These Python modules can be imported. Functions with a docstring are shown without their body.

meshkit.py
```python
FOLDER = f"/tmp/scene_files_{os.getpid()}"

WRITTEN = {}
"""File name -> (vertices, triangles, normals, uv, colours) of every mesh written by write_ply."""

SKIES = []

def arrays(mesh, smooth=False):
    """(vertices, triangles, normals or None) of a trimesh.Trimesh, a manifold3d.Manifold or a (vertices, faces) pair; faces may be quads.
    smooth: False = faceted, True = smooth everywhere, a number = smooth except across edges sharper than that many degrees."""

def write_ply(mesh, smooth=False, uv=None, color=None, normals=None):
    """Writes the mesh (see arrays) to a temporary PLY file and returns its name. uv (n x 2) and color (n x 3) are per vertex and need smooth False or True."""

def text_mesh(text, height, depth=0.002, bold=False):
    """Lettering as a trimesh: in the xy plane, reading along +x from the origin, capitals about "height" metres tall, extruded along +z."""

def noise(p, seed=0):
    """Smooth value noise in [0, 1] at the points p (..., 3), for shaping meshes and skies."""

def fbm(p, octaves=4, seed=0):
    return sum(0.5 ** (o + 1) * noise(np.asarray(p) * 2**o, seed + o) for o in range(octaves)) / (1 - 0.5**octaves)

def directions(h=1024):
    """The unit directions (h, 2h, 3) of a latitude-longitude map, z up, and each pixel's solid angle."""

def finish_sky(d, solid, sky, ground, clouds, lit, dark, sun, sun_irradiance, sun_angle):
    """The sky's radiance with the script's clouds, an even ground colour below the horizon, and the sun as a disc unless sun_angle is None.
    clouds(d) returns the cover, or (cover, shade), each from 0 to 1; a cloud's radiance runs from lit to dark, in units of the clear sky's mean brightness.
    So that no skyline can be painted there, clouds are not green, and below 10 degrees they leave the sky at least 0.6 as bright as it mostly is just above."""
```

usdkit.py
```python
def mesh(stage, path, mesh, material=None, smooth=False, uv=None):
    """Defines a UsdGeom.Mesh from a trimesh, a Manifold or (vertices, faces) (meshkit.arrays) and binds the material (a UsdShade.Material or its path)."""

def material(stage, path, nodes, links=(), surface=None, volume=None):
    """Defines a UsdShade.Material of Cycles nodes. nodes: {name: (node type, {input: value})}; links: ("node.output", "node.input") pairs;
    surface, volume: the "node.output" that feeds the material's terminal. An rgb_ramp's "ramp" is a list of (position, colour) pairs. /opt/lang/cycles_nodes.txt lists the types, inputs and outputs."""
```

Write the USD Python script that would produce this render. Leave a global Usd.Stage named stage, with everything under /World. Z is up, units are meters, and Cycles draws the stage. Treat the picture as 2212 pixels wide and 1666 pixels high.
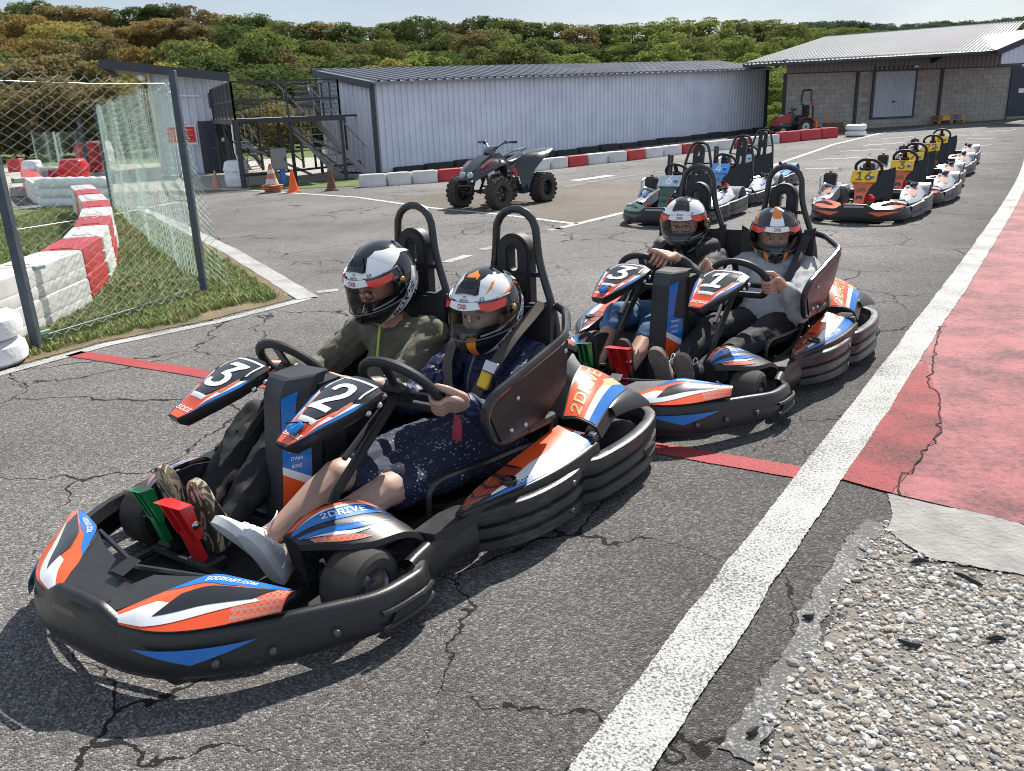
import math, numpy as np, trimesh, usdkit, meshkit, shapely
import manifold3d as m3
from shapely.geometry import Polygon, MultiPolygon, LineString, box as sbox
from pxr import Usd, UsdGeom, UsdShade, UsdLux, Gf, Sdf, Vt

stage = Usd.Stage.CreateInMemory()
UsdGeom.SetStageUpAxis(stage, UsdGeom.Tokens.z)
UsdGeom.SetStageMetersPerUnit(stage, 1.0)
stage.SetDefaultPrim(UsdGeom.Xform.Define(stage, '/World').GetPrim())
UsdGeom.Scope.Define(stage, '/World/Looks')

# ---------------------------------------------------------------- camera, sky, sun, exposure
CAM_H = 1.62                      # metres above the tarmac
FPX, HORIZON, ROLL = 1842.8, 228.25, 0.03906     # focal length and horizon row for a picture 2212 wide
_PW, _PH = 2212.0, 1666.0
_r = math.atan(ROLL); _pitch = math.atan((_PH/2-HORIZON)*math.cos(_r)/FPX)
FW = np.array([0, math.cos(_pitch), -math.sin(_pitch)])
_u0 = np.array([0, math.sin(_pitch), math.cos(_pitch)]); _r0 = np.array([1.0, 0, 0])
IR = math.cos(_r)*_r0-math.sin(_r)*_u0; IU = math.sin(_r)*_r0+math.cos(_r)*_u0
CAM = np.array([0, 0, CAM_H])
EXPOSURE = 0.85
SUN_AZ, SUN_EL = math.radians(28), math.radians(46)     # azimuth from +y towards +x
SUN = np.array([math.sin(SUN_AZ)*math.cos(SUN_EL), math.cos(SUN_AZ)*math.cos(SUN_EL), math.sin(SUN_EL)])

cam = UsdGeom.Camera.Define(stage, '/World/camera')
cam.CreateHorizontalApertureAttr(36.0); cam.CreateVerticalApertureAttr(36.0*771/1024)
cam.CreateFocalLengthAttr(36.0*FPX/_PW); cam.CreateClippingRangeAttr(Gf.Vec2f(0.05, 3000))
cam.CreateExposureAttr(EXPOSURE)
_m = np.eye(4); _m[0, :3] = IR; _m[1, :3] = IU; _m[2, :3] = -FW; _m[3, :3] = CAM
cam.AddTransformOp().Set(Gf.Matrix4d(_m.tolist()))

dome = UsdLux.DomeLight.Define(stage, '/World/sky')
dome.GetPrim().SetCustomDataByKey('kind', 'structure')
usdkit.material(stage, '/World/Looks/sky_look', {
    'sky': ('sky_texture', {'sky_type': 'single_scattering', 'sun_disc': False, 'sun_elevation': SUN_EL, 'sun_rotation': SUN_AZ, 'aerosol_density': 1.0}),
    'tc': ('texture_coordinate', {}),
    'mp': ('mapping', {'scale': (1.2, 1.2, 4.0)}),
    'n': ('noise_texture', {'scale': 1.6, 'detail': 5, 'roughness': 0.55, 'distortion': 0.3}),
    'rr': ('rgb_ramp', {'ramp': [(0.30, (0.55, 0.55, 0.55)), (0.68, (0.88, 0.88, 0.88))]}),
    'mx': ('mix_color', {'b': (2.9, 3.35, 4.0)}),
    'bg': ('background_shader', {'strength': 0.092})},
    [('tc.generated', 'mp.vector'), ('mp.vector', 'n.vector'), ('n.fac', 'rr.fac'), ('rr.color', 'mx.fac'), ('sky.color', 'mx.a'), ('mx.result', 'bg.color')], surface='bg.background')
UsdShade.MaterialBindingAPI.Apply(dome.GetPrim()).Bind(UsdShade.Material.Get(stage, '/World/Looks/sky_look'))
sun = UsdLux.DistantLight.Define(stage, '/World/sun')
sun.CreateIntensityAttr(1.15); sun.CreateAngleAttr(0.53); sun.CreateColorAttr(Gf.Vec3f(1.0, 0.955, 0.88))
sun.CreateNormalizeAttr(True)
_z = SUN; _x = np.cross([0, 0, 1.0], _z); _x /= np.linalg.norm(_x); _y = np.cross(_z, _x)
_m = np.eye(4); _m[0, :3] = _x; _m[1, :3] = _y; _m[2, :3] = _z
sun.AddTransformOp().Set(Gf.Matrix4d(_m.tolist()))

# ---------------------------------------------------------------- helpers: prims
_used = {}
def numbered(parent, name):
    k = (parent, name); n = _used.get(k, 0); _used[k] = n+1
    return name if n == 0 else f'{name}_{n:03d}'
def tag(prim, label=None, cat=None, group=None, kind=None):
    for k, v in (('label', label), ('category', cat), ('group', group), ('kind', kind)):
        if v: prim.SetCustomDataByKey(k, v)
def thing(name, label, cat, loc=(0, 0, 0), rz=0.0, group=None, scale=None, rx=0.0):
    p = '/World/'+numbered('/World', name)
    x = UsdGeom.Xform.Define(stage, p); x.AddTranslateOp().Set(Gf.Vec3d(*map(float, loc))); x.AddRotateZOp().Set(math.degrees(rz))
    if rx: x.AddRotateXOp().Set(math.degrees(rx))
    if scale is not None: x.AddScaleOp().Set(Gf.Vec3f(*([float(scale)]*3 if np.ndim(scale) == 0 else map(float, scale))))
    tag(x.GetPrim(), label, cat, group)
    return p
def dup(src, loc, rz=0.0, label=None, group=None, scale=None):
    was = stage.GetPrimAtPath(src).GetCustomData(); base = src.rsplit('/', 1)[1]
    base = base[:-4] if base[-4] == '_' and base[-3:].isdigit() else base
    p = thing(base, label or was['label'], was['category'], loc, rz, group or was.get('group'), scale)
    q = stage.GetPrimAtPath(p); q.GetReferences().AddInternalReference(src); q.SetInstanceable(True)
    return p
def part(parent, name, mesh, mat, label=None, smooth=35, kind=None, uv=None):
    if isinstance(mesh, (list, tuple)) and not (len(mesh) == 2 and isinstance(mesh[0], np.ndarray)): mesh = cat(mesh)
    p = parent+'/'+numbered(parent, name)
    g = usdkit.mesh(stage, p, mesh, M[mat] if isinstance(mat, str) else mat, smooth=smooth)
    tag(g.GetPrim(), label, None, None, kind)
    return p
def lone(name, mesh, mat, label=None, cat=None, group=None, kind=None, smooth=35):
    p = part('/World', name, mesh, mat, None, smooth); tag(stage.GetPrimAtPath(p), label, cat, group, kind)
    return p

# ---------------------------------------------------------------- helpers: shapes
def T(v, f): return trimesh.Trimesh(np.asarray(v, float), np.asarray(f, int), process=False)
def cat(ms):
    ms = [m for m in ms if m is not None and len(m.faces)]
    v = np.vstack([m.vertices for m in ms]); o = np.cumsum([0]+[len(m.vertices) for m in ms])
    return T(v, np.vstack([m.faces+a for m, a in zip(ms, o)]))
def unit(v): v = np.asarray(v, float); return v/max(np.linalg.norm(v), 1e-12)
def tri(quads):
    q = np.asarray(quads); return np.vstack([q[:, [0, 1, 2]], q[:, [0, 2, 3]]])
_BX = np.array([[x, y, z] for x in (-.5, .5) for y in (-.5, .5) for z in (-.5, .5)])
_BF = tri([[0, 1, 3, 2], [4, 6, 7, 5], [0, 4, 5, 1], [2, 3, 7, 6], [0, 2, 6, 4], [1, 5, 7, 3]])
def box(c, s, rz=0, bev=0.0, R=None):
    s = np.asarray(s, float)
    if bev:
        b = min(bev, s.min()*.45); pts = []
        for p in _BX*2:
            for k in range(3):
                q = p*s/2; q = q-np.sign(p)*b*(np.arange(3) != k); pts.append(q)
        m = trimesh.convex.convex_hull(np.array(pts)); v, f = np.array(m.vertices), np.array(m.faces)
    else: v, f = _BX*s, _BF
    if rz: v = v@np.array([[math.cos(rz), math.sin(rz), 0], [-math.sin(rz), math.cos(rz), 0], [0, 0, 1]])
    if R is not None: v = v@np.asarray(R).T
    return T(v+np.asarray(c, float), f)
def hull(pts):
    m = trimesh.convex.convex_hull(np.asarray(pts, float)); return T(m.vertices, m.faces)
def bar(a, b, w, h, up=(0, 0, 1), bev=0):
    a, b = np.asarray(a, float), np.asarray(b, float); d = unit(b-a); s = np.cross(d, up)
    if np.linalg.norm(s) < 1e-6: s = np.cross(d, [0, 1, 0])
    s = unit(s); u = np.cross(s, d)
    return box((a+b)/2, (np.linalg.norm(b-a), w, h), bev=bev, R=np.stack([d, s, u], 1))
def fillet(pts, rad, k=5, closed=False):
    pts = np.asarray(pts, float); out = []; n = len(pts)
    for i in range(n):
        if not closed and i in (0, n-1): out.append(pts[i]); continue
        p, a, b = pts[i], pts[i-1], pts[(i+1) % n]
        r = min(rad, .48*np.linalg.norm(a-p), .48*np.linalg.norm(b-p)); s, e = p+unit(a-p)*r, p+unit(b-p)*r
        for t in np.linspace(0, 1, k): out.append((1-t)**2*s+2*t*(1-t)*p+t*t*e)
    return np.array(out)
def spline(pts, n=24, closed=False):
    from scipy.interpolate import CubicSpline
    p = np.asarray(pts, float)
    if closed: p = np.vstack([p, p[:1]])
    d = np.r_[0, np.cumsum(np.linalg.norm(np.diff(p, axis=0), axis=1))]
    t = np.linspace(0, d[-1], n+1 if closed else n)
    q = CubicSpline(d, p, bc_type='periodic' if closed else 'natural')(t)
    return q[:-1] if closed else q
def tube(pts, r, n=8, closed=False, sec=None):
    p = np.asarray(pts, float); m = len(p); r = np.broadcast_to(np.asarray(r, float), (m,))
    t = np.roll(p, -1, 0)-np.roll(p, 1, 0)
    if not closed: t[0] = p[1]-p[0]; t[-1] = p[-1]-p[-2]
    t = t/np.maximum(np.linalg.norm(t, axis=1, keepdims=True), 1e-12)
    u = np.cross(t[0], [0, 0, 1.0]); u = unit(u if np.linalg.norm(u) > .1 else np.cross(t[0], [0, 1.0, 0]))
    U = [u]
    for i in range(1, m):
        u = u-t[i]*(u@t[i]); u = unit(u); U.append(u)
    U = np.array(U); V = np.cross(t, U); a = np.arange(n)/n*2*np.pi
    sec = np.stack([np.cos(a), np.sin(a)], 1) if sec is None else np.asarray(sec, float); n = len(sec)
    v = (p[:, None]+r[:, None, None]*(U[:, None]*sec[None, :, :1]+V[:, None]*sec[None, :, 1:])).reshape(-1, 3)
    i, j = np.meshgrid(np.arange(m if closed else m-1), np.arange(n), indexing='ij'); i2 = (i+1) % m; j2 = (j+1) % n
    f = tri(np.stack([i*n+j, i2*n+j, i2*n+j2, i*n+j2], -1).reshape(-1, 4)[:, ::-1])
    f = f[:, ::-1]
    if not closed:
        f = np.vstack([f, [[0, k+1, k] for k in range(1, n-1)], [[(m-1)*n, (m-1)*n+k, (m-1)*n+k+1] for k in range(1, n-1)]])
    return T(v, f)
def grid(P, flip=False, cu=False, cv=False):
    P = np.asarray(P, float); a, b = P.shape[:2]
    i, j = np.meshgrid(np.arange(a if cu else a-1), np.arange(b if cv else b-1), indexing='ij')
    q = np.stack([i*b+j, ((i+1) % a)*b+j, ((i+1) % a)*b+(j+1) % b, i*b+(j+1) % b], -1).reshape(-1, 4)
    return T(P.reshape(-1, 3), tri(q[:, ::-1] if flip else q))
def loft(rings, cap=True):
    R = np.asarray(rings, float); m = grid(R, cv=True); n = R.shape[1]; L = (len(R)-1)*n
    if cap:
        c0, c1 = R[0].mean(0), R[-1].mean(0); v = np.vstack([m.vertices, c0, c1]); k = len(m.vertices)
        f = [[k, (j+1) % n, j] for j in range(n)]+[[k+1, L+j, L+(j+1) % n] for j in range(n)]
        m = T(v, np.vstack([m.faces, np.array(f)]))
    if m.volume < 0: m = T(m.vertices, m.faces[:, ::-1])
    return m
def lathe(prof, n=24, axis='z', c=(0, 0, 0)):
    prof = np.asarray(prof, float); a = np.arange(n)/n*2*np.pi
    P = np.stack([prof[:, None, 0]*np.cos(a), prof[:, None, 0]*np.sin(a), np.repeat(prof[:, 1:2], n, 1)], -1)
    m = grid(P, cv=True)
    v = m.vertices
    if axis == 'y': v = np.stack([v[:, 0], v[:, 2], -v[:, 1]], 1)
    if axis == 'x': v = np.stack([v[:, 2], v[:, 1], -v[:, 0]], 1)
    f = m.faces; m = T(v+np.asarray(c, float), f)
    return m if m.volume > 0 else T(m.vertices, m.faces[:, ::-1])
def ball(c, r, sub=2):
    m = trimesh.creation.icosphere(subdivisions=sub); return T(m.vertices*np.asarray(r, float)+np.asarray(c, float), m.faces)
def mirror_y(m): return T(m.vertices*[1, -1, 1], m.faces[:, ::-1])
def moved(m, d, rz=0):
    v = m.vertices
    if rz: v = v@np.array([[math.cos(rz), math.sin(rz), 0], [-math.sin(rz), math.cos(rz), 0], [0, 0, 1]])
    return T(v+np.asarray(d, float), m.faces)
def thick(m, d):
    """A sheet given thickness d below its surface."""
    t = trimesh.Trimesh(m.vertices, m.faces, process=False); n = t.vertex_normals; k = len(m.vertices)
    e = np.sort(m.edges, axis=1); uq, inv, c = np.unique(e, axis=0, return_inverse=True, return_counts=True)
    bd = m.edges[c[inv.ravel()] == 1]
    w = np.vstack([[[b, a, a+k], [b, a+k, b+k]] for a, b in bd]) if len(bd) else np.zeros((0, 3), int)
    return T(np.vstack([m.vertices, m.vertices-n*d]), np.vstack([m.faces, m.faces[:, ::-1]+k, w]))
def prism(poly, z0, z1):
    """Shapely polygon or point list extruded from z0 to z1."""
    g = poly if hasattr(poly, 'geom_type') else Polygon(poly)
    m = trimesh.creation.extrude_polygon(g, z1-z0, engine='earcut'); return T(m.vertices+[0, 0, z0], m.faces)
def side_prism(pts, y0, y1):
    """Outline in x, z extruded along y."""
    m = prism(pts, 0, abs(y1-y0)); v = m.vertices; a = min(y0, y1)
    return T(np.stack([v[:, 0], a+(abs(y1-y0)-v[:, 2]), v[:, 1]], 1), m.faces)
def flat2d(poly, e=None):
    g = poly if hasattr(poly, 'geom_type') else Polygon(poly)
    out = []
    for q in getattr(g, 'geoms', [g]):
        if q.area < 1e-9: continue
        v, f = trimesh.creation.triangulate_polygon(q, engine='earcut')
        v = np.asarray(v)
        s = np.cross(v[f[:, 1]]-v[f[:, 0]], v[f[:, 2]]-v[f[:, 0]]); f = np.where((s < 0)[:, None], f[:, ::-1], f)
        if e: v, f = trimesh.remesh.subdivide_to_size(np.c_[v, np.zeros(len(v))], f, e, max_iter=12); v = v[:, :2]
        out.append(T(np.c_[v, np.zeros(len(v))], f))
    return cat(out)
def fine(m, e):
    if len(m.faces) > 4000: return m
    v, f = trimesh.remesh.subdivide_to_size(m.vertices, m.faces, e, max_iter=10); return T(v, f)
def decal(shape2d, S, off=.0015, e=.04):
    """A sticker: 2-D shape in the surface's own (u, v), laid on S(uv) and lifted by off metres."""
    m = fine(shape2d, e) if isinstance(shape2d, trimesh.Trimesh) else flat2d(shape2d, e)
    uv = m.vertices[:, :2]; p = S(uv); h = 1e-3
    n = np.cross(S(uv+[h, 0])-S(uv-[h, 0]), S(uv+[0, h])-S(uv-[0, h])); n /= np.maximum(np.linalg.norm(n, axis=1, keepdims=True), 1e-12)
    f = m.faces; v = p+n*off
    return T(v, f)
_txt = {}
def text2d(s, height=1.0, bold=True, italic=0.0, sx=1.0):
    """Lettering as flat triangles, centred on the origin."""
    k = (s, bold)
    if k not in _txt:
        m = meshkit.text_mesh(s, 1.0, .1, bold); up = m.face_normals[:, 2] > .9
        f = m.faces[up]; u, inv = np.unique(f, return_inverse=True); v = m.vertices[u]; v = v.copy(); v[:, 2] = 0
        v[:, :2] -= (v[:, :2].min(0)+v[:, :2].max(0))/2; _txt[k] = (v, inv.reshape(-1, 3))
    v, f = _txt[k]; v = v*height; v = v*[sx, 1, 1]; v[:, 0] += italic*v[:, 1]
    return T(v, f)
def affine(m, a, b, o):
    """2-D mesh: x goes along a, y along b, from o, in (u, v)."""
    v = m.vertices; w = np.zeros_like(v); w[:, :2] = np.asarray(o)+v[:, :1]*np.asarray(a)+v[:, 1:2]*np.asarray(b)
    f = m.faces if a[0]*b[1]-a[1]*b[0] > 0 else m.faces[:, ::-1]
    return T(w, f)
def blob(bones, L=.022, it=8, seg=20):
    """One continuous surface over bones (p0, r0, p1, r1)."""
    ms = []
    for p0, r0, p1, r1 in bones:
        a = m3.Manifold.sphere(float(r0), seg).translate([float(x) for x in p0]); b = m3.Manifold.sphere(float(r1), seg).translate([float(x) for x in p1])
        ms.append(m3.Manifold.batch_hull([a, b]))
    m = m3.Manifold.batch_boolean(ms, m3.OpType.Add).refine_to_length(L).to_mesh()
    t = trimesh.Trimesh(m.vert_properties[:, :3], m.tri_verts, process=True)
    if it: trimesh.smoothing.filter_taubin(t, lamb=.5, nu=.53, iterations=it)
    return T(t.vertices, t.faces)

# ---------------------------------------------------------------- ground height and picking
def smooth01(a, b, x): t = np.clip((np.asarray(x, float)-a)/(b-a), 0, 1); return t*t*(3-2*t)
def gz(x, y):
    x, y = np.asarray(x, float), np.asarray(y, float)
    near = smooth01(15, 34, y)*np.clip(.016*(x+3), 0, .5)
    hill = smooth01(62, 190, y+np.abs(x)*.15)*(9+7*smooth01(20, -70, x))
    return near*(1-smooth01(60, 90, y))+hill
def ray(px, py): return FW*FPX+IR*(px-_PW/2)+IU*(_PH/2-py)
def hit(px, py, z=0.0):
    """Where the sight line of a picture point meets the ground (plus z)."""
    d = ray(px, py); t = np.linspace(.5, 260, 20000)/np.linalg.norm(d[:2])
    P = CAM+t[:, None]*d; s = P[:, 2]-gz(P[:, 0], P[:, 1])-z; i = np.argmax(s < 0)
    if s[i] >= 0: return P[-1]
    a = s[i-1]/(s[i-1]-s[i]); return P[i-1]*(1-a)+P[i]*a
def at_depth(px, py, y):
    d = ray(px, py); return CAM+d*(y/d[1])
def zat(P, px, py):
    """Height of the picture point standing over ground point P (same horizontal distance along the sight line)."""
    d = ray(px, py); t = np.linalg.norm(np.asarray(P)[:2])/np.linalg.norm(d[:2]); return CAM_H+d[2]*t

# ---------------------------------------------------------------- materials
M = {}
def lin(*c): return tuple((x/255/12.92 if x/255 <= .04045 else ((x/255+.055)/1.055)**2.4) for x in c)
def mat(name, col, rough=.5, metal=0.0, var=.12, vs=5.0, bump=0.0, bs=80.0, coat=0.0, spec=.5, sheen=0.0, scuff=0.0, rvar=.08, alpha=None):
    col = np.array(col, float); nodes = {
        'tc': ('texture_coordinate', {}),
        'n': ('noise_texture', {'scale': vs, 'detail': 4, 'roughness': .6}),
        'r': ('rgb_ramp', {'ramp': [(.3, tuple(col*(1-var))), (.7, tuple(np.minimum(col*(1+var), .95)))]}),
        'rr': ('map_range', {'from_min': .3, 'from_max': .7, 'to_min': max(rough-rvar, .02), 'to_max': min(rough+rvar, 1)}),
        'p': ('principled_bsdf', {'metallic': metal, 'coat_weight': coat, 'specular_ior_level': spec, 'sheen_weight': sheen})}
    links = [('tc.object', 'n.vector'), ('n.fac', 'r.fac'), ('n.fac', 'rr.value'), ('rr.result', 'p.roughness')]
    out = 'r.color'
    if scuff:
        nodes |= {'mp': ('mapping', {'scale': (14, 14, 45)}), 'n2': ('noise_texture', {'scale': 1.6, 'detail': 6, 'roughness': .7}),
                  'n3': ('noise_texture', {'scale': 3.0, 'detail': 3}),
                  'ml': ('math', {'math_type': 'multiply'}), 'r2': ('rgb_ramp', {'ramp': [(.30, (0, 0, 0)), (.40, (scuff,)*3)]}),
                  'mx': ('mix_color', {'b': tuple(np.minimum(col*3+.10, .8))})}
        links += [('tc.object', 'mp.vector'), ('mp.vector', 'n2.vector'), ('tc.object', 'n3.vector'), ('n2.fac', 'ml.value1'), ('n3.fac', 'ml.value2'), ('ml.value', 'r2.fac'), ('r2.color', 'mx.fac'), ('r.color', 'mx.a')]
        out = 'mx.result'
    links.append((out, 'p.base_color'))
    if bump:
        nodes |= {'nb': ('noise_texture', {'scale': bs, 'detail': 3}), 'b': ('bump', {'strength': 1.0, 'distance': bump})}
        links += [('tc.object', 'nb.vector'), ('nb.fac', 'b.height'), ('b.normal', 'p.normal')]
    M[name] = usdkit.material(stage, '/World/Looks/'+name, nodes, links, surface='p.BSDF')
ORANGE, BLUE = (.82, .095, .022), (.012, .15, .48)
mat('black_plastic', (.011, .011, .012), .38, scuff=.18, bump=.0004, bs=300)
mat('worn_plastic', (.014, .014, .0145), .34, scuff=.22, bump=.0005, bs=220)
mat('black_gloss', (.010, .010, .011), .16, coat=.3)
mat('black_metal', (.014, .014, .015), .28, coat=.2)
mat('black_matte', (.013, .013, .013), .75)
mat('carbon_grey', (.026, .027, .029), .40, bump=.0006, bs=260)
mat('seat_black', (.013, .013, .014), .55)
mat('foam_black', (.012, .012, .013), .6, bump=.0006, bs=120)
mat('rubber', (.022, .021, .020), .85, var=.25, bump=.001, bs=90)
mat('tyre_dusty', (.045, .040, .035), .92, var=.3, vs=14)
mat('orange', ORANGE, .26, var=.05, coat=.4)
mat('blue', BLUE, .26, var=.05, coat=.4)
mat('sticker_white', (.76, .77, .78), .28, var=.03, coat=.4)
mat('number_white', (.80, .80, .80), .45, var=.03)
mat('sticker_black', (.016, .017, .020), .22, coat=.4)
mat('sand_sticker', (.62, .46, .22), .28, var=.06, coat=.4)
mat('red_plastic', (.62, .020, .022), .30, var=.08, coat=.2)
mat('green_plastic', (.012, .19, .055), .32, var=.1, coat=.2)
mat('steel', (.55, .55, .56), .25, metal=1.0)
mat('dark_steel', (.16, .16, .17), .4, metal=1.0)
mat('chassis', (.020, .020, .021), .45)
mat('strap_black', (.030, .029, .030), .7, bump=.0005, bs=400)
mat('strap_brown', (.085, .066, .055), .75, bump=.0005, bs=400)
mat('tag_yellow', (.80, .52, .02), .6)
mat('red_strap', (.36, .03, .055), .6)
mat('transponder_blue', (.01, .22, .62), .4)
mat('side_panel_film', (.012, .009, .009), .24, spec=.25)
def netted(name, col, line, scale):
    M[name] = usdkit.material(stage, '/World/Looks/'+name, {
        'tc': ('texture_coordinate', {}), 'v': ('voronoi_texture', {'feature': 'distance_to_edge', 'scale': scale, 'randomness': 0.0}),
        'r': ('rgb_ramp', {'ramp': [(.0, line), (.10, line), (.16, col), (1, col)]}), 'p': ('principled_bsdf', {'roughness': .3, 'coat_weight': .3})},
        [('tc.object', 'v.vector'), ('v.distance', 'r.fac'), ('r.color', 'p.base_color')], surface='p.BSDF')
netted('orange_net', ORANGE, (.55, .25, .20), 75)
netted('orange_dark_net', (.55, .06, .02), (.02, .02, .02), 90)

def clear(name, tint, gloss_rough=.02, ior=1.45, extra=0.0):
    M[name] = usdkit.material(stage, '/World/Looks/'+name, {
        'f': ('fresnel', {'IOR': ior}), 't': ('transparent_bsdf', {'color': tint}), 'g': ('glossy_bsdf', {'color': (1, 1, 1), 'roughness': gloss_rough}),
        'm': ('mix_closure', {})}, [('f.fac', 'm.fac'), ('t.BSDF', 'm.closure1'), ('g.BSDF', 'm.closure2')], surface='m.closure')
clear('visor_clear', (.86, .86, .87))

# ---- tarmac: aggregate, patches, cracks
def tarmac(name, base, stones, patch=.35, crack=True, shade=False):
    b = np.array(base)
    nodes = {'g': ('geometry', {}),
        'pn': ('noise_texture', {'scale': .35, 'detail': 5, 'roughness': .62}),
        'pr': ('rgb_ramp', {'ramp': [(.30, tuple(b*(1-patch))), (.70, tuple(b*(1+patch)))]}),
        'v': ('voronoi_texture', {'feature': 'f1', 'scale': 145.0}), 'v2': ('voronoi_texture', {'feature': 'f1', 'scale': 58.0}),
        'sv': ('separate_color', {}), 'sr': ('rgb_ramp', {'ramp': [(0, (.38,)*3), (.45, (.68,)*3), (.75, (1.0,)*3), (.93, (1.45,)*3), (1, (stones*.9,)*3)]}),
        'm1': ('mix_color', {'blend_type': 'multiply', 'fac': 1.0, 'use_clamp_result': False}),
        'bm': ('bump', {'strength': .9, 'distance': .006}), 'inv': ('math', {'math_type': 'multiply', 'value2': -1.0}),
        'p': ('principled_bsdf', {'roughness': .86, 'specular_ior_level': .3})}
    links = [('g.position', 'pn.vector'), ('pn.fac', 'pr.fac'), ('g.position', 'v.vector'), ('v.color', 'sv.color'), ('sv.r', 'sr.fac'),
             ('pr.color', 'm1.a'), ('sr.color', 'm1.b'), ('v.distance', 'inv.value1')]
    col, hgt = 'm1.result', 'inv.value'
    if crack:
        nodes |= {'wn': ('noise_texture', {'scale': 1.7, 'detail': 4, 'roughness': .6}), 'ws': ('vector_math', {'math_type': 'scale', 'scale': .55}),
            'wa': ('vector_math', {'math_type': 'add'}), 'cv': ('voronoi_texture', {'feature': 'distance_to_edge', 'scale': .95}),
            'cm': ('noise_texture', {'scale': .55, 'detail': 2}), 'cw': ('map_range', {'from_min': .36, 'from_max': .62, 'to_min': -.004, 'to_max': .011, 'clamp': True}),
            'fn': ('noise_texture', {'scale': 60.0, 'detail': 2}), 'fw': ('math', {'math_type': 'multiply', 'value2': .014}), 'fa': ('math', {'math_type': 'add'}),
            'ct': ('math', {'math_type': 'less_than'}), 'cmx': ('mix_color', {'b': (.012, .011, .010)}), 'hs': ('math', {'math_type': 'multiply', 'value2': -2.0}), 'ha': ('math', {'math_type': 'add'})}
        links += [('g.position', 'wn.vector'), ('wn.color', 'ws.vector1'), ('g.position', 'wa.vector1'), ('ws.vector', 'wa.vector2'), ('wa.vector', 'cv.vector'),
            ('g.position', 'cm.vector'), ('cm.fac', 'cw.value'), ('g.position', 'fn.vector'), ('fn.fac', 'fw.value1'), ('cv.distance', 'fa.value1'), ('fw.value', 'fa.value2'),
            ('fa.value', 'ct.value1'), ('cw2.value', 'ct.value2'), ('ct.value', 'cmx.fac'), (col, 'cmx.a'), ('ct.value', 'hs.value1'), ('hs.value', 'ha.value1'), (hgt, 'ha.value2')]
        nodes['cw2'] = ('math', {'math_type': 'add', 'value2': .007}); links.append(('cw.result', 'cw2.value1'))
        col, hgt = 'cmx.result', 'ha.value'
    if shade:   # tarmac is fresher and darker along the white line on the right
        nodes |= {'dp': ('vector_math', {'math_type': 'dot_product', 'vector2': (-.845, .535, 0)}), 'dn': ('noise_texture', {'scale': 1.4, 'detail': 4}), 'dm': ('math', {'math_type': 'multiply_add', 'value2': .9}),
            'dr': ('rgb_ramp', {'ramp': [(0, (.40, .40, .41)), (.42, (.46, .46, .46)), (.60, (.72, .72, .72)), (.85, (1, 1, 1))]}), 'ds': ('map_range', {'from_min': -.6, 'from_max': 3.4, 'to_min': 0, 'to_max': 1, 'clamp': True}), 'dx': ('mix_color', {'blend_type': 'multiply', 'fac': 1.0})}
        links += [('g.position', 'dp.vector1'), ('g.position', 'dn.vector'), ('dn.fac', 'dm.value1'), ('dp.value', 'dm.value3'), ('dm.value', 'ds.value'), ('ds.result', 'dr.fac'), ('dr.color', 'dx.a'), (col, 'dx.b')]; col = 'dx.result'
    links += [(hgt, 'bm.height'), ('bm.normal', 'p.normal'), (col, 'p.base_color')]
    M[name] = usdkit.material(stage, '/World/Looks/'+name, nodes, links, surface='p.BSDF')
tarmac('asphalt_main', (.185, .176, .168), 2.4, shade=True)
tarmac('asphalt_dark', (.070, .068, .066), 2.6, patch=.25)
tarmac('asphalt_brown', (.175, .150, .125), 2.4, patch=.25, crack=False)
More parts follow.
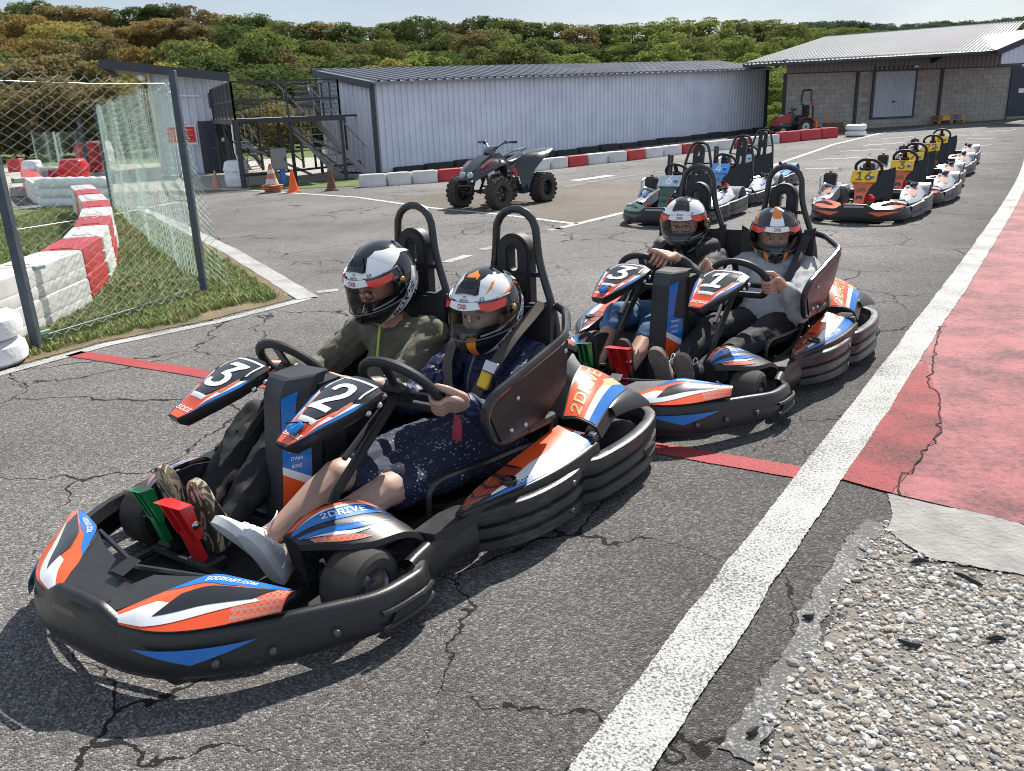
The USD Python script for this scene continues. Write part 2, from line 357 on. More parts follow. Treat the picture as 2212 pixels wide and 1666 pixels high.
def paint(name, col, under, wear, ws=90.0, blotch=.0, rough=.75):
    """Road paint worn through to what lies under it."""
    M[name] = usdkit.material(stage, '/World/Looks/'+name, {
        'g': ('geometry', {}), 'n': ('noise_texture', {'scale': ws, 'detail': 4, 'roughness': .65}), 'n2': ('noise_texture', {'scale': 2.3, 'detail': 4, 'roughness': .6}),
        'a': ('math', {'math_type': 'multiply', 'value2': .45}), 'b': ('math', {'math_type': 'add'}),
        'r': ('rgb_ramp', {'ramp': [(wear-.035, tuple(under)), (wear+.035, tuple(np.array(col)*.8)), (min(wear+.25, .99), tuple(col))]}),
        'bl': ('rgb_ramp', {'ramp': [(.35, (1-blotch,)*3), (.6, (1.0,)*3)]}), 'mm': ('mix_color', {'blend_type': 'multiply', 'fac': 1.0}),
        'v': ('voronoi_texture', {'feature': 'f1', 'scale': 120.0}), 'i': ('math', {'math_type': 'multiply', 'value2': -1.0}),
        'bm': ('bump', {'strength': .7, 'distance': .005}), 'p': ('principled_bsdf', {'roughness': rough, 'specular_ior_level': .3})},
        [('g.position', 'n.vector'), ('g.position', 'n2.vector'), ('n2.fac', 'a.value1'), ('n.fac', 'b.value1'), ('a.value', 'b.value2'), ('b.value', 'r.fac'), ('n2.fac', 'bl.fac'), ('r.color', 'mm.a'), ('bl.color', 'mm.b'),
         ('mm.result', 'p.base_color'), ('g.position', 'v.vector'), ('v.distance', 'i.value1'), ('i.value', 'bm.height'), ('bm.normal', 'p.normal')], surface='p.BSDF')
paint('line_white', (.47, .47, .455), (.12, .118, .112), .665)
paint('line_white_far', (.62, .61, .58), (.17, .16, .15), .62, ws=14)
paint('line_faded', (.34, .34, .33), (.10, .097, .092), .80)
paint('line_red', (.36, .055, .060), (.09, .06, .058), .58)
paint('pad_red', (.35, .115, .125), (.17, .072, .075), .635, ws=26, blotch=.45)
paint('pad_red_dark', (.31, .050, .056), (.09, .035, .035), .63, ws=60, blotch=.4)
mat('concrete', (.25, .242, .228), .9, var=.3, vs=7, bump=.010, bs=45)
mat('soil', (.16, .143, .122), .95, var=.35, vs=9, bump=.01, bs=50)
mat('yard_gravel', (.36, .33, .285), .95, var=.25, vs=14, bump=.01, bs=30)
mat('grass_base', (.10, .135, .035), .95, var=.5, vs=2.5, bump=.02, bs=60)
mat('verge', (.16, .125, .07), .95, var=.4, vs=4, bump=.015, bs=70)

# ---------------------------------------------------------------- ground
def terrain():
    xs = np.r_[np.arange(-320, -60, 10), np.arange(-60, 60, 1.5), np.arange(60, 321, 10)]; ys = np.r_[np.arange(-12, 50, 1.0), np.arange(50, 420, 8.0)]
    X, Y = np.meshgrid(xs, ys, indexing='ij'); return grid(np.stack([X, Y, gz(X, Y)], -1))
lone('ground', terrain(), 'grass_base', kind='structure', smooth=True)
def sheet(name, poly, dz, m, e=1.0, jag=0.0, seed=0, kind='structure', base='/World'):
    g = poly if hasattr(poly, 'geom_type') else Polygon(poly).buffer(0)
    if jag:
        if g.geom_type != 'Polygon': g = max(g.geoms, key=lambda q: q.area)
        c = np.array(g.exterior.segmentize(max(jag*.5, .012)).coords)[:-1]; r = np.random.default_rng(seed); c = c+r.normal(0, jag*.10, c.shape)+(np.stack([meshkit.fbm(np.c_[c*4, c[:, :1]*0+q], 3, seed) for q in (0, 7)], 1)-.5)*jag*1.6; g = Polygon(c).buffer(0)
    v, f = [], []
    m2 = flat2d(g, e); v = m2.vertices.copy(); v[:, 2] = gz(v[:, 0], v[:, 1])+dz
    return lone(name, T(v, m2.faces), m, kind=kind, smooth=True)
P2 = lambda *pts: [tuple(hit(*p)[:2]) for p in pts]
tar = [(-60, -6), (60, -6), (60, 34.5), (10.6, 34.5), (10.2, 37.5), (-4, 25), (-8, 22.5), (-9, 21.0), (-60, 21.0)]
sheet('tarmac', tar, .004, 'asphalt_main', 1.0)
sheet('gravel_yard', [(-60, 20.9), (-9, 20.9), (-5.6, 20.2), (-3.0, 21.6), (-3.2, 23.6), (-6, 30), (-7, 34), (-30, 36), (-60, 36)], .008, 'yard_gravel', 1.0, .25, 3)
sheet('dry_grass_strip', P2((540, 412), (765, 404), (790, 392), (760, 386), (640, 396), (545, 402)), .013, 'grass_base', .5, .10, 4)
sheet('gravel_patch', P2((840, 426), (930, 450), (1060, 463), (1247, 485), (1349, 460), (1430, 443), (1582, 408), (1480, 398), (1190, 403), (1000, 415)), .007, 'asphalt_brown', .6, .12, 5)
def stripe(name, pts, w, m, dz=.0085, jag=.012, seed=1, e=.4):
    l = LineString(pts); return sheet(name, l.buffer(w/2, cap_style=2, join_style=2), dz, m, e, jag, seed)
# left verge: grass, bare earth, white edge lines
G0 = [(-1.98, 7.75), (-2.52, 6.98), (-3.16, 6.36), (-3.62, 5.62), (-4.6, 3.6), (-30, 3.6), (-30, 17.6), (-8.2, 17.6), (-7.25, 17.0), (-5.05, 13.2), (-3.55, 10.75)]
sheet('bare_verge', G0, .009, 'verge', .6, .06, 6)
GI = Polygon(G0).buffer(-.22).difference(Polygon([(-2.3, 7.9), (-2.9, 7.1), (-2.2, 7.0)]))
sheet('grass_verge', GI, .012, 'grass_base', .6, .10, 7)
stripe('white_line', [(-4.4, 3.9), (-3.51, 5.60), (-3.07, 6.30), (-2.44, 6.90), (-1.84, 7.72)], .11, 'line_white', seed=2)
stripe('white_line', [(-1.84, 7.72), (-3.46, 10.76), (-4.94, 13.3), (-7.2, 17.1)], .20, 'line_white', seed=3, dz=.0125)
for a, b in (((683, 633), (730, 628)), ((905, 580), (940, 572)), ((965, 568), (1012, 553)), ((1040, 541), (1072, 533)), ((1185, 499), (1215, 493))):
    stripe('dashed_line', P2(a, b), .13, 'line_white', seed=int(a[0]))
stripe('white_line', P2((1200, 496), (1247, 485), (1349, 460), (1440, 441)), .12, 'line_white_far', seed=5)
stripe('white_line', P2((651, 419), (770, 427), (930, 450), (1060, 462), (1247, 485)), .10, 'line_white_far', seed=6)
stripe('white_line', P2((405, 405), (560, 413), (651, 419)), .12, 'line_white_far', seed=7)
stripe('white_line', P2((820, 421), (1046, 434-6), (1190, 405)), .10, 'line_faded', seed=8)
stripe('white_line', P2((1218, 405), (1330, 385), (1440, 371)), .22, 'line_faded', seed=9)
stripe('white_line', P2((1240, 391), (1320, 380)), .30, 'line_white_far', seed=9)
stripe('red_line', [(-3.22, 6.08), (-2.07, 5.44), (.70, 3.84), (1.36, 3.46)], .135, 'line_red', .0085, seed=10)
_c = np.array([hit(*q)[:2] for q in ((1325, 1652), (1528, 1397), (1691, 1153), (1820, 951), (1915, 813), (2008, 695), (2103, 580), (2188, 425), (2222, 348))]); _k = np.polyfit(_c[:, 1], _c[:, 0], 3)
WL = [(float(np.polyval(_k, q)), float(q)) for q in np.r_[1.0:6:.5, 6:21:1.0]]; WL += [(WL[-1][0]+(WL[-1][0]-WL[-2][0])*10, 30)]; _wx = lambda q: float(np.interp(q, [a[1] for a in WL], [a[0] for a in WL]))
stripe('white_line', WL, .185, 'line_white', .0125, .014, seed=11, e=.25)
stripe('faded_line', P2((1590, 1640), (1690, 1465), (1800, 1270), (1890, 1130)), .085, 'line_faded', .008, .05, seed=13)
# bay marks on the starting grid and lines near the buildings
for a, b in (((1735, 482), (1985, 484)), ((1325, 487), (1440, 487)), ((1740, 365), (1810, 364)), ((1770, 345), (1862, 341)), ((1815, 328), (1915, 323)), ((1865, 315), (1950, 309)), ((1905, 300), (1975, 296)), ((2065, 356), (2110, 355)), ((2075, 333), (2130, 332)), ((2090, 301), (2150, 299)), ((2110, 315), (2142, 314)), ((2130, 285), (2195, 281))):
    stripe('bay_mark', P2(a, b), .10, 'line_faded' if b[1] > 480 else 'line_white_far', seed=int(a[0]))
stripe('white_line', P2((1600, 381), (1708, 345), (1800, 313), (1900, 289), (2000, 277), (2208, 262)), .13, 'line_white_far', seed=14)
# right: painted pad, slab, gravel
tarmac('crack_dark', (.03, .025, .024), 1.2, crack=False)
RD = [(1.41, 3.43)]+[(_wx(q)+.10, q) for q in (3.75, 4.8, 6, 8, 10.5, 13.5, 17, 20, 29.5)]+[(32, 29.5), (32, 1.6), (2.7, 2.42), (1.96, 2.95), (1.60, 3.25)]
sheet('red_pad', RD, .0075, 'pad_red', .6)
sheet('red_pad_edge', [(1.41, 3.43), (1.58, 3.26), (1.80, 3.52), (2.15, 3.98), (2.34, 4.40), (2.48, 4.80), (2.60, 5.1), (_wx(4.8)+.10, 4.8), (_wx(3.8)+.10, 3.8)], .0115, 'pad_red_dark', .4, .008, 15)
crack = np.array([(1.585, 3.25), (1.69, 3.38), (1.76, 3.46), (1.90, 3.66), (2.02, 3.80), (2.15, 3.98), (2.22, 4.16), (2.34, 4.40), (2.40, 4.62), (2.48, 4.80), (2.75, 5.3), (3.1, 5.9)]); crack = spline(crack, 60)+np.random.default_rng(3).normal(0, .010, (60, 2))
sheet('pad_crack', LineString(crack).buffer(.0035), .0150, 'crack_dark', .5)
sheet('concrete_slab', [(1.575, 3.24), (1.96, 2.93), (2.75, 2.38), (2.9, 2.0), (2.1, 2.42), (1.80, 2.56), (1.58, 2.66), (1.48, 2.73), (1.43, 2.95), (1.52, 3.08)], .010, 'concrete', .3, .03, 16)
GR = [(.30, 1.1), (.60, 1.74), (.76, 2.05), (.95, 2.28), (1.13, 2.56), (1.30, 2.80), (1.44, 2.98), (1.46, 2.74), (1.58, 2.64), (1.80, 2.54), (2.1, 2.40), (2.9, 1.98), (3.2, .4), (.2, .4)]
sheet('gravel_bed', GR, .006, 'soil', .3, .05, 17)

# loose gravel: stones of several shapes scattered as one mass
def scatter(name, protos, mats, P, yaw, S, tilt=None, label=None, cat_=None):
    pi = UsdGeom.PointInstancer.Define(stage, '/World/'+numbered('/World', name)); root = pi.GetPath().pathString; rel = pi.CreatePrototypesRel()
    for i, (m, mm) in enumerate(zip(protos, mats)):
        q = usdkit.mesh(stage, f'{root}/{name}_shape_{i:03d}', m, M[mm], smooth=False); rel.AddTarget(q.GetPath())
    n = len(P); r = np.random.default_rng(n)
    pi.CreateProtoIndicesAttr(Vt.IntArray.FromNumpy((np.arange(n) % len(protos)).astype(np.int32)))
    pi.CreatePositionsAttr(Vt.Vec3fArray.FromNumpy(np.asarray(P, np.float32)))
    pi.CreateScalesAttr(Vt.Vec3fArray.FromNumpy(np.asarray(S, np.float32)))
    q = []
    for a, t in zip(yaw, tilt if tilt is not None else np.zeros(n)):
        rt = Gf.Rotation(Gf.Vec3d(0, 0, 1), math.degrees(a)); 
        if t: rt = Gf.Rotation(Gf.Vec3d(1, 0, 0), math.degrees(t))*rt
        z = rt.GetQuat(); q.append(Gf.Quath(float(z.GetReal()), *[float(x) for x in z.GetImaginary()]))
    pi.CreateOrientationsAttr(Vt.QuathArray(q))
    tag(pi.GetPrim(), label, cat_, None, 'stuff'); return root
for nm, c in (('stone_white', (.52, .50, .465)), ('stone_tan', (.36, .315, .26)), ('stone_grey', (.23, .225, .22))): mat(nm, c, .85, var=.15, vs=20, bump=.001, bs=120)
rs = np.random.default_rng(11)
def stone(seed):
    m = trimesh.creation.icosphere(subdivisions=1); v = m.vertices; k = meshkit.noise(v*1.7+seed*9.1, seed)[:, None]; return T(v*(.60+.75*k)*[1, .78, .55], m.faces)
gp = Polygon(GR).buffer(.03); pts = rs.uniform([.25, 1.3], [3.0, 3.05], (48000, 2)); keep = shapely.contains_xy(gp, pts[:, 0], pts[:, 1]); pts = pts[keep]
edge = np.array([gp.exterior.distance(shapely.Point(p)) for p in pts]); pts = pts[rs.random(len(pts)) < np.clip(.30+edge*3.0, 0, .95)]
sz = .0047*rs.lognormal(0, .55, len(pts)).clip(.5, 3.6); 
scatter('gravel_stones', [stone(i) for i in range(6)], ['stone_white', 'stone_tan', 'stone_white', 'stone_grey', 'stone_white', 'stone_tan'], np.c_[pts, gz(pts[:, 0], pts[:, 1])+.006+sz*.25], rs.uniform(0, 6.28, len(pts)), sz[:, None]*rs.uniform(.8, 1.25, (len(pts), 3)), rs.uniform(-.5, .5, len(pts)), 'loose pale gravel stones beside the white edge line', 'gravel')
for i, (px, py, a, L) in enumerate(((1985, 1222, .2, .07), (2090, 1260, -.9, .085), (1745, 1340, .5, .045), (1965, 1400, -.6, .07), (1625, 1590, .1, .04), (2150, 1390, -.4, .06))):
    q = hit(px, py); pts_ = [(math.cos(a)*L*(t-.5), math.sin(a)*L*(t-.5)+.010*math.sin(t*4+i), .006) for t in np.linspace(0, 1, 5)]
    s = tube(np.array(pts_)+q+[0, 0, .012], [.004, .008, .010, .008, .003], 5); where = ('below the concrete slab', 'right of the concrete slab corner', 'left at the edge of the gravel', 'in the middle of the gravel', 'at the lower left of the gravel', 'at the right of the gravel near picture edge')[i]
    lone('rubber_scrap', s, 'black_matte', f'black scrap of tyre rubber lying {where}', 'rubber scrap', 'tyre scraps on the gravel')

# grass blades
mat('blade_green', (.17, .25, .05), .7, var=.3, vs=3); mat('blade_olive', (.22, .25, .075), .75, var=.3, vs=3); mat('blade_straw', (.38, .33, .16), .8, var=.2, vs=3)
def tuft(seed, n=12, h=.05):
    r = np.random.default_rng(seed); ms = []
    for i in range(n):
        a = r.uniform(0, 6.28); o = r.normal(0, .022, 2); L = h*r.uniform(.5, 1.2); b = r.uniform(.2, .9)*L; w = .0035; d = np.array([math.cos(a), math.sin(a)]); s = np.array([-d[1], d[0]])*w
        p = [(*(o-s), 0), (*(o+s), 0), (*(o+d*b*.4+s*.8), L*.65), (*(o+d*b*.4-s*.8), L*.65), (*(o+d*b), L*.95)]; ms.append(T(p, [[0, 1, 2], [0, 2, 3], [3, 2, 4]]))
    return cat(ms)
gpoly = GI.buffer(.10); pts = np.vstack([rs.uniform([-8, 4.2], [-2.1, 9.5], (26000, 2)), rs.uniform([-9, 9], [-3.2, 17.4], (16000, 2))]); pts = pts[shapely.contains_xy(gpoly, pts[:, 0], pts[:, 1])]
pts = pts[meshkit.noise(np.c_[pts*1.6, pts[:, :1]*0], 4) > .04]
n = len(pts); sc = rs.uniform(.5, 1.25, n)*(.7+.6*meshkit.noise(np.c_[pts*.8, pts[:, :1]*0], 9))
scatter('grass', [tuft(i) for i in range(5)], ['blade_green', 'blade_olive', 'blade_green', 'blade_straw', 'blade_green'], np.c_[pts, gz(pts[:, 0], pts[:, 1])+.012], rs.uniform(0, 6.28, n), np.stack([sc*1.2, sc*1.2, sc], 1), None, 'short rough green grass on the verge behind the fence', 'grass')

# ---------------------------------------------------------------- forest
def leaf(name, c, t=.45):
    c = np.minimum(np.array(c)*2.1, .6)
    M[name] = usdkit.material(stage, '/World/Looks/'+name, {'g': ('geometry', {}), 'o': ('object_info', {}), 'a': ('math', {'math_type': 'add'}), 'h': ('math', {'math_type': 'multiply', 'value2': .5}),
        'r': ('rgb_ramp', {'ramp': [(0, tuple(c*.72)), (.5, tuple(c)), (1, tuple(c*[1.3, 1.25, 1.1]))]}), 'd': ('diffuse_bsdf', {}), 't': ('translucent_bsdf', {}), 'm': ('mix_closure', {'fac': t})},
        [('g.random_per_island', 'a.value1'), ('o.random', 'a.value2'), ('a.value', 'h.value1'), ('h.value', 'r.fac'), ('r.color', 'd.color'), ('r.color', 't.color'), ('d.BSDF', 'm.closure1'), ('t.BSDF', 'm.closure2')], surface='m.closure')
KINDS = {'dark_oak': ((.050, .068, .024), 'dark green oak'), 'olive_oak': ((.088, .098, .034), 'olive green oak'), 'brown_oak': ((.115, .095, .046), 'browning oak'), 'orange_tree': ((.155, .112, .044), 'orange autumn tree'),
         'yellow_tree': ((.19, .165, .052), 'yellow autumn tree'), 'acacia': ((.105, .125, .036), 'yellow green acacia'), 'blue_far': ((.038, .058, .035), 'far dark green tree')}
for k, (c, _) in KINDS.items(): leaf('leaf_'+k, c)
mat('bark', (.07, .055, .042), .95, var=.3, vs=8)
def tree_meshes(seed, airy=0.0, nl=40, per=190, ls=.046):
    """Unit-height tree: crown of leaf faces in uneven clumps down to near the ground, trunk with limbs."""
    r = np.random.default_rng(seed); C = []; lim = [tube(np.array([(0, 0, 0), (.01, .0, .22), (-.01, .02, .45), (.01, 0, .72)]), [.030, .024, .016, .006], 6)]
    for i in range(nl):
        a = i*2.4+r.uniform(-.5, .5); h = .10+.80*((i+.5)/nl)**.9; rad = (.36*math.sin(math.pi*np.clip((h+.12)/1.14, .05, 1))**.6+.03)*r.uniform(.5, 1.15)*(1 if i < nl-2 else .3)
        C.append((math.cos(a)*rad, math.sin(a)*rad, h+r.normal(0, .03)))
    C = np.array(C)
    for c in C[::4]: lim.append(tube(np.array([(0, 0, c[2]*.55), (c[0]*.5, c[1]*.5, c[2]*.80), c]), [.014, .009, .003], 4))
    R = r.uniform(.11, .19, nl); P = []
    for c, q in zip(C, R):
        d = r.normal(0, 1, (per, 3)); d /= np.linalg.norm(d, axis=1, keepdims=True); d[:, 2] = np.where(d[:, 2] < -.4, -d[:, 2], d[:, 2]); P.append(c+d*q*(r.uniform(.6, 1.05, (per, 1)))*[1, 1, .80])
    P = np.vstack(P); P = P[r.random(len(P)) > airy*.4]; P = P[P[:, 2] < 1.0]; n = len(P)
    N = r.normal(0, 1, (n, 3))+[0, 0, .7]; N /= np.linalg.norm(N, axis=1, keepdims=True); U = np.cross(N, r.normal(0, 1, (n, 3))); U /= np.linalg.norm(U, axis=1, keepdims=True); V = np.cross(N, U); s = ls*r.uniform(.5, 1.25, (n, 1))
    v = np.stack([P-U*s*.5, P+V*s*.30, P+U*s*.5, P-V*s*.30], 1).reshape(-1, 3); i = np.arange(n)[:, None]*4
    return T(v, np.vstack([i+[0, 1, 2], i+[0, 2, 3]])), cat(lim)
ordinals = ['first', 'second', 'third', 'fourth', 'fifth', 'sixth', 'seventh', 'eighth', 'ninth', 'tenth', 'eleventh', 'twelfth', 'thirteenth', 'fourteenth', 'fifteenth', 'sixteenth', 'seventeenth', 'eighteenth', 'nineteenth', 'twentieth']
def nth(i): return ordinals[i] if i < 20 else f'{i+1}th'
_trees = []
_proto = {}
def tree(kind, x, y, ht, wide, where, k):
    key = (kind, k % 3); loc = (x, y, float(gz(x, y))-.1); lab = where; rz = k*1.7
    if key not in _proto:
        cr, tr = tree_meshes(hash_(kind)+k % 3, .5 if kind == 'acacia' else .1); p = thing('tree', lab, 'tree', loc, rz, 'trees of the forest', (ht*wide, ht*wide, ht)); part(p, 'crown', cr, 'leaf_'+kind, smooth=False); part(p, 'trunk', tr, 'bark'); _proto[key] = p
    else: dup(_proto[key], loc, rz, lab, 'trees of the forest', (ht*wide, ht*wide, ht))
def hash_(s): return sum(ord(c)*(i+3) for i, c in enumerate(s)) % 997
prof_x = [-150, 0, 40, 85, 150, 215, 290, 330, 400, 470, 510, 570, 640, 700, 760, 840, 930, 1000, 1050, 1120, 1220, 1270, 1340, 1400, 1440, 1500, 1600, 1700, 1850]
prof_y = [10, 16, 24, 8, 6, 8, 26, 14, 4, 8, 26, 30, 42, 42, 54, 52, 38, 50, 36, 48, 46, 54, 58, 52, 34, 40, 50, 48, 52]
rt = np.random.default_rng(5)
def pick(x, row):
    u = rt.random()
    if x < 430 and row >= 1: w = {'orange_tree': .26, 'yellow_tree': .12, 'brown_oak': .27, 'olive_oak': .35}
    elif x < 430: w = {'orange_tree': .16, 'brown_oak': .22, 'dark_oak': .42, 'olive_oak': .20}
    elif x < 820: w = {'dark_oak': .34, 'olive_oak': .28, 'brown_oak': .18, 'orange_tree': .07, 'acacia': .13}
    elif x < 1350: w = {'dark_oak': .36, 'olive_oak': .34, 'acacia': .22, 'yellow_tree': .02, 'brown_oak': .06}
    else: w = {'acacia': .72, 'olive_oak': .22, 'dark_oak': .06}
    for k_, p_ in w.items():
        u -= p_
        if u <= 0: return k_
    return 'olive_oak'
for row, (D, off, jit, step, x0, x1, wd, nm) in enumerate(((150, 0, 7, 40, -110, 1720, 1.15, 'the back forest row'), (118, 34, 12, 46, -120, 1720, 1.1, 'the middle forest row'), (88, 72, 16, 58, -130, 1760, 1.0, 'the front forest row'), (62, 118, 18, 72, -120, 1790, 1.05, 'the forest edge'), (44, 178, 22, 70, -100, 830, 1.3, 'the low forest edge behind the platform'))):
    x = x0
    while x < x1:
        px = x+rt.uniform(-.25, .25)*step; ty = np.interp(px, prof_x, prof_y)+off+rt.uniform(-jit, jit); y = D*rt.uniform(.93, 1.07); q = at_depth(px, 300, y); ht = at_depth(px, ty, y)[2]-float(gz(q[0], y))+.1
        if ht > 1.5: _trees.append((pick(px, row), px, q[0], y, ht, wd*rt.uniform(.9, 1.2)*(1.0 if ht > 6 else 1.25), nm))
        x += step
for px in np.arange(1690, 2330, 22):                                   # wooded ridge far behind the block building
    y = 235*rt.uniform(.95, 1.05); ty = np.interp(px, [1690, 1760, 1850, 1930, 2000, 2100, 2212, 2330], [54, 48, 47, 55, 48, 46, 32, 26])+rt.uniform(-3, 4); q = at_depth(px, 200, y); _trees.append(('blue_far', px, q[0], y, at_depth(px, ty, y)[2]-float(gz(q[0], y)), 1.2*rt.uniform(.9, 1.15), 'the far ridge behind the block building'))
    y = 190*rt.uniform(.95, 1.05); q = at_depth(px+10, 200, y); _trees.append(('olive_oak' if rt.random() < .6 else 'acacia', px+10, q[0], y, at_depth(px, ty+14, y)[2]-float(gz(q[0], y)), 1.2, 'the slope behind the block building'))
for px, y, ty in ((1662, 42, 165), (1680, 44, 150), (1672, 40, 215), (1690, 41, 235), (1655, 46, 140), (1676, 38, 240)):
    q = at_depth(px, 250, y); _trees.append(('acacia', px, q[0], y, at_depth(px, ty, y)[2]-float(gz(q[0], y)), 1.25, 'the gap beside the block building'))
_trees.sort(key=lambda t: t[1]); _cnt = {}
for k, (kind, px, x, y, ht, wd, nm) in enumerate(_trees):
    i = _cnt.get((kind, nm), 0); _cnt[(kind, nm)] = i+1; tree(kind, x, y, ht, wd, f'{KINDS[kind][1]}, {nth(i)} from the left in {nm}', k)

# ---------------------------------------------------------------- buildings
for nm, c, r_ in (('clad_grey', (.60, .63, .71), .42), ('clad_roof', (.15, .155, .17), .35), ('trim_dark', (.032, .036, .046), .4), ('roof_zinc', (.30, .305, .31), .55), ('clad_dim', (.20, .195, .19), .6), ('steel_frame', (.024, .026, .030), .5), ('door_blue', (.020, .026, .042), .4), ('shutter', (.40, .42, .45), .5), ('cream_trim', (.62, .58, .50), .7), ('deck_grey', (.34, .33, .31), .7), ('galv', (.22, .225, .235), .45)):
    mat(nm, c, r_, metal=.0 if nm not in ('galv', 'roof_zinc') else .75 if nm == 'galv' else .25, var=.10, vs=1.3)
mat('mortar', (.27, .245, .215), .95, var=.15, vs=2)
for i, c in enumerate(((.33, .30, .26), (.31, .28, .245), (.355, .325, .285))): mat(f'block_{("tan", "dark", "pale")[i]}', c, .93, var=.14, vs=5, bump=.004, bs=40)
def ribbed(A, B, hA, hB, pitch=.2, dep=.035, zA=0, zB=0):
    """Trapezoid-profile metal sheet between two ground points, heights hA, hB."""
    A, B = np.asarray(A, float), np.asarray(B, float); L = np.linalg.norm(B[:2]-A[:2]); d = (B[:2]-A[:2])/L; n = np.array([d[1], -d[0]]); t, o = [], []
    k = int(L/pitch)
    for i in range(k):
        for f, w in ((0, 0), (.55, 0), (.62, 1), (.93, 1), (1.0, 0)):
            if f < 1: t.append((i+f)*L/k); o.append(w*dep)
    t.append(L); o.append(0); t, o = np.array(t), np.array(o); xy = A[:2]+np.outer(t, d)+np.outer(o, n); zb_, zt = zA+(zB-zA)*t/L, hA+(hB-hA)*t/L
    return grid(np.stack([np.c_[xy, zb_], np.c_[xy, zt]], 1), flip=True)
def ribbed_quad(P00, P10, P11, P01, n, dep=.03, cap_=.3):
    """Ribbed roof sheet over a quad: ribs run from the 0-edge (P00-P10) to the 1-edge (P01-P11)."""
    P00, P10, P11, P01 = map(lambda a: np.asarray(a, float), (P00, P10, P11, P01)); nr = unit(np.cross(P10-P00, P01-P00)); nr = nr if nr[2] > 0 else -nr; u, o = [], []
    for i in range(n):
        for f, w in ((0, 0), (.68, 0), (.74, 1), (.94, 1)): u.append((i+f)/n); o.append(w*dep)
    u.append(1); o.append(0); u, o = np.array(u)[:, None], np.array(o)[:, None]
    return grid(np.stack([P00+(P10-P00)*u+nr*o, P01+(P11-P01)*u+nr*o], 1), flip=True)
# the long shed
A, B = hit(818, 378), hit(1648, 285); hA, hB = 2.31, 2.62; dAB = unit((B-A)*[1, 1, 0]); nb = np.array([-dAB[1], dAB[0], 0]); Wd = 2.55; C_, D_ = A+nb*Wd, B+nb*Wd
p = thing('long_shed', 'long low grey metal-clad shed with dark ribbed roof behind the quad bike', 'shed')
part(p, 'wall', ribbed(A, B, hA, hB, zA=.05, zB=A[2]+.22), 'clad_grey', smooth=False); part(p, 'wall', ribbed(C_, A, hA+.42, hA, zA=.05, zB=.05), 'clad_grey', smooth=False); part(p, 'wall', ribbed(B, D_, hB, hB+.42), 'clad_grey', smooth=False)
part(p, 'wall', ribbed(D_, C_, hB+.4, hA+.4), 'clad_grey', smooth=False)
ov = -nb*.16; z_ = np.array([0, 0, 1.0])
part(p, 'roof', ribbed_quad(A-dAB*.12+ov+z_*(hA+.02), B+dAB*.2+ov+z_*(hB-B[2]+.02+.0), D_+dAB*.2+z_*(hB-B[2]+.44), C_-dAB*.12+z_*(hA+.44), 62, .045), 'clad_roof', smooth=False)
def up(P, z): return np.array([P[0], P[1], z])
part(p, 'gutter', bar(up(A-dAB*.12+ov*1.1, hA-.005), up(B+dAB*.2+ov*1.1, hB-.005), .05, .04), 'galv')
part(p, 'fascia', bar(up(C_-dAB*.14, hA+.36), up(A-dAB*.14+ov, hA-.06), .03, .17), 'trim_dark'); part(p, 'corner_post', bar(up(A-nb*.06-dAB*.03, .02), up(A-nb*.06-dAB*.03, hA-.02), .14, .12, (1, 0, 0)), 'trim_dark'); part(p, 'corner_post', bar(up(B-nb*.06, .1), up(B-nb*.06, hB-.02), .16, .12, (1, 0, 0)), 'trim_dark')
part(p, 'ridge_flashing', bar(up(C_-dAB*.12, hA+.47), up(D_+dAB*.2, hB+.47), .12, .03), 'galv')
# the left shed
L0 = hit(360, 380); L1 = hit(513, 371); p = thing('tall_shed', 'grey metal-clad shed with lean-to roof, blue door and red notice, left of the platform', 'shed')
dL = unit((L1-L0)*[1, 1, 0]); nL = np.array([-dL[1], dL[0], 0]); h0, h1 = zat(L0, 319, 150), zat(L1, 498, 172); K0, K1_ = L0+nL*6, L1+nL*6
part(p, 'wall', ribbed(L0, L1, h0, h1, .21), 'clad_grey', smooth=False); part(p, 'wall', ribbed(L1, K1_, h1, h1, .21), 'clad_grey', smooth=False); part(p, 'wall', ribbed(K0, L0, h0, h0, .21), 'clad_grey', smooth=False)
E0_, E1_ = up(L0-dL*1.25-nL*.5, zat(L0, 225, 135)), up(L1+dL*.1-nL*.5, h1+.10)
part(p, 'roof', thick(grid(np.stack([[E0_, E1_], [up(K0-dL*1.25, E0_[2]), up(K1_+dL*.1, E1_[2])]], 0)), .06), 'clad_roof'); part(p, 'fascia', bar(E0_-nL*.02-[0, 0, .06], E1_-nL*.02-[0, 0, .06], .04, .24), 'trim_dark'); part(p, 'fascia', bar(E0_-dL*.02-[0, 0, .06], up(K0-dL*1.27, E0_[2]-.06), .04, .24), 'trim_dark')
part(p, 'corner_trim', bar(up(L0-nL*.06-dL*.05, 0), up(L0-nL*.06-dL*.05, h0), .13, .10, (1, 0, 0)), 'cream_trim')
fL = lambda s, z, o=.06: L0+dL*s-nL*o+[0, 0, z]
LL = np.linalg.norm((L1-L0)[:2])
def panel_on(f, s0, s1, z0, z1, o0, o1): return hull([f(s, z, o) for s in (s0, s1) for z in (z0, z1) for o in (o0, o1)])
ds0, ds1 = LL*.53, LL*1.0
part(p, 'door_frame', panel_on(fL, ds0, ds1-.02, 0, 1.52, .045, .075), 'trim_dark'); dp = part(p, 'door', panel_on(fL, ds0+.18, ds1-.2, .02, 1.46, .075, .10), 'door_blue'); part(dp, 'handle', panel_on(fL, ds0+.32, ds0+.42, .72, .74, .10, .13), 'galv'); part(dp, 'notice', panel_on(fL, ds0+.62, ds0+.80, .92, 1.02, .10, .108), 'sticker_white')
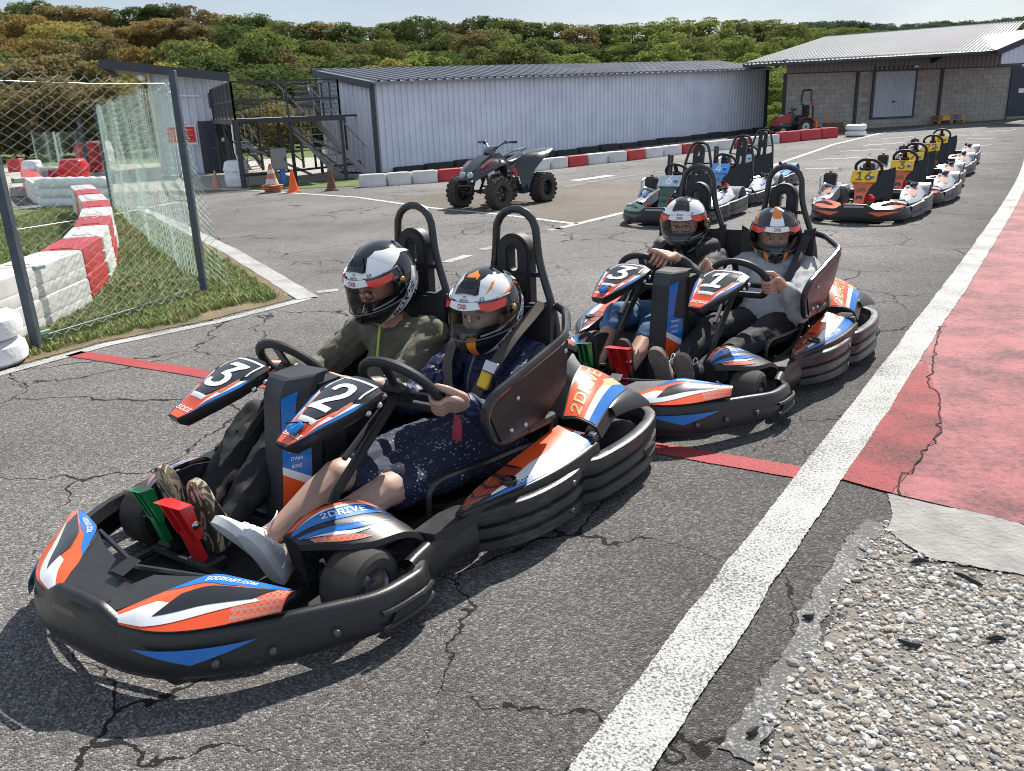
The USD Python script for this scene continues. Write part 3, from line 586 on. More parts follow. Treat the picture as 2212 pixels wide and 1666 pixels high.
part(p, 'pipe', bar(fL(.25, h0*.76, .06), fL(LL*.62, h0*.76-.05, .06), .05, .05), 'sticker_white'); part(p, 'lamp', ball(fL(-.25, h0-.22, .25), .10, 2), 'sticker_white')
sp = part(p, 'notice_board', panel_on(fL, .16, 1.02, .86, 1.42, .05, .075), 'sticker_white'); part(sp, 'notice_sheet', panel_on(fL, .20, .98, .93, 1.38, .075, .08), 'red_plastic')
for i in range(7): part(sp, 'print_line', panel_on(fL, .26, .92-.1*(i % 3), .98+i*.05, .993+i*.05, .08, .083), 'sand_sticker')

# the block building
W0, W1 = hit(1693, 290), hit(2181, 257); w = unit((W1-W0)*[1, 1, 0]); wn = np.array([w[1], -w[0], 0]); WL_ = np.linalg.norm((W1-W0)[:2]); ZW = 2.37; WDIR = w
p = thing('block_building', 'long building of tan concrete blocks under a pale ribbed metal roof', 'building')
f = lambda s, z, o=0.0: np.array([W0[0], W0[1], 0])+w*s+wn*o+[0, 0, z]
wall_p = part(p, 'wall', panel_on(f, 0, WL_+4, -.2, ZW, -.25, -.012), 'mortar')
def s_of(px, py):                                                     # where a sight line meets the wall plane
    d = ray(px, py); t = (np.dot(np.array([W0[0], W0[1], 0])-CAM, wn))/np.dot(d, wn); P = CAM+d*t; return float(np.dot(P-W0, w)), float(P[2])
s0, z1 = s_of(1892, 153); s1, z0 = s_of(1968, 250); rb = np.random.default_rng(8); nb_ = 0; rest = []
CH, CL = .168, .46; zc = float(gz(W0[0], W0[1]))-.15; ci = 0
while zc < ZW-.05:
    s = -(ci % 2)*CL/2
    while s < WL_-.1:
        a, b = max(s, 0)+.006, min(s+CL, WL_)-.006; zz0, zz1 = zc+.006, min(zc+CH, ZW)-.006
        if b-a > .08 and zz1-zz0 > .05 and not (b > s0-.04 and a < s1+.04 and zz1 > z0-.03 and zz0 < z1+.2) and zz1 > gz(*f(a, 0)[:2]):
            m = panel_on(f, a, b, zz0, zz1, -.02, .004+.004*rb.random()); mm = ('block_tan', 'block_dark', 'block_pale')[rb.choice(3, p=(.5, .25, .25))]
            if nb_ < 300: part(wall_p, 'block', m, mm, smooth=False); nb_ += 1
            else: rest.append(m)
        s += CL
    zc += CH; ci += 1
if rest: part(wall_p, 'block', cat(rest), 'block_tan', kind='stuff', smooth=False)
sh = part(p, 'shutter', ribbed(f(s0, 0, .02), f(s1, 0, .02), z1-.05, z1-.05, .11, .02, z0, z0), 'shutter', smooth=False)
for a, b, c, d_ in ((s0-.10, s0, z0-.04, z1+.18), (s1, s1+.08, z0-.04, z1+.18), (s0-.1, s1+.08, z0-.06, z0), (s0-.1, s1+.08, z1, z1+.16)): part(p, 'shutter_frame', panel_on(f, a, b, c, d_, -.01, .05), 'trim_dark')
part(sh, 'lock', panel_on(f, (s0+s1)/2-.05, (s0+s1)/2+.05, (z0+z1)/2-.32, (z0+z1)/2-.27, .04, .07), 'black_matte'); part(p, 'vent_box', panel_on(f, s1-.12, s1+.02, z1+.06, z1+.14, .05, .10), 'sticker_white')
for px, py in ((1692, 225), (1848, 215), (2030, 200)):
    s, _ = s_of(px, py); part(p, 'column', panel_on(f, s-.06, s+.06, -.1, ZW, .012, .06), 'steel_frame')
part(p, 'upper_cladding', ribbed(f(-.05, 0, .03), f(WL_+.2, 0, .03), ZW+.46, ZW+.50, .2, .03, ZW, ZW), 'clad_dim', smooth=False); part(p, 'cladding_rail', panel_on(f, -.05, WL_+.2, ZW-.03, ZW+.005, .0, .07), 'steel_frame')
EL, ER = at_depth(1606, 140, 32.3), at_depth(2156, 109, 33.2); RL, RR = at_depth(1780, 83, 40.5), at_depth(2212, 48.5, 42.0); ER2 = ER+(ER-EL)*.35; RR2 = RR+(RR-RL)*.4
part(p, 'roof', ribbed_quad(EL, ER, RR+(RR-RL)*.0, RL, 62, .075), 'roof_zinc', smooth=False); part(p, 'gutter', bar(EL-[0, 0, .05], ER-[0, 0, .05], .08, .09), 'trim_dark'); part(p, 'ridge_cap', bar(RL+[0, 0, .06], RR+[0, 0, .06], .25, .05), 'roof_zinc')
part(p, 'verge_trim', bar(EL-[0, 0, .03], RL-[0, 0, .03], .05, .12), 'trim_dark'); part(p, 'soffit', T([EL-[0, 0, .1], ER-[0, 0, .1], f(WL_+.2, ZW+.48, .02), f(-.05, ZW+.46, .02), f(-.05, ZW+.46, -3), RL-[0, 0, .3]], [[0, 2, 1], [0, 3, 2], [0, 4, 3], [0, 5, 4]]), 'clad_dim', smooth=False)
for px, py in ((1675, 131), (2012, 121)):
    s, z = s_of(px, py); part(p, 'bracket', hull([f(s-.04, ZW+.46, .05), f(s+.04, ZW+.46, .05), f(s-.04, ZW+.18, .05), f(s+.04, ZW+.18, .05), f(s-.04, ZW+.46, .8), f(s+.04, ZW+.46, .8)]), 'trim_dark')
g0, g1, g2, g3 = at_depth(2162, 139, 32.6), at_depth(2280, 133, 32.6), at_depth(2280, 62, 32.6), at_depth(2162, 112, 32.6)
part(p, 'porch_wall', ribbed(g0, g1, g3[2], g2[2], .16, .025, g0[2], g1[2]), 'clad_grey', smooth=False); part(p, 'porch_fascia', bar(g3-[.12, 0, .02], g2+[0, 0, .04], .10, .20), 'trim_dark'); part(p, 'porch_sill', bar(g0-[.1, 0, .02], g1-[0, 0, .02], .12, .05), 'trim_dark'); part(p, 'porch_roof', T([g3-[.12, 0, -.06], g2+[0, 0, .12], g2+[0, 8, .12], ER+[0, .2, .03]], [[0, 1, 2], [0, 2, 3]]), 'roof_zinc')
sd, zd = s_of(2178, 200); dp = part(p, 'door', panel_on(f, sd, sd+1.6, .1, ZW-.06, .01, .06), 'door_blue'); part(dp, 'notice', panel_on(f, sd+.42, sd+.66, 1.35, 1.52, .06, .068), 'sticker_white'); part(p, 'door_step', panel_on(f, sd, sd+1.6, .1, .46, -.01, .09), 'concrete')
br = at_depth(2055, 143, 33.0)

# ---------------------------------------------------------------- two-seat kart
def arc_surface(outline, prof_of):
    """Band round an outline: prof_of(i) gives (offset outwards, z) pairs at outline point i."""
    o = np.asarray(outline, float); t = np.gradient(o, axis=0); t /= np.linalg.norm(t, axis=1, keepdims=True)
    nrm = np.stack([t[:, 1], -t[:, 0]], 1)
    return np.array([[[*(o[i]+nrm[i]*q[0]), q[1]] for q in prof_of(i)] for i in range(len(o))])
def along(outline, n):
    o = np.asarray(outline, float); d = np.r_[0, np.cumsum(np.linalg.norm(np.diff(o[:, :2], axis=0), axis=1))]
    t = np.linspace(0, d[-1], n); return np.stack([np.interp(t, d, o[:, k]) for k in range(o.shape[1])], 1), t
class Kit:
    """Collects (path, mesh, material) of a thing's parts so that several copies can be emitted."""
    def __init__(s): s.items = []
    def add(s, name, mesh, m, sub=(), label=None, smooth=35):
        s.items.append((name, cat(mesh) if isinstance(mesh, list) else mesh, m, list(sub), label, smooth))
    def emit(s, parent):
        for name, mesh, m, sub, label, smooth in s.items:
            p = part(parent, name, mesh, m, label, smooth)
            for q in sub: part(p, q[0], cat(q[1]) if isinstance(q[1], list) else q[1], q[2], None, q[3] if len(q) > 3 else smooth)

def wheel_meshes(c, r, w, rim=.55):
    t = lathe([(r*rim, -w*.46), (r*.80, -w*.50), (r*.93, -w*.44), (r, -w*.30), (r, w*.30), (r*.93, w*.44), (r*.80, w*.50), (r*rim, w*.46)], 28, 'y', c)
    h = lathe([(0, -w*.30), (r*.2, -w*.34), (r*.25, -w*.2), (r*.5, -w*.28), (r*rim, -w*.42), (r*rim, w*.42), (r*.5, w*.28), (r*.25, w*.2), (r*.2, w*.34), (0, w*.30)], 20, 'y', c)
    return t, h

def bumper_band(outline, zt, z0=.05, lip=.022, groove=(), n=70, wall=.05):
    """Moulded band: zt(t) rim height by arc fraction; groove: (z fraction, depth) ribs."""
    o, t = along(outline, n)
    if groove:
        zz = [0, .06]; 
        for a, b, dpt in groove: zz += [a-.04, a, b, b+.04]
        dd = [-.02, 0]
        for a, b, dpt in groove: dd += [0, -dpt, -dpt, 0]
        zz += [.90, .96, 1.0]; dd += [0, -.004, -.018]
    else:
        zz = [0, .06, .22, .45, .66, .80, .90, .97, 1.0]; dd = [-.034, -.012, .001, .003, -.004, -.010, -.013, -.021, -.034]
    L = t[-1]
    def prof(i):
        h = zt(t[i]/L)
        p = [(-wall, z0+.02)]+[(d, z0+(h-z0)*z) for d, z in zip(dd, zz)]
        return p+[(-.050, h-.004), (-.058, h-.05)]
    P = arc_surface(o, prof)
    return grid(P, flip=False), (o, t, prof)

def twin_kart_kit():
    K = Kit()
    half_f = [(.955, 0), (.952, .12), (.937, .22), (.90, .33), (.84, .42), (.76, .503), (.654, .58), (.51, .668), (.37, .738), (.25, .752), (.17, .747), (.118, .715), (.088, .692)]
    half_f = spline(np.array(half_f), 50)
    front = np.vstack([half_f[::-1]*[1, -1], half_f[1:]])            # from right to left through the nose
    def zt(u):
        a = abs(u-.5)*2
        return np.interp(a, [0, .085, .15, .30, .45, .6, .75, .9, 1], [.272, .268, .222, .214, .214, .205, .192, .185, .172])
    fb, (o, t, prof) = bumper_band(front, zt, n=130)
    Lf = t[-1]
    def Sf(uv):                                                       # u: metres along from the nose, v: height
        ox = np.interp(uv[:, 0]+Lf/2, t, o[:, 0]); oy = np.interp(uv[:, 0]+Lf/2, t, o[:, 1])
        tx = np.interp(uv[:, 0]+Lf/2+.01, t, o[:, 0])-np.interp(uv[:, 0]+Lf/2-.01, t, o[:, 0]); ty = np.interp(uv[:, 0]+Lf/2+.01, t, o[:, 1])-np.interp(uv[:, 0]+Lf/2-.01, t, o[:, 1])
        l = np.hypot(tx, ty)+1e-9
        return np.stack([ox+ty/l*.006, oy-tx/l*.006, uv[:, 1]], 1)
    subs = []
    for s in (-1, 1):
        subs.append(('blue_flash', decal(Polygon([(s*.26, .172), (s*.62, .176), (s*.43, .122)]), Sf, .006, .05), 'blue'))
        for uu, vv in ((.50, .118), (.66, .122), (.85, .122)):
            c = Sf(np.array([[s*uu, vv]]))[0]; nn = unit([c[0]-.2, c[1], 0]); subs.append(('bolt', lathe([(0, .010), (.010, .009), (.014, .002), (.014, -.01)], 12, 'z') , 'dark_steel'))
            m = subs[-1][1]; x = unit(np.cross([0, 0, 1], nn)); R = np.stack([x, np.cross(nn, x), nn], 1); subs[-1] = ('bolt', T(m.vertices@R.T+c+nn*.004, m.faces), 'dark_steel')
        a, b = 1.02, 1.20                                              # vent with two bars near the outer end
        subs.append(('vent', decal(Polygon([(s*a, .088), (s*b, .084), (s*(b+.02), .118), (s*(a+.03), .130)]), Sf, .0075, .03), 'black_matte'))
        for v0, v1 in ((.080, .084), (.134, .128)):
            pts = Sf(np.array([[s*(a-.02+(b-a+.06)*q), v0+(v1-v0)*q] for q in np.linspace(0, 1, 8)])); subs.append(('rib', tube(pts+[.006, s*.006, 0], .009, 6), 'worn_plastic'))
    nose_slot = decal(Polygon([(-.065, .228), (.065, .228), (.05, .250), (-.05, .250)]), Sf, .0135, .03)
    subs.append(('nose_slot', nose_slot, 'dark_steel'))
    K.add('front_bumper', fb, 'worn_plastic', subs)
    # flat nose panel with a raised wedge either side
    hood = Polygon([(.925, -.12), (.925, .12), (.66, .305), (.70, .21), (.735, .11), (.795, .08), (.795, -.05), (.735, -.09), (.70, -.21), (.66, -.305)])
    def Sh(uv): return np.stack([uv[:, 0], uv[:, 1], .232+.05*np.clip((.93-uv[:, 0])/.28, 0, 1)], 1)
    hm = thick(decal(hood, Sh, 0, .06), .012)
    pocket = decal(Polygon([(.915, -.06), (.915, .07), (.87, .09), (.87, -.08)]), Sh, .002, .05)
    K.add('nose_panel', hm, 'carbon_grey', [('pocket', pocket, 'black_matte'), ('latch', hull([(.80, -.02, .278), (.80, .05, .278), (.72, -.03, .288), (.72, .03, .288), (.74, 0, .262)]), 'black_plastic'),
                                           ('brace', tube([(.64, -.33, .262), (.72, 0, .255), (.64, .33, .262)], .010, 6), 'black_metal')])
    ou = spline(np.array([(.925, .135, .219), (.895, .30, .216), (.825, .408, .216), (.735, .495, .222), (.64, .572, .228)]), 20)
    _in = fillet([(.918, .114, .224), (.655, .304, .290), (.567, .560, .256)], .035, 5); inn = along(_in, 20)[0]
    def Sw(uv):
        u = np.clip(uv[:, 0], 0, 1)*19; v = np.clip(uv[:, 1], 0, 1)
        f = lambda a: np.stack([np.interp(u, np.arange(20), a[:, k]) for k in range(3)], 1)
        A, B = f(ou), f(inn); P = A+(B-A)*v[:, None]; P[:, 2] += .018*np.sin(np.pi*v)*np.clip(u/4, 0, 1)
        return P
    uv = np.stack(np.meshgrid(np.linspace(0, 1, 16), np.linspace(0, 1, 7), indexing='ij'), -1)
    wm = thick(grid(Sw(uv.reshape(-1, 2)).reshape(16, 7, 3)), .02)
    gr = [('orange', Polygon([(.02, .03), (1, .0), (1, .82), (.55, .86), (.40, 1), (.02, .97)]), 'orange', .0012),
          ('net', Polygon([(.72, .02), (.99, .03), (.99, .80), (.70, .83)]), 'orange_net', .0018),
          ('white', Polygon([(.03, .40), (.10, .10), (.25, .08), (.55, .20), (.86, .36), (.82, .46), (.40, .46), (.30, .62)]), 'sticker_white', .0026),
          ('vent', Polygon([(.30, .27), (.55, .34), (.82, .42), (.93, .74), (.60, .70), (.42, .66)]), 'sticker_black', .0036),
          ('blue', Polygon([(.30, 1), (.40, .86), (.62, .74), (.97, .78), (.98, .99)]), 'blue', .0026)]
    for s in (1, -1):
        fix = (lambda m: m) if s == 1 else mirror_y
        subs = [(n if n != 'vent' else 'vent_recess', fix(decal(p, Sw, off, .05)), m) for n, p, m, off in gr]
        tx = affine(text2d('SODIKART.COM', .07, True, .2, .62), (.6*s, 0), (0, 1.3), (.66, .88))
        subs.append(('lettering', fix(decal(tx, Sw, .0034)), 'sticker_white'))
        K.add('nose_wedge', fix(wm), 'black_plastic', subs)
    # side nerf, pods, rear
    neck = np.array([(.17, .70), (.10, .692), (.0, .683), (-.09, .690), (-.175, .706)])
    pod = np.vstack([spline(np.array([(-.175, .700), (-.195, .722), (-.26, .775), (-.34, .818), (-.46, .852), (-.58, .868), (-.68, .862), (-.715, .852)]), 30),
                     spline(np.array([(-.725, .852), (-.745, .872), (-.85, .908), (-1.0, .926), (-1.15, .926), (-1.28, .908), (-1.37, .875), (-1.43, .81), (-1.455, .72)]), 34)])
    for s in (1, -1):
        fix = (lambda m: m) if s == 1 else mirror_y
        nb, _ = bumper_band(neck, lambda u: .195+.02*u, z0=.06, n=10)
        step = prism(Polygon([(.045, .585), (-.18, .575), (-.235, .675), (-.215, .70), (.03, .668)]), .14, .222)
        K.add('side_nerf', fix(nb), 'worn_plastic', [('step_pad', fix(step), 'black_plastic')])
        pb, (po, pt, pp) = bumper_band(pod, lambda u: np.interp(u, [0, .1, .5, 1], [.222, .238, .252, .262]), z0=.05, groove=((.30, .38, .016), (.62, .70, .016)), n=70)
        sb = []
        for bx, by, bz in ((-.60, .868, .204), (-.583, .870, .094)):
            m = lathe([(0, .008), (.010, .007), (.013, .001), (.013, -.006)], 12, 'y', (bx, by, bz)); sb.append(('bolt', fix(m), 'dark_steel'))
        sl = box((-1.18, .922, .150), (.12, .02, .036), rz=0, bev=.008); sb.append(('slot', fix(sl), 'black_matte'))
        K.add('side_bumper', fix(pb), 'worn_plastic', sb)
        # sloping pod panel with the printed sticker
        po_o = spline(np.array([(-.125, .668, .236), (-.24, .715, .246), (-.345, .765, .257), (-.60, .835, .275), (-.83, .852, .290)]), 16)
        po_i = spline(np.array([(-.115, .655, .238), (-.25, .640, .262), (-.40, .645, .285), (-.62, .665, .318), (-.80, .684, .346)]), 16)
        def Sp(uv, A0=po_o, B0=po_i):
            u = np.clip(uv[:, 0], 0, 1)*15; v = uv[:, 1]
            f = lambda a: np.stack([np.interp(u, np.arange(16), a[:, k]) for k in range(3)], 1)
            A, B = f(A0), f(B0); P = A+(B-A)*v[:, None]; P[:, 2] += .010*np.sin(np.pi*np.clip(v, 0, 1)); return P
        uv = np.stack(np.meshgrid(np.linspace(0, 1, 18), np.linspace(0, 1, 6), indexing='ij'), -1)
        pm = thick(grid(Sp(uv.reshape(-1, 2)).reshape(18, 6, 3)), .03)
        skirt = thick(grid(np.stack([po_o, po_o-[0, -.006, .06]], 1)), .01)
        dec = [('orange', Polygon([(.10, .30), (1, .42), (1, 1), (.10, 1)]), 'orange', .001), ('net', Polygon([(.02, .10), (.22, .30), (.50, .55), (.50, 1), (.02, 1)]), 'orange_dark_net', .0016),
               ('white', Polygon([(.20, .18), (1, .38), (1, .55), (.55, .55), (.22, .28)]), 'sticker_white', .0022), ('blue', Polygon([(.10, .04), (.98, .06), (.98, .38), (.62, .36), (.28, .16)]), 'blue', .0018)]
        subs = [('skirt', fix(skirt), 'black_plastic')]+[(n, fix(decal(p, Sp, off, .05)), m) for n, p, m, off in dec]
        tx = affine(text2d('SODIKART.COM', .09, True, .2, .75), (.55*s, 0), (0, 1.5), (.52, .22))
        subs.append(('lettering', fix(decal(tx, Sp, .003)), 'sticker_white'))
        c = Sp(np.array([[.36, .42]]))[0]
        subs.append(('filler_hole', fix(lathe([(.014, .004), (.030, .010), (.036, .006), (.036, -.01)], 20, 'z', c)), 'black_gloss')); subs.append(('filler_cap', fix(lathe([(0, .004), (.018, .002), (.02, -.006)], 14, 'z', c)), 'dark_steel'))
        K.add('pod_panel', fix(pm), 'black_plastic', subs)
        K.add('latch', fix(box((-.838, .822, .300), (.06, .05, .035), bev=.008)), 'black_plastic', [('clip', fix(box((-.838, .826, .320), (.035, .03, .012), bev=.004)), 'steel')])
        # engine and wheel cover behind the seat
        TL, BL, BR, TR = map(np.array, ((-1.16, .60, .50), (-.825, .690, .372), (-.856, .835, .345), (-1.255, .79, .385)))
        def Sc(uv):
            u, v = uv[:, :1], uv[:, 1:]
            P = BL*(1-u)*(1-v)+BR*u*(1-v)+TR*u*v+TL*(1-u)*v; P[:, 2:] += .035*np.sin(np.pi*v)*(1-.4*u)+.018*np.sin(np.pi*u); return P
        uv = np.stack(np.meshgrid(np.linspace(0, 1, 9), np.linspace(0, 1, 12), indexing='ij'), -1)
        cov = grid(Sc(uv.reshape(-1, 2)).reshape(9, 12, 3)); 
        # inner slope towards the seat, crest and flap over the wheel
        v1 = np.linspace(0, 1, 12); e0 = Sc(np.stack([0*v1, v1], 1)); e1 = e0+np.array([-.03, -.075, .0])+np.outer(v1, [-.06, -.02, .02]); e2 = e1+[-.05, -.05, -.16]
        inner = grid(np.stack([e2, e1, e0], 0))
        f0 = Sc(np.stack([0*v1+1, v1], 1)); f1 = f0+np.outer(np.ones(12), [-.01, .02, -.05]); 
        lower = grid(np.stack([f0, f1], 0))
        fl0 = f0[4:]; fl1 = fl0+np.outer(np.linspace(.1, 1, len(fl0)), [-.06, .055, -.055])+[0, .02, -.01]; fl2 = fl1+[0, .005, -.02]
        flap = grid(np.stack([fl0+[0, 0, .004], (fl0+fl1)/2+[0, 0, .012], fl1, fl2], 0))
        cv = [cov, inner, lower]
        subs = [('flap', fix(thick(flap, .008)), 'black_plastic')]
        dec = [('orange', Polygon([(.04, .02), (.62, .02), (.62, .98), (.04, .98)]), 'orange', .001), ('white', Polygon([(.62, .02), (.76, .02), (.76, .80), (.62, .62)]), 'sticker_white', .0016),
               ('blue', Polygon([(.76, .02), (.97, .02), (.97, .98), (.86, .98), (.76, .80)]), 'blue', .0016), ('sand', Polygon([(.62, .62), (.76, .80), (.86, .98), (.66, .98), (.56, .80), (.62, .74)]), 'sand_sticker', .0018)]
        subs += [(n, fix(decal(p, Sc, off, .06)), m) for n, p, m, off in dec]
        sgn = 1 if s == 1 else -1
        tx = affine(text2d('2DRIVE', .26, True, .15, .8), (0, .86), (-1.1, 0), (.33, .50)) if s == 1 else affine(text2d('2DRIVE', .26, True, .15, .8), (0, -.86), (-1.1, 0), (.33, .5))
        subs.append(('lettering', fix(decal(tx, Sc, .0026)), 'sand_sticker'))
        tx = affine(text2d('2D', .20, True, .15, .8), (0, .5 if s == 1 else -.5), (-1, 0) if s == 1 else (1, 0), (.5, .5))
        K.add('rear_cover', [fix(m) for m in [thick(cov, .012), thick(inner, .012), thick(lower, .012)]], 'black_plastic', subs)
        t_, h_ = wheel_meshes((-1.14, s*.765, .135), .135, .20); K.add('rear_wheel', t_, 'rubber', [('rim', h_, 'dark_steel')])
        t_, h_ = wheel_meshes((.285, s*.545, .128), .130, .15); K.add('front_wheel', t_, 'tyre_dusty', [('rim', h_, 'steel')])
        # front mudguard
        xi = np.array([(.418, .360, .318), (.34, .365, .350), (.22, .385, .352), (.12, .41, .330), (.05, .47, .27), (.035, .56, .20)])
        xo = np.array([(.405, .405, .292), (.33, .50, .285), (.24, .585, .275), (.14, .615, .268), (.06, .635, .225), (.04, .640, .188)])
        A, B = spline(xi, 22), spline(xo, 22); W = np.linspace(0, 1, 8)
        def Sg(uv, A=A, B=B):
            u = np.clip(uv[:, 0], 0, 1)*21; v = np.clip(uv[:, 1], 0, 1); f = lambda a: np.stack([np.interp(u, np.arange(22), a[:, k]) for k in range(3)], 1)
            P = f(A)+(f(B)-f(A))*v[:, None]; P[:, 2] += (.010*np.sin(np.pi*v)+.008*np.exp(-((v-.53)/.05)**2))*np.sin(np.pi*np.clip(uv[:, 0]*.8+.12, 0, 1)); return P
        uv = np.stack(np.meshgrid(np.linspace(0, 1, 22), W, indexing='ij'), -1); G = Sg(uv.reshape(-1, 2)).reshape(22, 8, 3)
        edge = grid(np.stack([G[:, -1], G[:, -1]+[0, .004, -.022], G[:, -1]+[0, -.012, -.026]], 1))
        back = grid(np.stack([G[0, :], G[0, :]-[.02, 0, .10], G[0, :]*[1, .95, 1]-[.05, .0, .21]], 1).transpose(1, 0, 2))
        inner = side_prism([(.418, .312), (.34, .345), (.22, .348), (.12, .325), (.05, .27), (.06, .12), (.37, .10)], .352, .362)
        dec = [('orange', Polygon([(.01, .05), (.30, .0), (.66, .02), (.76, .10), (.30, .08), (.05, .20)]), 'orange', .001), ('white', Polygon([(.03, .26), (.30, .08), (.76, .10), (.82, .16), (.34, .13)]), 'sticker_white', .0012),
               ('blue', Polygon([(.01, .46), (.03, .26), (.34, .13), (.82, .16), (.84, .26), (.60, .42), (.30, .44)]), 'blue', .001),
               ('blue', Polygon([(.03, .62), (.35, .58), (.72, .62), (.60, .68), (.30, .72), (.04, .74)]), 'blue', .001), ('white', Polygon([(.07, .76), (.30, .72), (.55, .74), (.40, .80), (.25, .79)]), 'sticker_white', .001),
               ('orange', Polygon([(.10, .82), (.25, .79), (.42, .81), (.52, .90), (.30, .95), (.12, .95)]), 'orange_net', .001)]
        subs = [('sticker', fix(decal(p, Sg, -off-.001, .05)), m) for n, p, m, off in dec]
        tx = affine(text2d('2DRIVE', .115, True, .15, 1.7), (.34*s, 0), (0, -1.3), (.42, .27))
        subs.append(('lettering', fix(decal(tx, Sg, -.0035)), 'sticker_white'))
        K.add('mudguard', [fix(m) for m in (thick(grid(G), -.010), edge, back, inner)], 'black_plastic', subs)
        # low rail and side panel in its tube
        K.add('side_rail', fix(tube(fillet([(-.86, .525, .222), (-.51, .522, .262), (-.215, .516, .302), (-.140, .514, .285), (-.128, .512, .08)], .07), .011, 8)), 'black_metal')
        if s == 1:
            loop = [(-1.10, .520, .775), (-1.06, .585, .765), (-.795, .735, .738), (-.345, .672, .606), (-.312, .655, .540), (-.395, .645, .395), (-.75, .66, .388)]
            K.add('side_tube', fix(tube(fillet(loop, .07), .019, 10)), 'black_metal', [('collar', fix(tube([(-.60, .652, .392), (-.79, .662, .387)], .023, 10)), 'black_plastic')])
            pn = Polygon([(-.80, .722), (-.352, .593), (-.328, .54), (-.40, .41), (-.72, .41), (-.85, .52)])
            def Spn(uv): return np.stack([uv[:, 0], .655+.07*np.clip((-.35-uv[:, 0])/.45, 0, 1)*np.clip((uv[:, 1]-.4)/.33, 0, 1)+.01, uv[:, 1]], 1)
            pl = thick(decal(pn, Spn, 0, .08), .008)
            subs = [('rivet', fix(ball(Spn(np.array([q]))[0]+[0, .008, 0], .011, 1)), 'steel') for q in ((-.50, .56), (-.46, .44), (-.56, .43), (-.79, .68))]
            K.add('side_panel', fix(pl), 'side_panel_film', subs)
    rear, _ = bumper_band(np.array([(-1.455, .73), (-1.475, .5), (-1.48, 0), (-1.475, -.5), (-1.455, -.73)]), lambda u: .24, n=20); K.add('rear_bumper', rear, 'worn_plastic')
    # chassis and floor
    K.add('floor_tray', prism(Polygon([(.80, -.30), (.80, .30), (.60, .42), (.05, .47), (-.95, .50), (-.95, -.50), (.05, -.47), (.60, -.42)]), .045, .055), 'black_matte')
    fr = [tube([(.64, s*.34, .085), (.05, s*.38, .085), (-1.35, s*.40, .085)], .016, 7) for s in (-1, 1)]+[tube([(.64, -.34, .085), (.64, .34, .085)], .016, 7), tube([(.44, -.36, .09), (.44, .36, .09)], .014, 6), tube([(.05, -.5, .10), (.05, .5, .10)], .016, 7),
         tube([(.40, -.5, .17), (.22, -.3, .16)], .012, 6), tube([(.40, .5, .17), (.22, .3, .16)], .012, 6), tube([(-1.2, -.7, .13), (-1.2, .7, .13)], .02, 8)]
    K.add('chassis_frame', fr, 'chassis')
    K.add('engine', [box((-1.26, .10, .24), (.30, .40, .26), bev=.03), box((-1.26, -.30, .22), (.26, .25, .22), bev=.03)], 'dark_steel')
    # pedals: foot plate, stem, ribs
    def pedal(yc, w, zt, x):
        pl_ = hull([(x, yc-w/2, zt), (x, yc+w/2, zt+.006), (x+.05, yc-w/2, zt+.002), (x+.05, yc+w/2, zt+.008), (x-.012, yc-w/2, zt-.012), (x-.012, yc+w/2, zt-.008)])
        face = hull([(x-.01, yc-w*.42, zt), (x-.01, yc+w*.42, zt), (x-.035, yc-w*.40, zt-.13), (x-.035, yc+w*.40, zt-.13), (x+.004, yc-w*.42, zt), (x+.004, yc+w*.42, zt), (x-.022, yc-w*.40, zt-.13), (x-.022, yc+w*.40, zt-.13)])
        stem = hull([(x-.03, yc-w*.20, zt-.12), (x-.03, yc+w*.20, zt-.12), (x-.07, yc-w*.16, .075), (x-.07, yc+w*.22, .075), (x+.0, yc-w*.20, zt-.12), (x+.0, yc+w*.20, zt-.12), (x-.04, yc-w*.16, .075), (x-.04, yc+w*.22, .075)])
        ribs = [hull([(x+.0, yc+k*w-.004, zt), (x+.04, yc+k*w-.004, zt), (x-.03, yc+k*w-.004, zt-.14), (x-.012, yc+k*w-.004, zt-.14), (x+.0, yc+k*w+.004, zt), (x+.04, yc+k*w+.004, zt), (x-.03, yc+k*w+.004, zt-.14), (x-.012, yc+k*w+.004, zt-.14)]) for k in (-.38, 0, .38)]
        return pl_, face, stem, ribs
    a, b, c, d = pedal(-.108, .145, .352, .468); K.add('brake_pedal', [a, b, c]+d, 'red_plastic', [('pivot', ball((.455, -.06, .27), .020, 2), 'steel')])
    a, b, c, d = pedal(-.335, .080, .345, .440); K.add('throttle_pedal', [a, b, c]+d, 'green_plastic')
    K.add('pedal_mount', box((.40, -.10, .085), (.10, .12, .05), bev=.01), 'black_plastic'); K.add('pedal_mount', box((.38, -.33, .085), (.08, .08, .05), bev=.01), 'black_plastic')
    # seats: a bench shell with two buckets, back, head rests, hoops
    for s in (-1, 1):
        y0 = s*.29
        rows = []
        for v in np.linspace(-1, 1, 9):
            rows.append([(x, y0+v*.235, z+.05*v**4+(.06 if abs(v) == 1 else 0)*0) for x, z in ((-.30, .11), (-.42, .085), (-.60, .075), (-.78, .09), (-.93, .16), (-1.01, .32), (-1.04, .52), (-1.055, .77))])
        K.add('seat', thick(grid(np.array(rows), flip=True), .02), 'seat_black')
        hs = LineString([(0, .60), (0, .995)]).buffer(.087); hs = hs.difference(LineString([(0, .935), (0, 1.0)]).buffer(.021))
        hm = prism(hs, 0, .05); v = hm.vertices; hr = T(np.stack([-1.11-v[:, 2]*1.0, y0+v[:, 0], v[:, 1]+.0], 1), hm.faces)
        bk = hs.buffer(-.014); hm2 = prism(bk, 0, .068); v2 = hm2.vertices; front_pad = T(np.stack([-1.170+v2[:, 2], y0+v2[:, 0], v2[:, 1]], 1), hm2.faces)
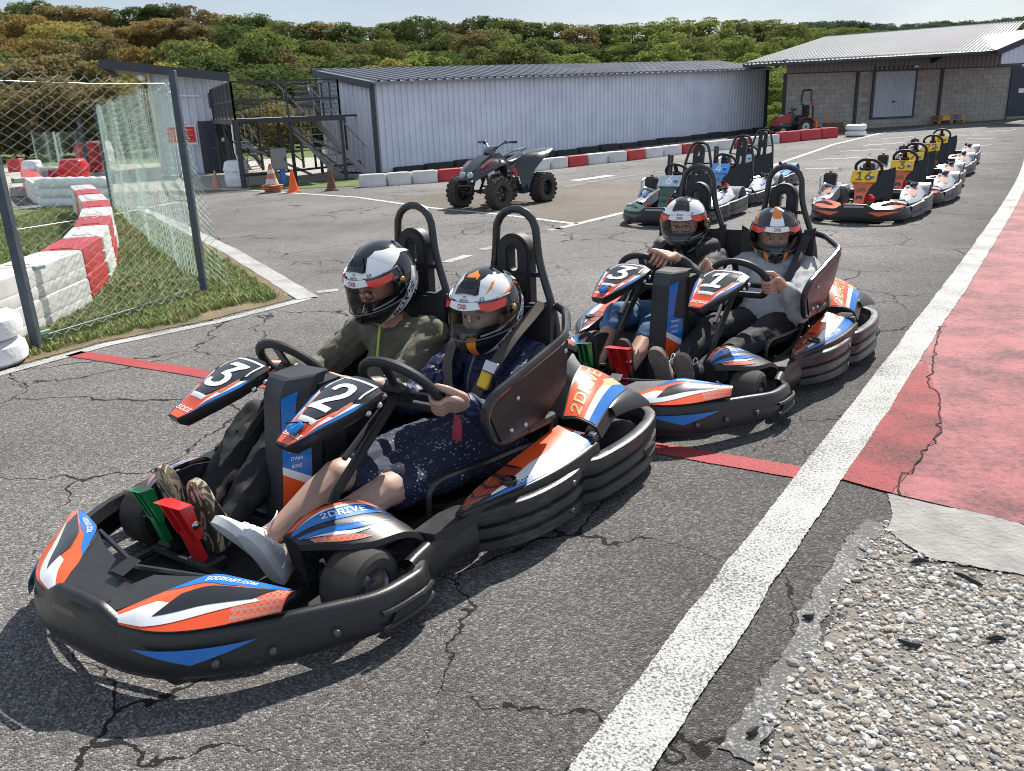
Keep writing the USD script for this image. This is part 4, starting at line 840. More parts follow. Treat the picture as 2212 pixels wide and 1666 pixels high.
        subs = [('pad', front_pad, 'foam_black', 25)]+[('seam', tube([(-1.100, y0-.07, z), (-1.100, y0+.07, z+dz)], .003, 4), 'black_matte') for z, dz in ((.88, .04), (.92, -.05), (.80, .03), (.74, -.03), (.67, .03))]
        K.add('head_rest', hr if hr.volume > 0 else T(hr.vertices, hr.faces[:, ::-1]), 'foam_black', subs, None, 25)
        th = np.linspace(0, np.pi, 13); top = [(-1.14, y0-.105*math.cos(t_)*-1*-1, 1.085+.10*math.sin(t_)) for t_ in th]
        leg = [(-1.10, y0-.20, .30), (-1.12, y0-.165, .70), (-1.14, y0-.115, .98)]
        leg2 = [(-1.14, y0+.115, .98), (-1.115, y0+.195, .76), (-1.08, y0+.23, .30)]
        K.add('roll_hoop', tube(spline(np.array(leg+top+leg2), 50), .0185, 10), 'black_metal', [('stay', bar((-1.14, y0-.135, .90), (-1.14, y0+.135, .90), .03, .02), 'black_metal')])
    K.add('seat_back', prism(Polygon([(-1.075, -.51), (-1.075, .51), (-1.10, .51), (-1.10, -.51)]), .10, .782), 'seat_black')
    # steering: column, hub, rim, fairing come with each kart
    for s in (-1, 1):
        y0 = s*.29; c = np.array([-.29, y0, .605]); nrm = unit([-.80, 0, .60]); up = unit([.60, 0, .80]); lf = np.array([0, 1.0, 0])
        pts = []
        for a in np.linspace(0, 2*np.pi, 44, endpoint=False):
            x, y = .168*math.cos(a), .162*math.sin(a); y = max(y, -.115); pts.append(c+lf*x+up*y)
        K.add('steering_wheel', tube(np.array(pts), .0195, 10, True), 'foam_black', [('hub', box(c-nrm*.02, (.10, .11, .05), R=np.stack([up, lf, nrm], 1), bev=.015), 'black_plastic'),
              ('spoke', bar(c-nrm*.02, c+up*.155, .035, .012, nrm), 'black_metal'), ('spoke', bar(c-nrm*.02, c+lf*.16-up*.03, .035, .012, nrm), 'black_metal'), ('spoke', bar(c-nrm*.02, c-lf*.16-up*.03, .035, .012, nrm), 'black_metal')])
        K.add('steering_column', [tube([c-nrm*.03, (.10, y0, .33), (.24, y0, .14)], .018, 8), tube([c-nrm*.10+[0, -.05, -.02], (.02, y0-.03, .42)], .012, 6)], 'black_matte')
    # centre tower
    def tw(z, k):
        sx = np.interp(z, [.08, .20, .42, .62, .68, .69], [.10, .07, .045, .020, -.012, -.03]); q = np.interp(z, [.08, .62, .68, .69], [1.0, 1.0, .86, .70])
        return [(sx+.02*q, -.108, z), (sx+.04*q, .0, z), (sx-.06, .056, z), (sx-.12, .056, z), (sx-.12, -.108, z)]
    zs = [.08, .16, .28, .42, .54, .62, .66, .680, .688]
    K.add('centre_tower', loft([tw(z, 0) for z in zs]), 'carbon_grey', [
        ('rear_cover', loft([[(-.08, -.10, z), (-.08, .07, z), (-.19, .07, z), (-.19, -.10, z)] for z in (.10, .40, .62, .650)]), 'black_plastic')]+
        [(n, decal(p, St, off, .08), m) for St in [lambda uv: np.array([[np.interp(z, zs, [tw(q, 0)[1][0] for q in zs])+(np.interp(z, zs, [tw(q, 0)[2][0] for q in zs])-np.interp(z, zs, [tw(q, 0)[1][0] for q in zs]))*u, .0+.062*u, z] for u, z in uv])]
         for n, p, m, off in (('blue_flash', Polygon([(.04, .36), (.04, .62), (.55, .64), (.40, .44), (.98, .42), (.98, .30)]), 'blue', .0015), ('white_flash', Polygon([(.04, .33), (.04, .36), (.98, .30), (.98, .265)]), 'sticker_white', .0015),
             ('orange_flash', Polygon([(.04, .19), (.04, .33), (.98, .265), (.98, .17)]), 'orange', .0015))]+
        [('lettering', decal(affine(text2d(s_, .012, True, .15, 1.0), (7.6, 0), (0, 1), (.50, z_)), St, .003), 'sticker_white') for St in [lambda uv: np.array([[np.interp(z, zs, [tw(q, 0)[1][0] for q in zs])+(np.interp(z, zs, [tw(q, 0)[2][0] for q in zs])-np.interp(z, zs, [tw(q, 0)[1][0] for q in zs]))*u, .062*u, z] for u, z in uv])]
         for s_, z_ in (('TEKNEEX', .415), ('ITAKA', .385), ('BOXS', .355))], None, 20)
    return K

def fairing_kit(number, box_on):
    """Nose fairing in front of a steering wheel, in its own frame: s from tip to rear, t across."""
    K = Kit()
    half = [(.031, .0), (.045, .03), (.080, .11), (.112, .20), (.122, .255), (.112, .315), (.055, .345)]
    out = [(a, b) for a, b in half]+[(-a, b) for a, b in half[::-1]]
    tip, rear = np.array([.252, 0, .577]), np.array([-.085, 0, .705]); ax = (rear-tip)/.345; upv = unit(np.cross(ax, [0, 1.0, 0])); upv = upv if upv[2] > 0 else -upv
    def S(uv):
        t, s = uv[:, 0], uv[:, 1]; w = np.interp(s, [0, .11, .25, .345], [.045, .08, .122, .122]); d = .016*np.clip(1-(t/np.maximum(w, .01))**2, 0, 1)*np.clip((s-.06)/.05, 0, 1)
        d = d-.018*np.clip((s-.27)/.075, 0, 1)
        return tip+s[:, None]*ax+t[:, None]*[0, 1, 0]+d[:, None]*upv
    top = decal(Polygon(out), S, 0, .03)
    if top.face_normals[:, 2].mean() < 0: top = T(top.vertices, top.faces[:, ::-1])
    o = np.array(Polygon(out).exterior.segmentize(.03).coords)[:-1]; E = S(o); c = E.mean(0)
    low = (E-c)*[.86, .80, .9]+c-upv*.046+[0, 0, 0]; low2 = (E-c)*[.98, .97, 1]+c-upv*.022
    wall = grid(np.stack([E, low2, low], 0), cv=True)
    if np.mean(np.sum(wall.face_normals*(wall.triangles_center-c), 1)) < 0: wall = T(wall.vertices, wall.faces[:, ::-1])
    bottom = T(np.vstack([low, low.mean(0)]), [[i, (i+1) % len(low), len(low)] for i in range(len(low))])
    field = [(-.032, .118), (.032, .118), (.084, .222), (.078, .308), (.030, .330), (-.030, .330), (-.078, .308), (-.084, .222)]
    dec = [('orange', Polygon([(-.029, .008), (.029, .008), (.043, .04), (.096, .205), (.060, .175), (.036, .105), (-.036, .105), (-.060, .175), (-.096, .205), (-.043, .04)]), 'orange', .0012),
           ('blue', Polygon([(.036, .012), (.045, .034), (.111, .205), (.116, .25), (.100, .215)]), 'blue', .0012), ('blue', Polygon([(-.036, .012), (-.045, .034), (-.111, .205), (-.116, .25), (-.100, .215)]), 'blue', .0012),
           ('white', Polygon([(.048, .070), (.098, .208), (.108, .238), (.090, .225), (.066, .18)]), 'sticker_white', .0018), ('white', Polygon([(-.048, .070), (-.098, .208), (-.108, .238), (-.090, .225), (-.066, .18)]), 'sticker_white', .0018),
           ('white', Polygon([(-.038, .098), (.038, .098), (.050, .135), (.040, .118), (-.040, .118), (-.050, .135)]), 'sticker_white', .0020),
           ('number_field', Polygon(field), 'sticker_black', .0022),
           ('frame', Polygon([(.086, .245), (.093, .25), (.084, .326), (-.084, .326), (-.093, .25), (-.086, .245), (-.077, .317), (.077, .317)]), 'sticker_white', .0028),
           ('mesh_light', Polygon([(.060, .150), (.075, .155), (.088, .225), (.078, .228)]), 'orange_net', .003), ('mesh_light', Polygon([(-.060, .150), (-.075, .155), (-.088, .225), (-.078, .228)]), 'orange_net', .003)]
    def place(m): return m if m.face_normals[:, 2].mean() > 0 else T(m.vertices, m.faces[:, ::-1])
    def up_decal(sh, off):
        m = fine(sh, .02) if isinstance(sh, trimesh.Trimesh) else flat2d(sh, .03); v = S(m.vertices[:, :2])+upv*off; m = T(v, m.faces); return place(m)
    subs = [(n, up_decal(p, off), mm) for n, p, mm, off in dec]
    subs.append(('number', up_decal(affine(text2d(number, .128, True, .12, 1.15), (-1, 0) if False else (1, 0), (0, 1), (0, .222)), .0042), 'number_white'))
    subs.append(('lettering', up_decal(affine(text2d('SODI', .018, True, .1, 1.4), (1, 0), (0, 1), (0, .048)), .003), 'sticker_white'))
    for sy in (-1, 1):
        for ss in (.24, .285): subs.append(('bolt', ball(S(np.array([[sy*.108, ss]]))[0]-upv*.034+[0, sy*.012, 0], .011, 1), 'steel'))
    K.add('steering_fairing', [top, wall, bottom], 'black_plastic', subs, None, 40)
    if box_on:
        c = S(np.array([[.0, .066]]))[0]+upv*.014; K.add('transponder', box(c, (.05, .04, .022), bev=.008, R=np.stack([ax, [0, 1, 0], upv], 1)), 'transponder_blue', [('cable_tie', tube([c+[.02, -.02, .014], c+[0, 0, .016], c+[-.03, .02, .012], c+[-.05, .03, .004]], .0025, 5), 'black_matte')])
    return K
FC = np.array([-.075, 0, .69])
def kart_text_fix(kit): return kit
_twin = twin_kart_kit()
def twin_kart(loc, yaw, nums, label):
    p = thing('two_seat_kart', label, 'go-kart', (*loc, 0), yaw, 'two seat karts with drivers')
    _twin.emit(p)
    for y0, (n, b) in zip((-.29, .29), nums):
        k = fairing_kit(n, b)
        tr = lambda m: moved(moved(T((m.vertices-FC)*[1.10, 1.16, 1.12]+FC, m.faces), (.085, 0, 0), -.20), (-.085, y0, 0)); k.items = [(a, tr(m), c, [(q[0], tr(q[1]), *q[2:]) for q in sub], l, sm) for a, m, c, sub, l, sm in k.items]
        k.emit(p)
    return p
K1 = (np.array([-.828, 3.040]), -2.15726); K2 = (np.array([.9395, 4.7926]), -2.14737)
kart_a = twin_kart(K1[0], K1[1], (('3', False), ('2', True)), 'foreground black kart with orange and blue stickers, fairings numbered 3 and 2')
kart_b = twin_kart(K2[0], K2[1], (('3', True), ('1', False)), 'second black twin kart behind the first, fairings numbered 3 and 1')

# ---------------------------------------------------------------- drivers
mat('skin', (.50, .27, .19), .5, var=.10, vs=18, bump=.0008, bs=70)
mat('skin_red', (.52, .24, .17), .5, var=.12, vs=16, bump=.0008, bs=70)
mat('stocking', (.43, .27, .21), .55, var=.06, vs=12)
mat('hair_dark', (.020, .016, .013), .6)
mat('brow_brown', (.10, .07, .05), .8)
mat('eye', (.03, .025, .02), .15)
mat('eye_white', (.40, .34, .31), .3)
mat('lips', (.36, .12, .10), .5)
mat('glass_frame', (.05, .02, .02), .3)
mat('jacket_olive', (.105, .092, .058), .85, var=.15, vs=22, bump=.003, bs=26, sheen=.2)
mat('jacket_navy', (.014, .020, .062), .58, var=.2, vs=14, bump=.003, bs=30, sheen=.2)
mat('jacket_black', (.012, .012, .013), .8, bump=.003, bs=26, sheen=.2)
mat('sweater_grey', (.34, .345, .36), .92, var=.1, vs=30, bump=.003, bs=24, sheen=.3)
mat('trousers_dark', (.013, .014, .018), .8, bump=.003, bs=22)
mat('jeans', (.055, .125, .25), .85, var=.3, vs=9, bump=.002, bs=24)
mat('shirt_print', (.42, .42, .45), .8, var=.5, vs=60)
mat('shoe_white', (.66, .66, .68), .6, var=.05)
mat('sole_white', (.60, .60, .60), .7, var=.1)
mat('shoe_grey', (.42, .40, .41), .85, var=.15, vs=50)
mat('sole_brown', (.26, .20, .17), .85, var=.3, vs=30, bump=.004, bs=30)
mat('shoe_black', (.016, .016, .016), .6)
mat('sole_black', (.030, .029, .028), .8, bump=.004, bs=40)
mat('lace', (.72, .71, .69), .7)
mat('zip_green', (.50, .72, .10), .5)
mat('helmet_white', (.78, .78, .78), .10, var=.02, coat=.5)
mat('helmet_black', (.008, .008, .009), .08, coat=.6)
mat('helmet_orange', (.85, .24, .02), .12, var=.04, coat=.5)
mat('helmet_red', (.70, .045, .03), .14, coat=.4)
mat('red_print', (.45, .02, .06), .3)
mat('lining', (.02, .02, .022), .9)
mat('brass', (.45, .33, .16), .35, metal=1.0)
def camo():
    M['camo'] = usdkit.material(stage, '/World/Looks/camo', {'tc': ('texture_coordinate', {}), 'mp': ('mapping', {'scale': (1, 1, .45)}), 'n': ('noise_texture', {'scale': 22.0, 'detail': 1.5, 'distortion': .8}),
        'r': ('rgb_ramp', {'ramp': [(0, (.04, .035, .025)), (.42, (.05, .055, .03)), (.47, (.42, .34, .24)), (.60, (.13, .12, .07)), (1, (.42, .35, .26))], 'interpolate': False}), 'p': ('principled_bsdf', {'roughness': .8})},
        [('tc.object', 'mp.vector'), ('mp.vector', 'n.vector'), ('n.fac', 'r.fac'), ('r.color', 'p.base_color')], surface='p.BSDF')
    M['skirt_print'] = usdkit.material(stage, '/World/Looks/skirt_print', {'tc': ('texture_coordinate', {}), 'v': ('voronoi_texture', {'scale': 62.0, 'randomness': .55}), 'n': ('noise_texture', {'scale': 9.0, 'detail': 2}),
        'cw': ('map_range', {'from_min': .35, 'from_max': .65, 'to_min': .09, 'to_max': .27}), 'lt': ('math', {'math_type': 'less_than'}),
        'mx': ('mix_color', {'a': (.012, .016, .045), 'b': (.42, .44, .52)}), 'p': ('principled_bsdf', {'roughness': .8})},
        [('tc.object', 'v.vector'), ('tc.object', 'n.vector'), ('n.fac', 'cw.value'), ('v.distance', 'lt.value1'), ('cw.result', 'lt.value2'), ('lt.value', 'mx.fac'), ('mx.result', 'p.base_color')], surface='p.BSDF')
    M['quilt_navy'] = usdkit.material(stage, '/World/Looks/quilt_navy', {'tc': ('texture_coordinate', {}), 'v': ('voronoi_texture', {'feature': 'distance_to_edge', 'scale': 15.0, 'randomness': .35}),
        's': ('map_range', {'range_type': 'smoothstep', 'from_min': 0, 'from_max': .25, 'to_min': 0, 'to_max': 1}), 'b': ('bump', {'strength': 1.0, 'distance': .010}), 'n': ('noise_texture', {'scale': 40.0, 'detail': 3}), 'b2': ('bump', {'strength': .6, 'distance': .004}),
        'p': ('principled_bsdf', {'base_color': (.010, .016, .062), 'roughness': .55, 'sheen_weight': .0})},
        [('tc.object', 'v.vector'), ('v.distance', 's.value'), ('s.result', 'b.height'), ('tc.object', 'n.vector'), ('n.fac', 'b2.height'), ('b.normal', 'b2.normal'), ('b2.normal', 'p.normal')], surface='p.BSDF')
camo()

def hand_bones(wrist, grip, tang, r_rim=.0195, s=1.12, thumb_up=1):
    s = 1.22
    """A hand closed round a rim: palm from the wrist to the rim at grip, fingers wrapped, thumb along the other side."""
    w, p, t = map(lambda a: np.asarray(a, float), (wrist, grip, tang)); t = unit(t); a = np.asarray(thumb_up, float); a = unit(a-t*(a@t)); b = np.cross(t, a); b = b if b@np.array([.80, 0, -.60]) > 0 else -b
    R = r_rim+.009*s; out = []
    kn = []
    for k, (off, rad) in enumerate(((.033, .0106), (.0115, .0112), (-.0105, .0108), (-.031, .0095))):
        c = p+t*off*s
        k0 = c+a*.040*s+b*(R*.9); kn.append(k0)
        ang = [35, 95, 150, 200] if k < 3 else [35, 90, 140, 185]
        chain = [k0]+[c+a*math.cos(math.radians(q))*R*1.06+b*math.sin(math.radians(q))*R*1.06 for q in ang]
        for i in range(len(chain)-1): out.append((chain[i], rad*s*(1-.08*i), chain[i+1], rad*s*(1-.08*(i+1))))
    base = w+unit(p-w)*.010
    for k0 in kn: out.append((base, .021*s, k0, .0125*s))
    out.append((kn[0], .0115*s, kn[3], .0105*s))
    tb = base+t*.024*s-b*.010; t1 = p+a*.030*s+t*.048*s-b*R*.4; t2 = p+a*.002*s+t*.052*s-b*R*1.05; t3 = p-a*.018*s+t*.044*s-b*R*.9
    out += [(tb, .018*s, t1, .0125*s), (t1, .0122*s, t2, .0108*s), (t2, .0108*s, t3, .0092*s)]
    return out

def wheel_grip(y0, deg):
    """Point and tangent on a steering wheel rim; deg 0 = towards the kart's left, 90 = top."""
    c = np.array([-.29, y0, .605]); up = unit([.60, 0, .80]); a = math.radians(deg)
    return c+np.array([0, 1.0, 0])*.168*math.cos(a)+up*.162*math.sin(a), np.array([0, -1.0, 0])*.168*math.sin(a)+up*.162*math.cos(a)

def shoe(heel, toe, topv, w=.050):
    """Foot from heel to toe (sole line), topv = direction from the sole to the instep. Returns upper, sole."""
    h, t, n = np.asarray(heel, float), np.asarray(toe, float), unit(topv); d = t-h; L = np.linalg.norm(d); d = d/L; n = unit(n-d*(n@d)); s = np.cross(n, d)
    prof = [(0, .030), (.05, .040), (.2, .043), (.4, .040), (.62, .050), (.80, .050), (.92, .040), (.985, .022), (1.0, .010)]
    A = np.array([[h+d*L*u+s*q*w/.05*sg for u, q in prof] for sg in (1, -1)])
    ring = np.vstack([A[0], A[1][::-1]])
    sole = loft([ring*1.0, ring+n*.028])
    up = []
    for u, q, z in ((0.02, .030, .085), (.06, .036, .100), (.2, .038, .100), (.34, .038, .092), (.5, .042, .075), (.68, .046, .058), (.84, .043, .048), (.94, .034, .040), (.99, .016, .032)):
        a = np.linspace(0, np.pi, 9); c = h+d*L*u+n*.024
        up.append([c+s*q*w/.05*math.cos(x)+n*(z-.024)*math.sin(x)**.8 for x in a])
    m = loft(up); return m, sole

def head_mesh(c, yaw, tilt, glasses=False, hair=True):
    """Face inside the helmet, looking along +x turned by yaw and tilted down."""
    m = trimesh.creation.icosphere(subdivisions=4); v = m.vertices.copy(); x, y, z = v.T
    r = np.stack([x*.112, y*.086, z*.135], 1)
    f = x > 0
    jaw = np.clip(-z, 0, 1); r[:, 1] *= 1-.30*jaw**1.5; r[:, 0] += .012*jaw*f
    nose = np.exp(-((y/.13)**2))*np.exp(-((z+.10)/.20)**2)*np.clip((x-.3)/.5, 0, 1); prof = np.where(z+.10 < 0, np.exp(-((z+.17)/.09)**2), np.clip(1-(z+.10)/.35, 0, 1)); r[:, 0] += .030*np.exp(-((y/.16)**2))*prof*f*(z > -.36)
    for s in (-1, 1):
        e = np.exp(-(((y-s*.36)/.17)**2+((z-.06)/.12)**2))*f; r[:, 0] -= .014*e
        ck = np.exp(-(((y-s*.50)/.22)**2+((z+.22)/.18)**2))*f; r[:, 0] += .010*ck
    r[:, 0] += .009*np.exp(-((z-.26)/.09)**2)*np.clip(1-abs(y)/.7, 0, 1)*f+.007*np.exp(-((z+.46)/.07)**2)*np.exp(-(y/.3)**2)*f+.012*np.exp(-((z+.80)/.2)**2)*np.exp(-(y/.4)**2)*f
    head = T(r, m.faces)
    parts = []
    for s in (-1, 1):
        parts.append(('eye_white', ball((.084, s*.034, .008), (.014, .0155, .0072), 2), 'eye_white')); parts.append(('iris', ball((.0955, s*.034, .0078), (.0045, .0064, .0064), 1), 'eye'))
        parts.append(('brow', tube([(.098, s*.016, .033), (.101, s*.034, .039), (.088, s*.058, .033)], .0036, 5), 'brow_brown'))
    parts.append(('mouth', hull([(.104, -.030, -.062), (.104, .030, -.062), (.118, 0, -.057), (.118, 0, -.068), (.110, -.015, -.056), (.110, .015, -.056), (.110, .015, -.069), (.110, -.015, -.069)]), 'lips'))
    if glasses:
        for s in (-1, 1):
            a = np.linspace(0, 2*np.pi, 16, endpoint=False); parts.append(('glasses', tube(np.stack([.122+0*a-.01*abs(np.cos(a))*0, s*.036+.030*np.cos(a), .006+.021*np.sin(a)], 1), .0026, 5, True), 'glass_frame'))
        parts.append(('glasses', tube([(.122, -.008, .012), (.126, 0, .014), (.122, .008, .012)], .0024, 5), 'glass_frame'))
    if hair: parts.append(('fringe', thick(grid(np.array([[(.112*math.cos(a)*k, .090*math.sin(a)*k, z) for a in np.linspace(-1.2, 1.2, 12)] for k, z in ((.94, .050), (.98, .075), (.86, .115))])), .008), 'hair_dark'))
    cy, sy, ct, st = math.cos(yaw), math.sin(yaw), math.cos(tilt), math.sin(tilt)
    R = np.array([[cy, -sy, 0], [sy, cy, 0], [0, 0, 1]])@np.array([[ct, 0, st], [0, 1, 0], [-st, 0, ct]])
    X = lambda q: T(q.vertices@R.T+np.asarray(c), q.faces)
    return X(head), [(n, X(q), mm) for n, q, mm in parts], R

def helmet_parts(kind, num, R, c, sc=1.0):
    """Full-face helmet: shell, printed areas, visor, gasket. Surface in azimuth and elevation."""
    def S(uv, k=1.0):
        az, el = uv[:, 0], uv[:, 1]; ce, se = np.cos(el), np.sin(el)
        a = np.where(np.cos(az) > 0, .180, .196); x = a*ce*np.cos(az); y = .150*ce*np.sin(az)
        low = np.clip(-el, 0, 2); front = np.clip(np.cos(az), 0, 1)
        z = np.where(se > 0, .172, .200)*se
        x = x+front**2*.060*np.clip(low/.5, 0, 1)*(1-.25*np.clip((low-.6)/.5, 0, 1)); y = y*(1-.05*np.clip(low/.8, 0, 1))
        x = x-np.clip(-np.cos(az), 0, 1)*.03*np.clip(low/.7, 0, 1)
        return np.stack([x, y, z], 1)*k*sc
    X = lambda m: T(m.vertices@R.T+np.asarray(c), m.faces)
    d = math.radians; az = np.radians(np.arange(-180, 180, 6.0)); el = np.radians(np.r_[np.arange(-58, -10, 6.0), np.arange(-10, 24, 5.5), np.arange(29, 91, 6.0), 90])
    E0, E1, AZ = el[8], el[14], d(72)
    def shell(k, flip=False):
        A, B = np.meshgrid(az, el, indexing='ij'); P = S(np.stack([A.ravel(), B.ravel()], 1), k).reshape(len(az), len(el), 3); g = grid(P, cu=True)
        i, j = np.meshgrid(np.arange(len(az)), np.arange(len(el)-1), indexing='ij'); mid = az[i]+d(3)
        port = (abs(mid) < AZ) & (el[j] >= E0-1e-6) & (el[j] < E1-1e-6); keep = np.tile(~port.ravel(), 2); f = g.faces[keep]
        return T(g.vertices, f[:, ::-1] if flip else f)
    D = lambda p, off: X(decal(p, S, off, .16))
    pol = lambda *pts: Polygon([(d(a), d(b)) for a, b in pts])
    out = [('lining', X(shell(.93, True)), 'lining')]
    rim = [S(np.array([[az_, e_]]), .985)[0] for az_, e_ in [(a, E0) for a in np.linspace(-AZ, AZ, 22)]+[(AZ, e) for e in np.linspace(E0, E1, 5)[1:]]+[(a, E1) for a in np.linspace(AZ, -AZ, 22)[1:]]+[(-AZ, e) for e in np.linspace(E1, E0, 5)[1:-1]]]
    out.append(('port_gasket', X(tube(np.array(rim), .009, 6, True)), 'rubber'))
    for s in (1, -1):
        m_ = lambda *pts: pol(*[(a*s, b) for a, b in (pts if s == 1 else pts[::-1])])
        if kind in ('white', 'orange'):
            out += [('white_print', D(m_((0, 33), (14, 32), (26, 26), (60, 28), (96, 48), (128, 56), (112, 38), (70, 27), (30, 24), (0, 24)), .001), 'helmet_white'),
                    ('white_print', D(m_((26, 29), (34, 60), (66, 68), (110, 56), (150, 22), (118, 38), (92, 42), (70, 31), (50, 27)), .0014), 'helmet_white'),
                    ('white_print', D(m_((26, -56), (48, -45), (74, -25), (100, -4), (114, 12), (124, 4), (112, -18), (90, -38), (60, -56)), .001), 'helmet_white'),
                    ('white_print', D(m_((30, -15.5), (60, -13), (96, -4), (60, -16), (30, -18)), .001), 'helmet_white')]
        if kind == 'orange':
            out += [('orange_print', D(m_((8, -17), (24, -17), (22, -52), (10, -54)), .0016), 'helmet_orange') if s == 1 else ('orange_print', D(m_((46, -20), (58, -20), (52, -50), (44, -52)), .0016), 'helmet_orange'),
                    ('orange_print', D(m_((0, 88), (0, 64), (22, 62), (34, 70)), .0016), 'helmet_orange'),
                    ('orange_line', D(m_((60, 24), (110, 34), (122, 28), (118, 14), (126, 29), (111, 38), (62, 27)), .0018), 'helmet_orange'), ('orange_print', D(m_((40, 36), (60, 52), (72, 54), (58, 44)), .002), 'helmet_orange')]
        if kind == 'deep_orange':
            out += [('white_print', D(m_((0, 30), (20, 30), (20, 52), (14, 66), (0, 66)), .001), 'helmet_white'), ('white_print', D(m_((0, 86), (30, 62), (46, 66), (40, 78)), .0009), 'helmet_white'),
                    ('orange_print', D(m_((0, 88), (0, 46), (12, 47), (22, 56), (24, 72), (40, 86)), .0016), 'helmet_orange'),
                    ('orange_print', D(m_((60, 26), (70, 44), (100, 52), (124, 36), (116, 22)), .0014), 'helmet_orange'), ('orange_print', D(m_((22, -20), (34, -18), (28, -50), (20, -52)), .0014), 'helmet_orange'),
                    ('orange_print', D(m_((54, -20), (92, -6), (130, 8), (126, -6), (96, -24), (58, -36)), .0014), 'helmet_orange'), ('white_print', D(m_((30, -52), (80, -44), (120, -22), (118, -28), (84, -52), (32, -57)), .0014), 'helmet_white'),
                    ('orange_print', D(m_((120, -10), (150, 20), (160, 10), (140, -20)), .0014), 'helmet_orange')]
        out += [('red_flash', D(m_((27, 25.5), (31, 17), (44, 13), (68, 15), (72, 24), (40, 24.5)), .0155), 'helmet_red')]
        pv = S(np.array([[s*d(84), d(6)]]), 1.04)[0]; out.append(('visor_pivot', X(ball(pv, (.016, .010, .016), 2)), 'brass' if kind != 'deep_orange' else 'dark_steel'))
        # lettering along the lower side
        tx = affine(text2d("BOX'S", .25, True, .25, 1.0), (.78, .58) if s == 1 else (.78, -.58), (-.35, .60) if s == 1 else (.35, .60), (s*d(82), d(-28)))
        if kind != 'deep_orange': out.append(('lettering', D(tx, .0025), 'helmet_black'))
        else: out.append(('lettering', D(affine(text2d("BOX'S", .20, True, .2, 1.0), (s*.9 if s == 1 else .9, .2 if s == 1 else -.2), (0, .95), (s*d(94), d(37))), .0025), 'helmet_black'))
    # visor
    A, B = np.meshgrid(np.radians(np.linspace(-86, 86, 34)), np.radians(np.linspace(-19, 27, 10)), indexing='ij')
    V = S(np.stack([A.ravel(), B.ravel()], 1), 1.045).reshape(34, 10, 3)
    out.append(('visor', X(grid(V)), 'visor_clear'))
    edge = np.vstack([V[:, 0], V[-1, 1:], V[::-1, -1][1:], V[0, ::-1][1:-1]]); out.append(('visor_edge', X(tube(edge, .0035, 5, True)), 'dark_steel'))
    out.append(('visor_band', D(pol((-34, 18.5), (-26, 27.5), (26, 27.5), (34, 18.5), (0, 17)), .0125), 'helmet_white'))
    def text(s, h, az0, el0, m, off, b=True, sx=1.0): out.append(('lettering', D(affine(text2d(s, h, b, 0, sx), (1, 0), (0, 1), (d(az0), d(el0))), off), m))
    text('CKB', .10, 0, 22.5, 'red_print', .0150)
    if kind != 'deep_orange':
        text("BOX'S", .075, 0, 30.0, 'helmet_black', .004); text(num, .095, 34, 31.5, 'helmet_black', .004)
        if num in ('59', '61'): text('CKB', .05, 0, 35.5, 'red_print', .004)
        out.append(('vent', D(pol((-24, 36), (-12, 39), (0, 40), (12, 39), (24, 36), (26, 48), (20, 64), (-20, 64), (-26, 48)), .010), 'black_gloss'))
        for a in (-14, 0, 14): out.append(('vent_slot', D(pol((a-5, 47), (a+5, 47), (a+4, 56), (a-4, 56)), .0115), 'black_matte'))
        out.append(('white_print', D(pol((-30, 30), (0, 28), (30, 30), (28, 37), (14, 40), (0, 41), (-14, 40), (-28, 37)), .0018), 'helmet_white'))
    out.append(('chin_vent', D(pol((-9, -26), (9, -26), (5, -42), (0, -46), (-5, -42)), .006), 'black_matte'))
    return X(shell(1.0)), out

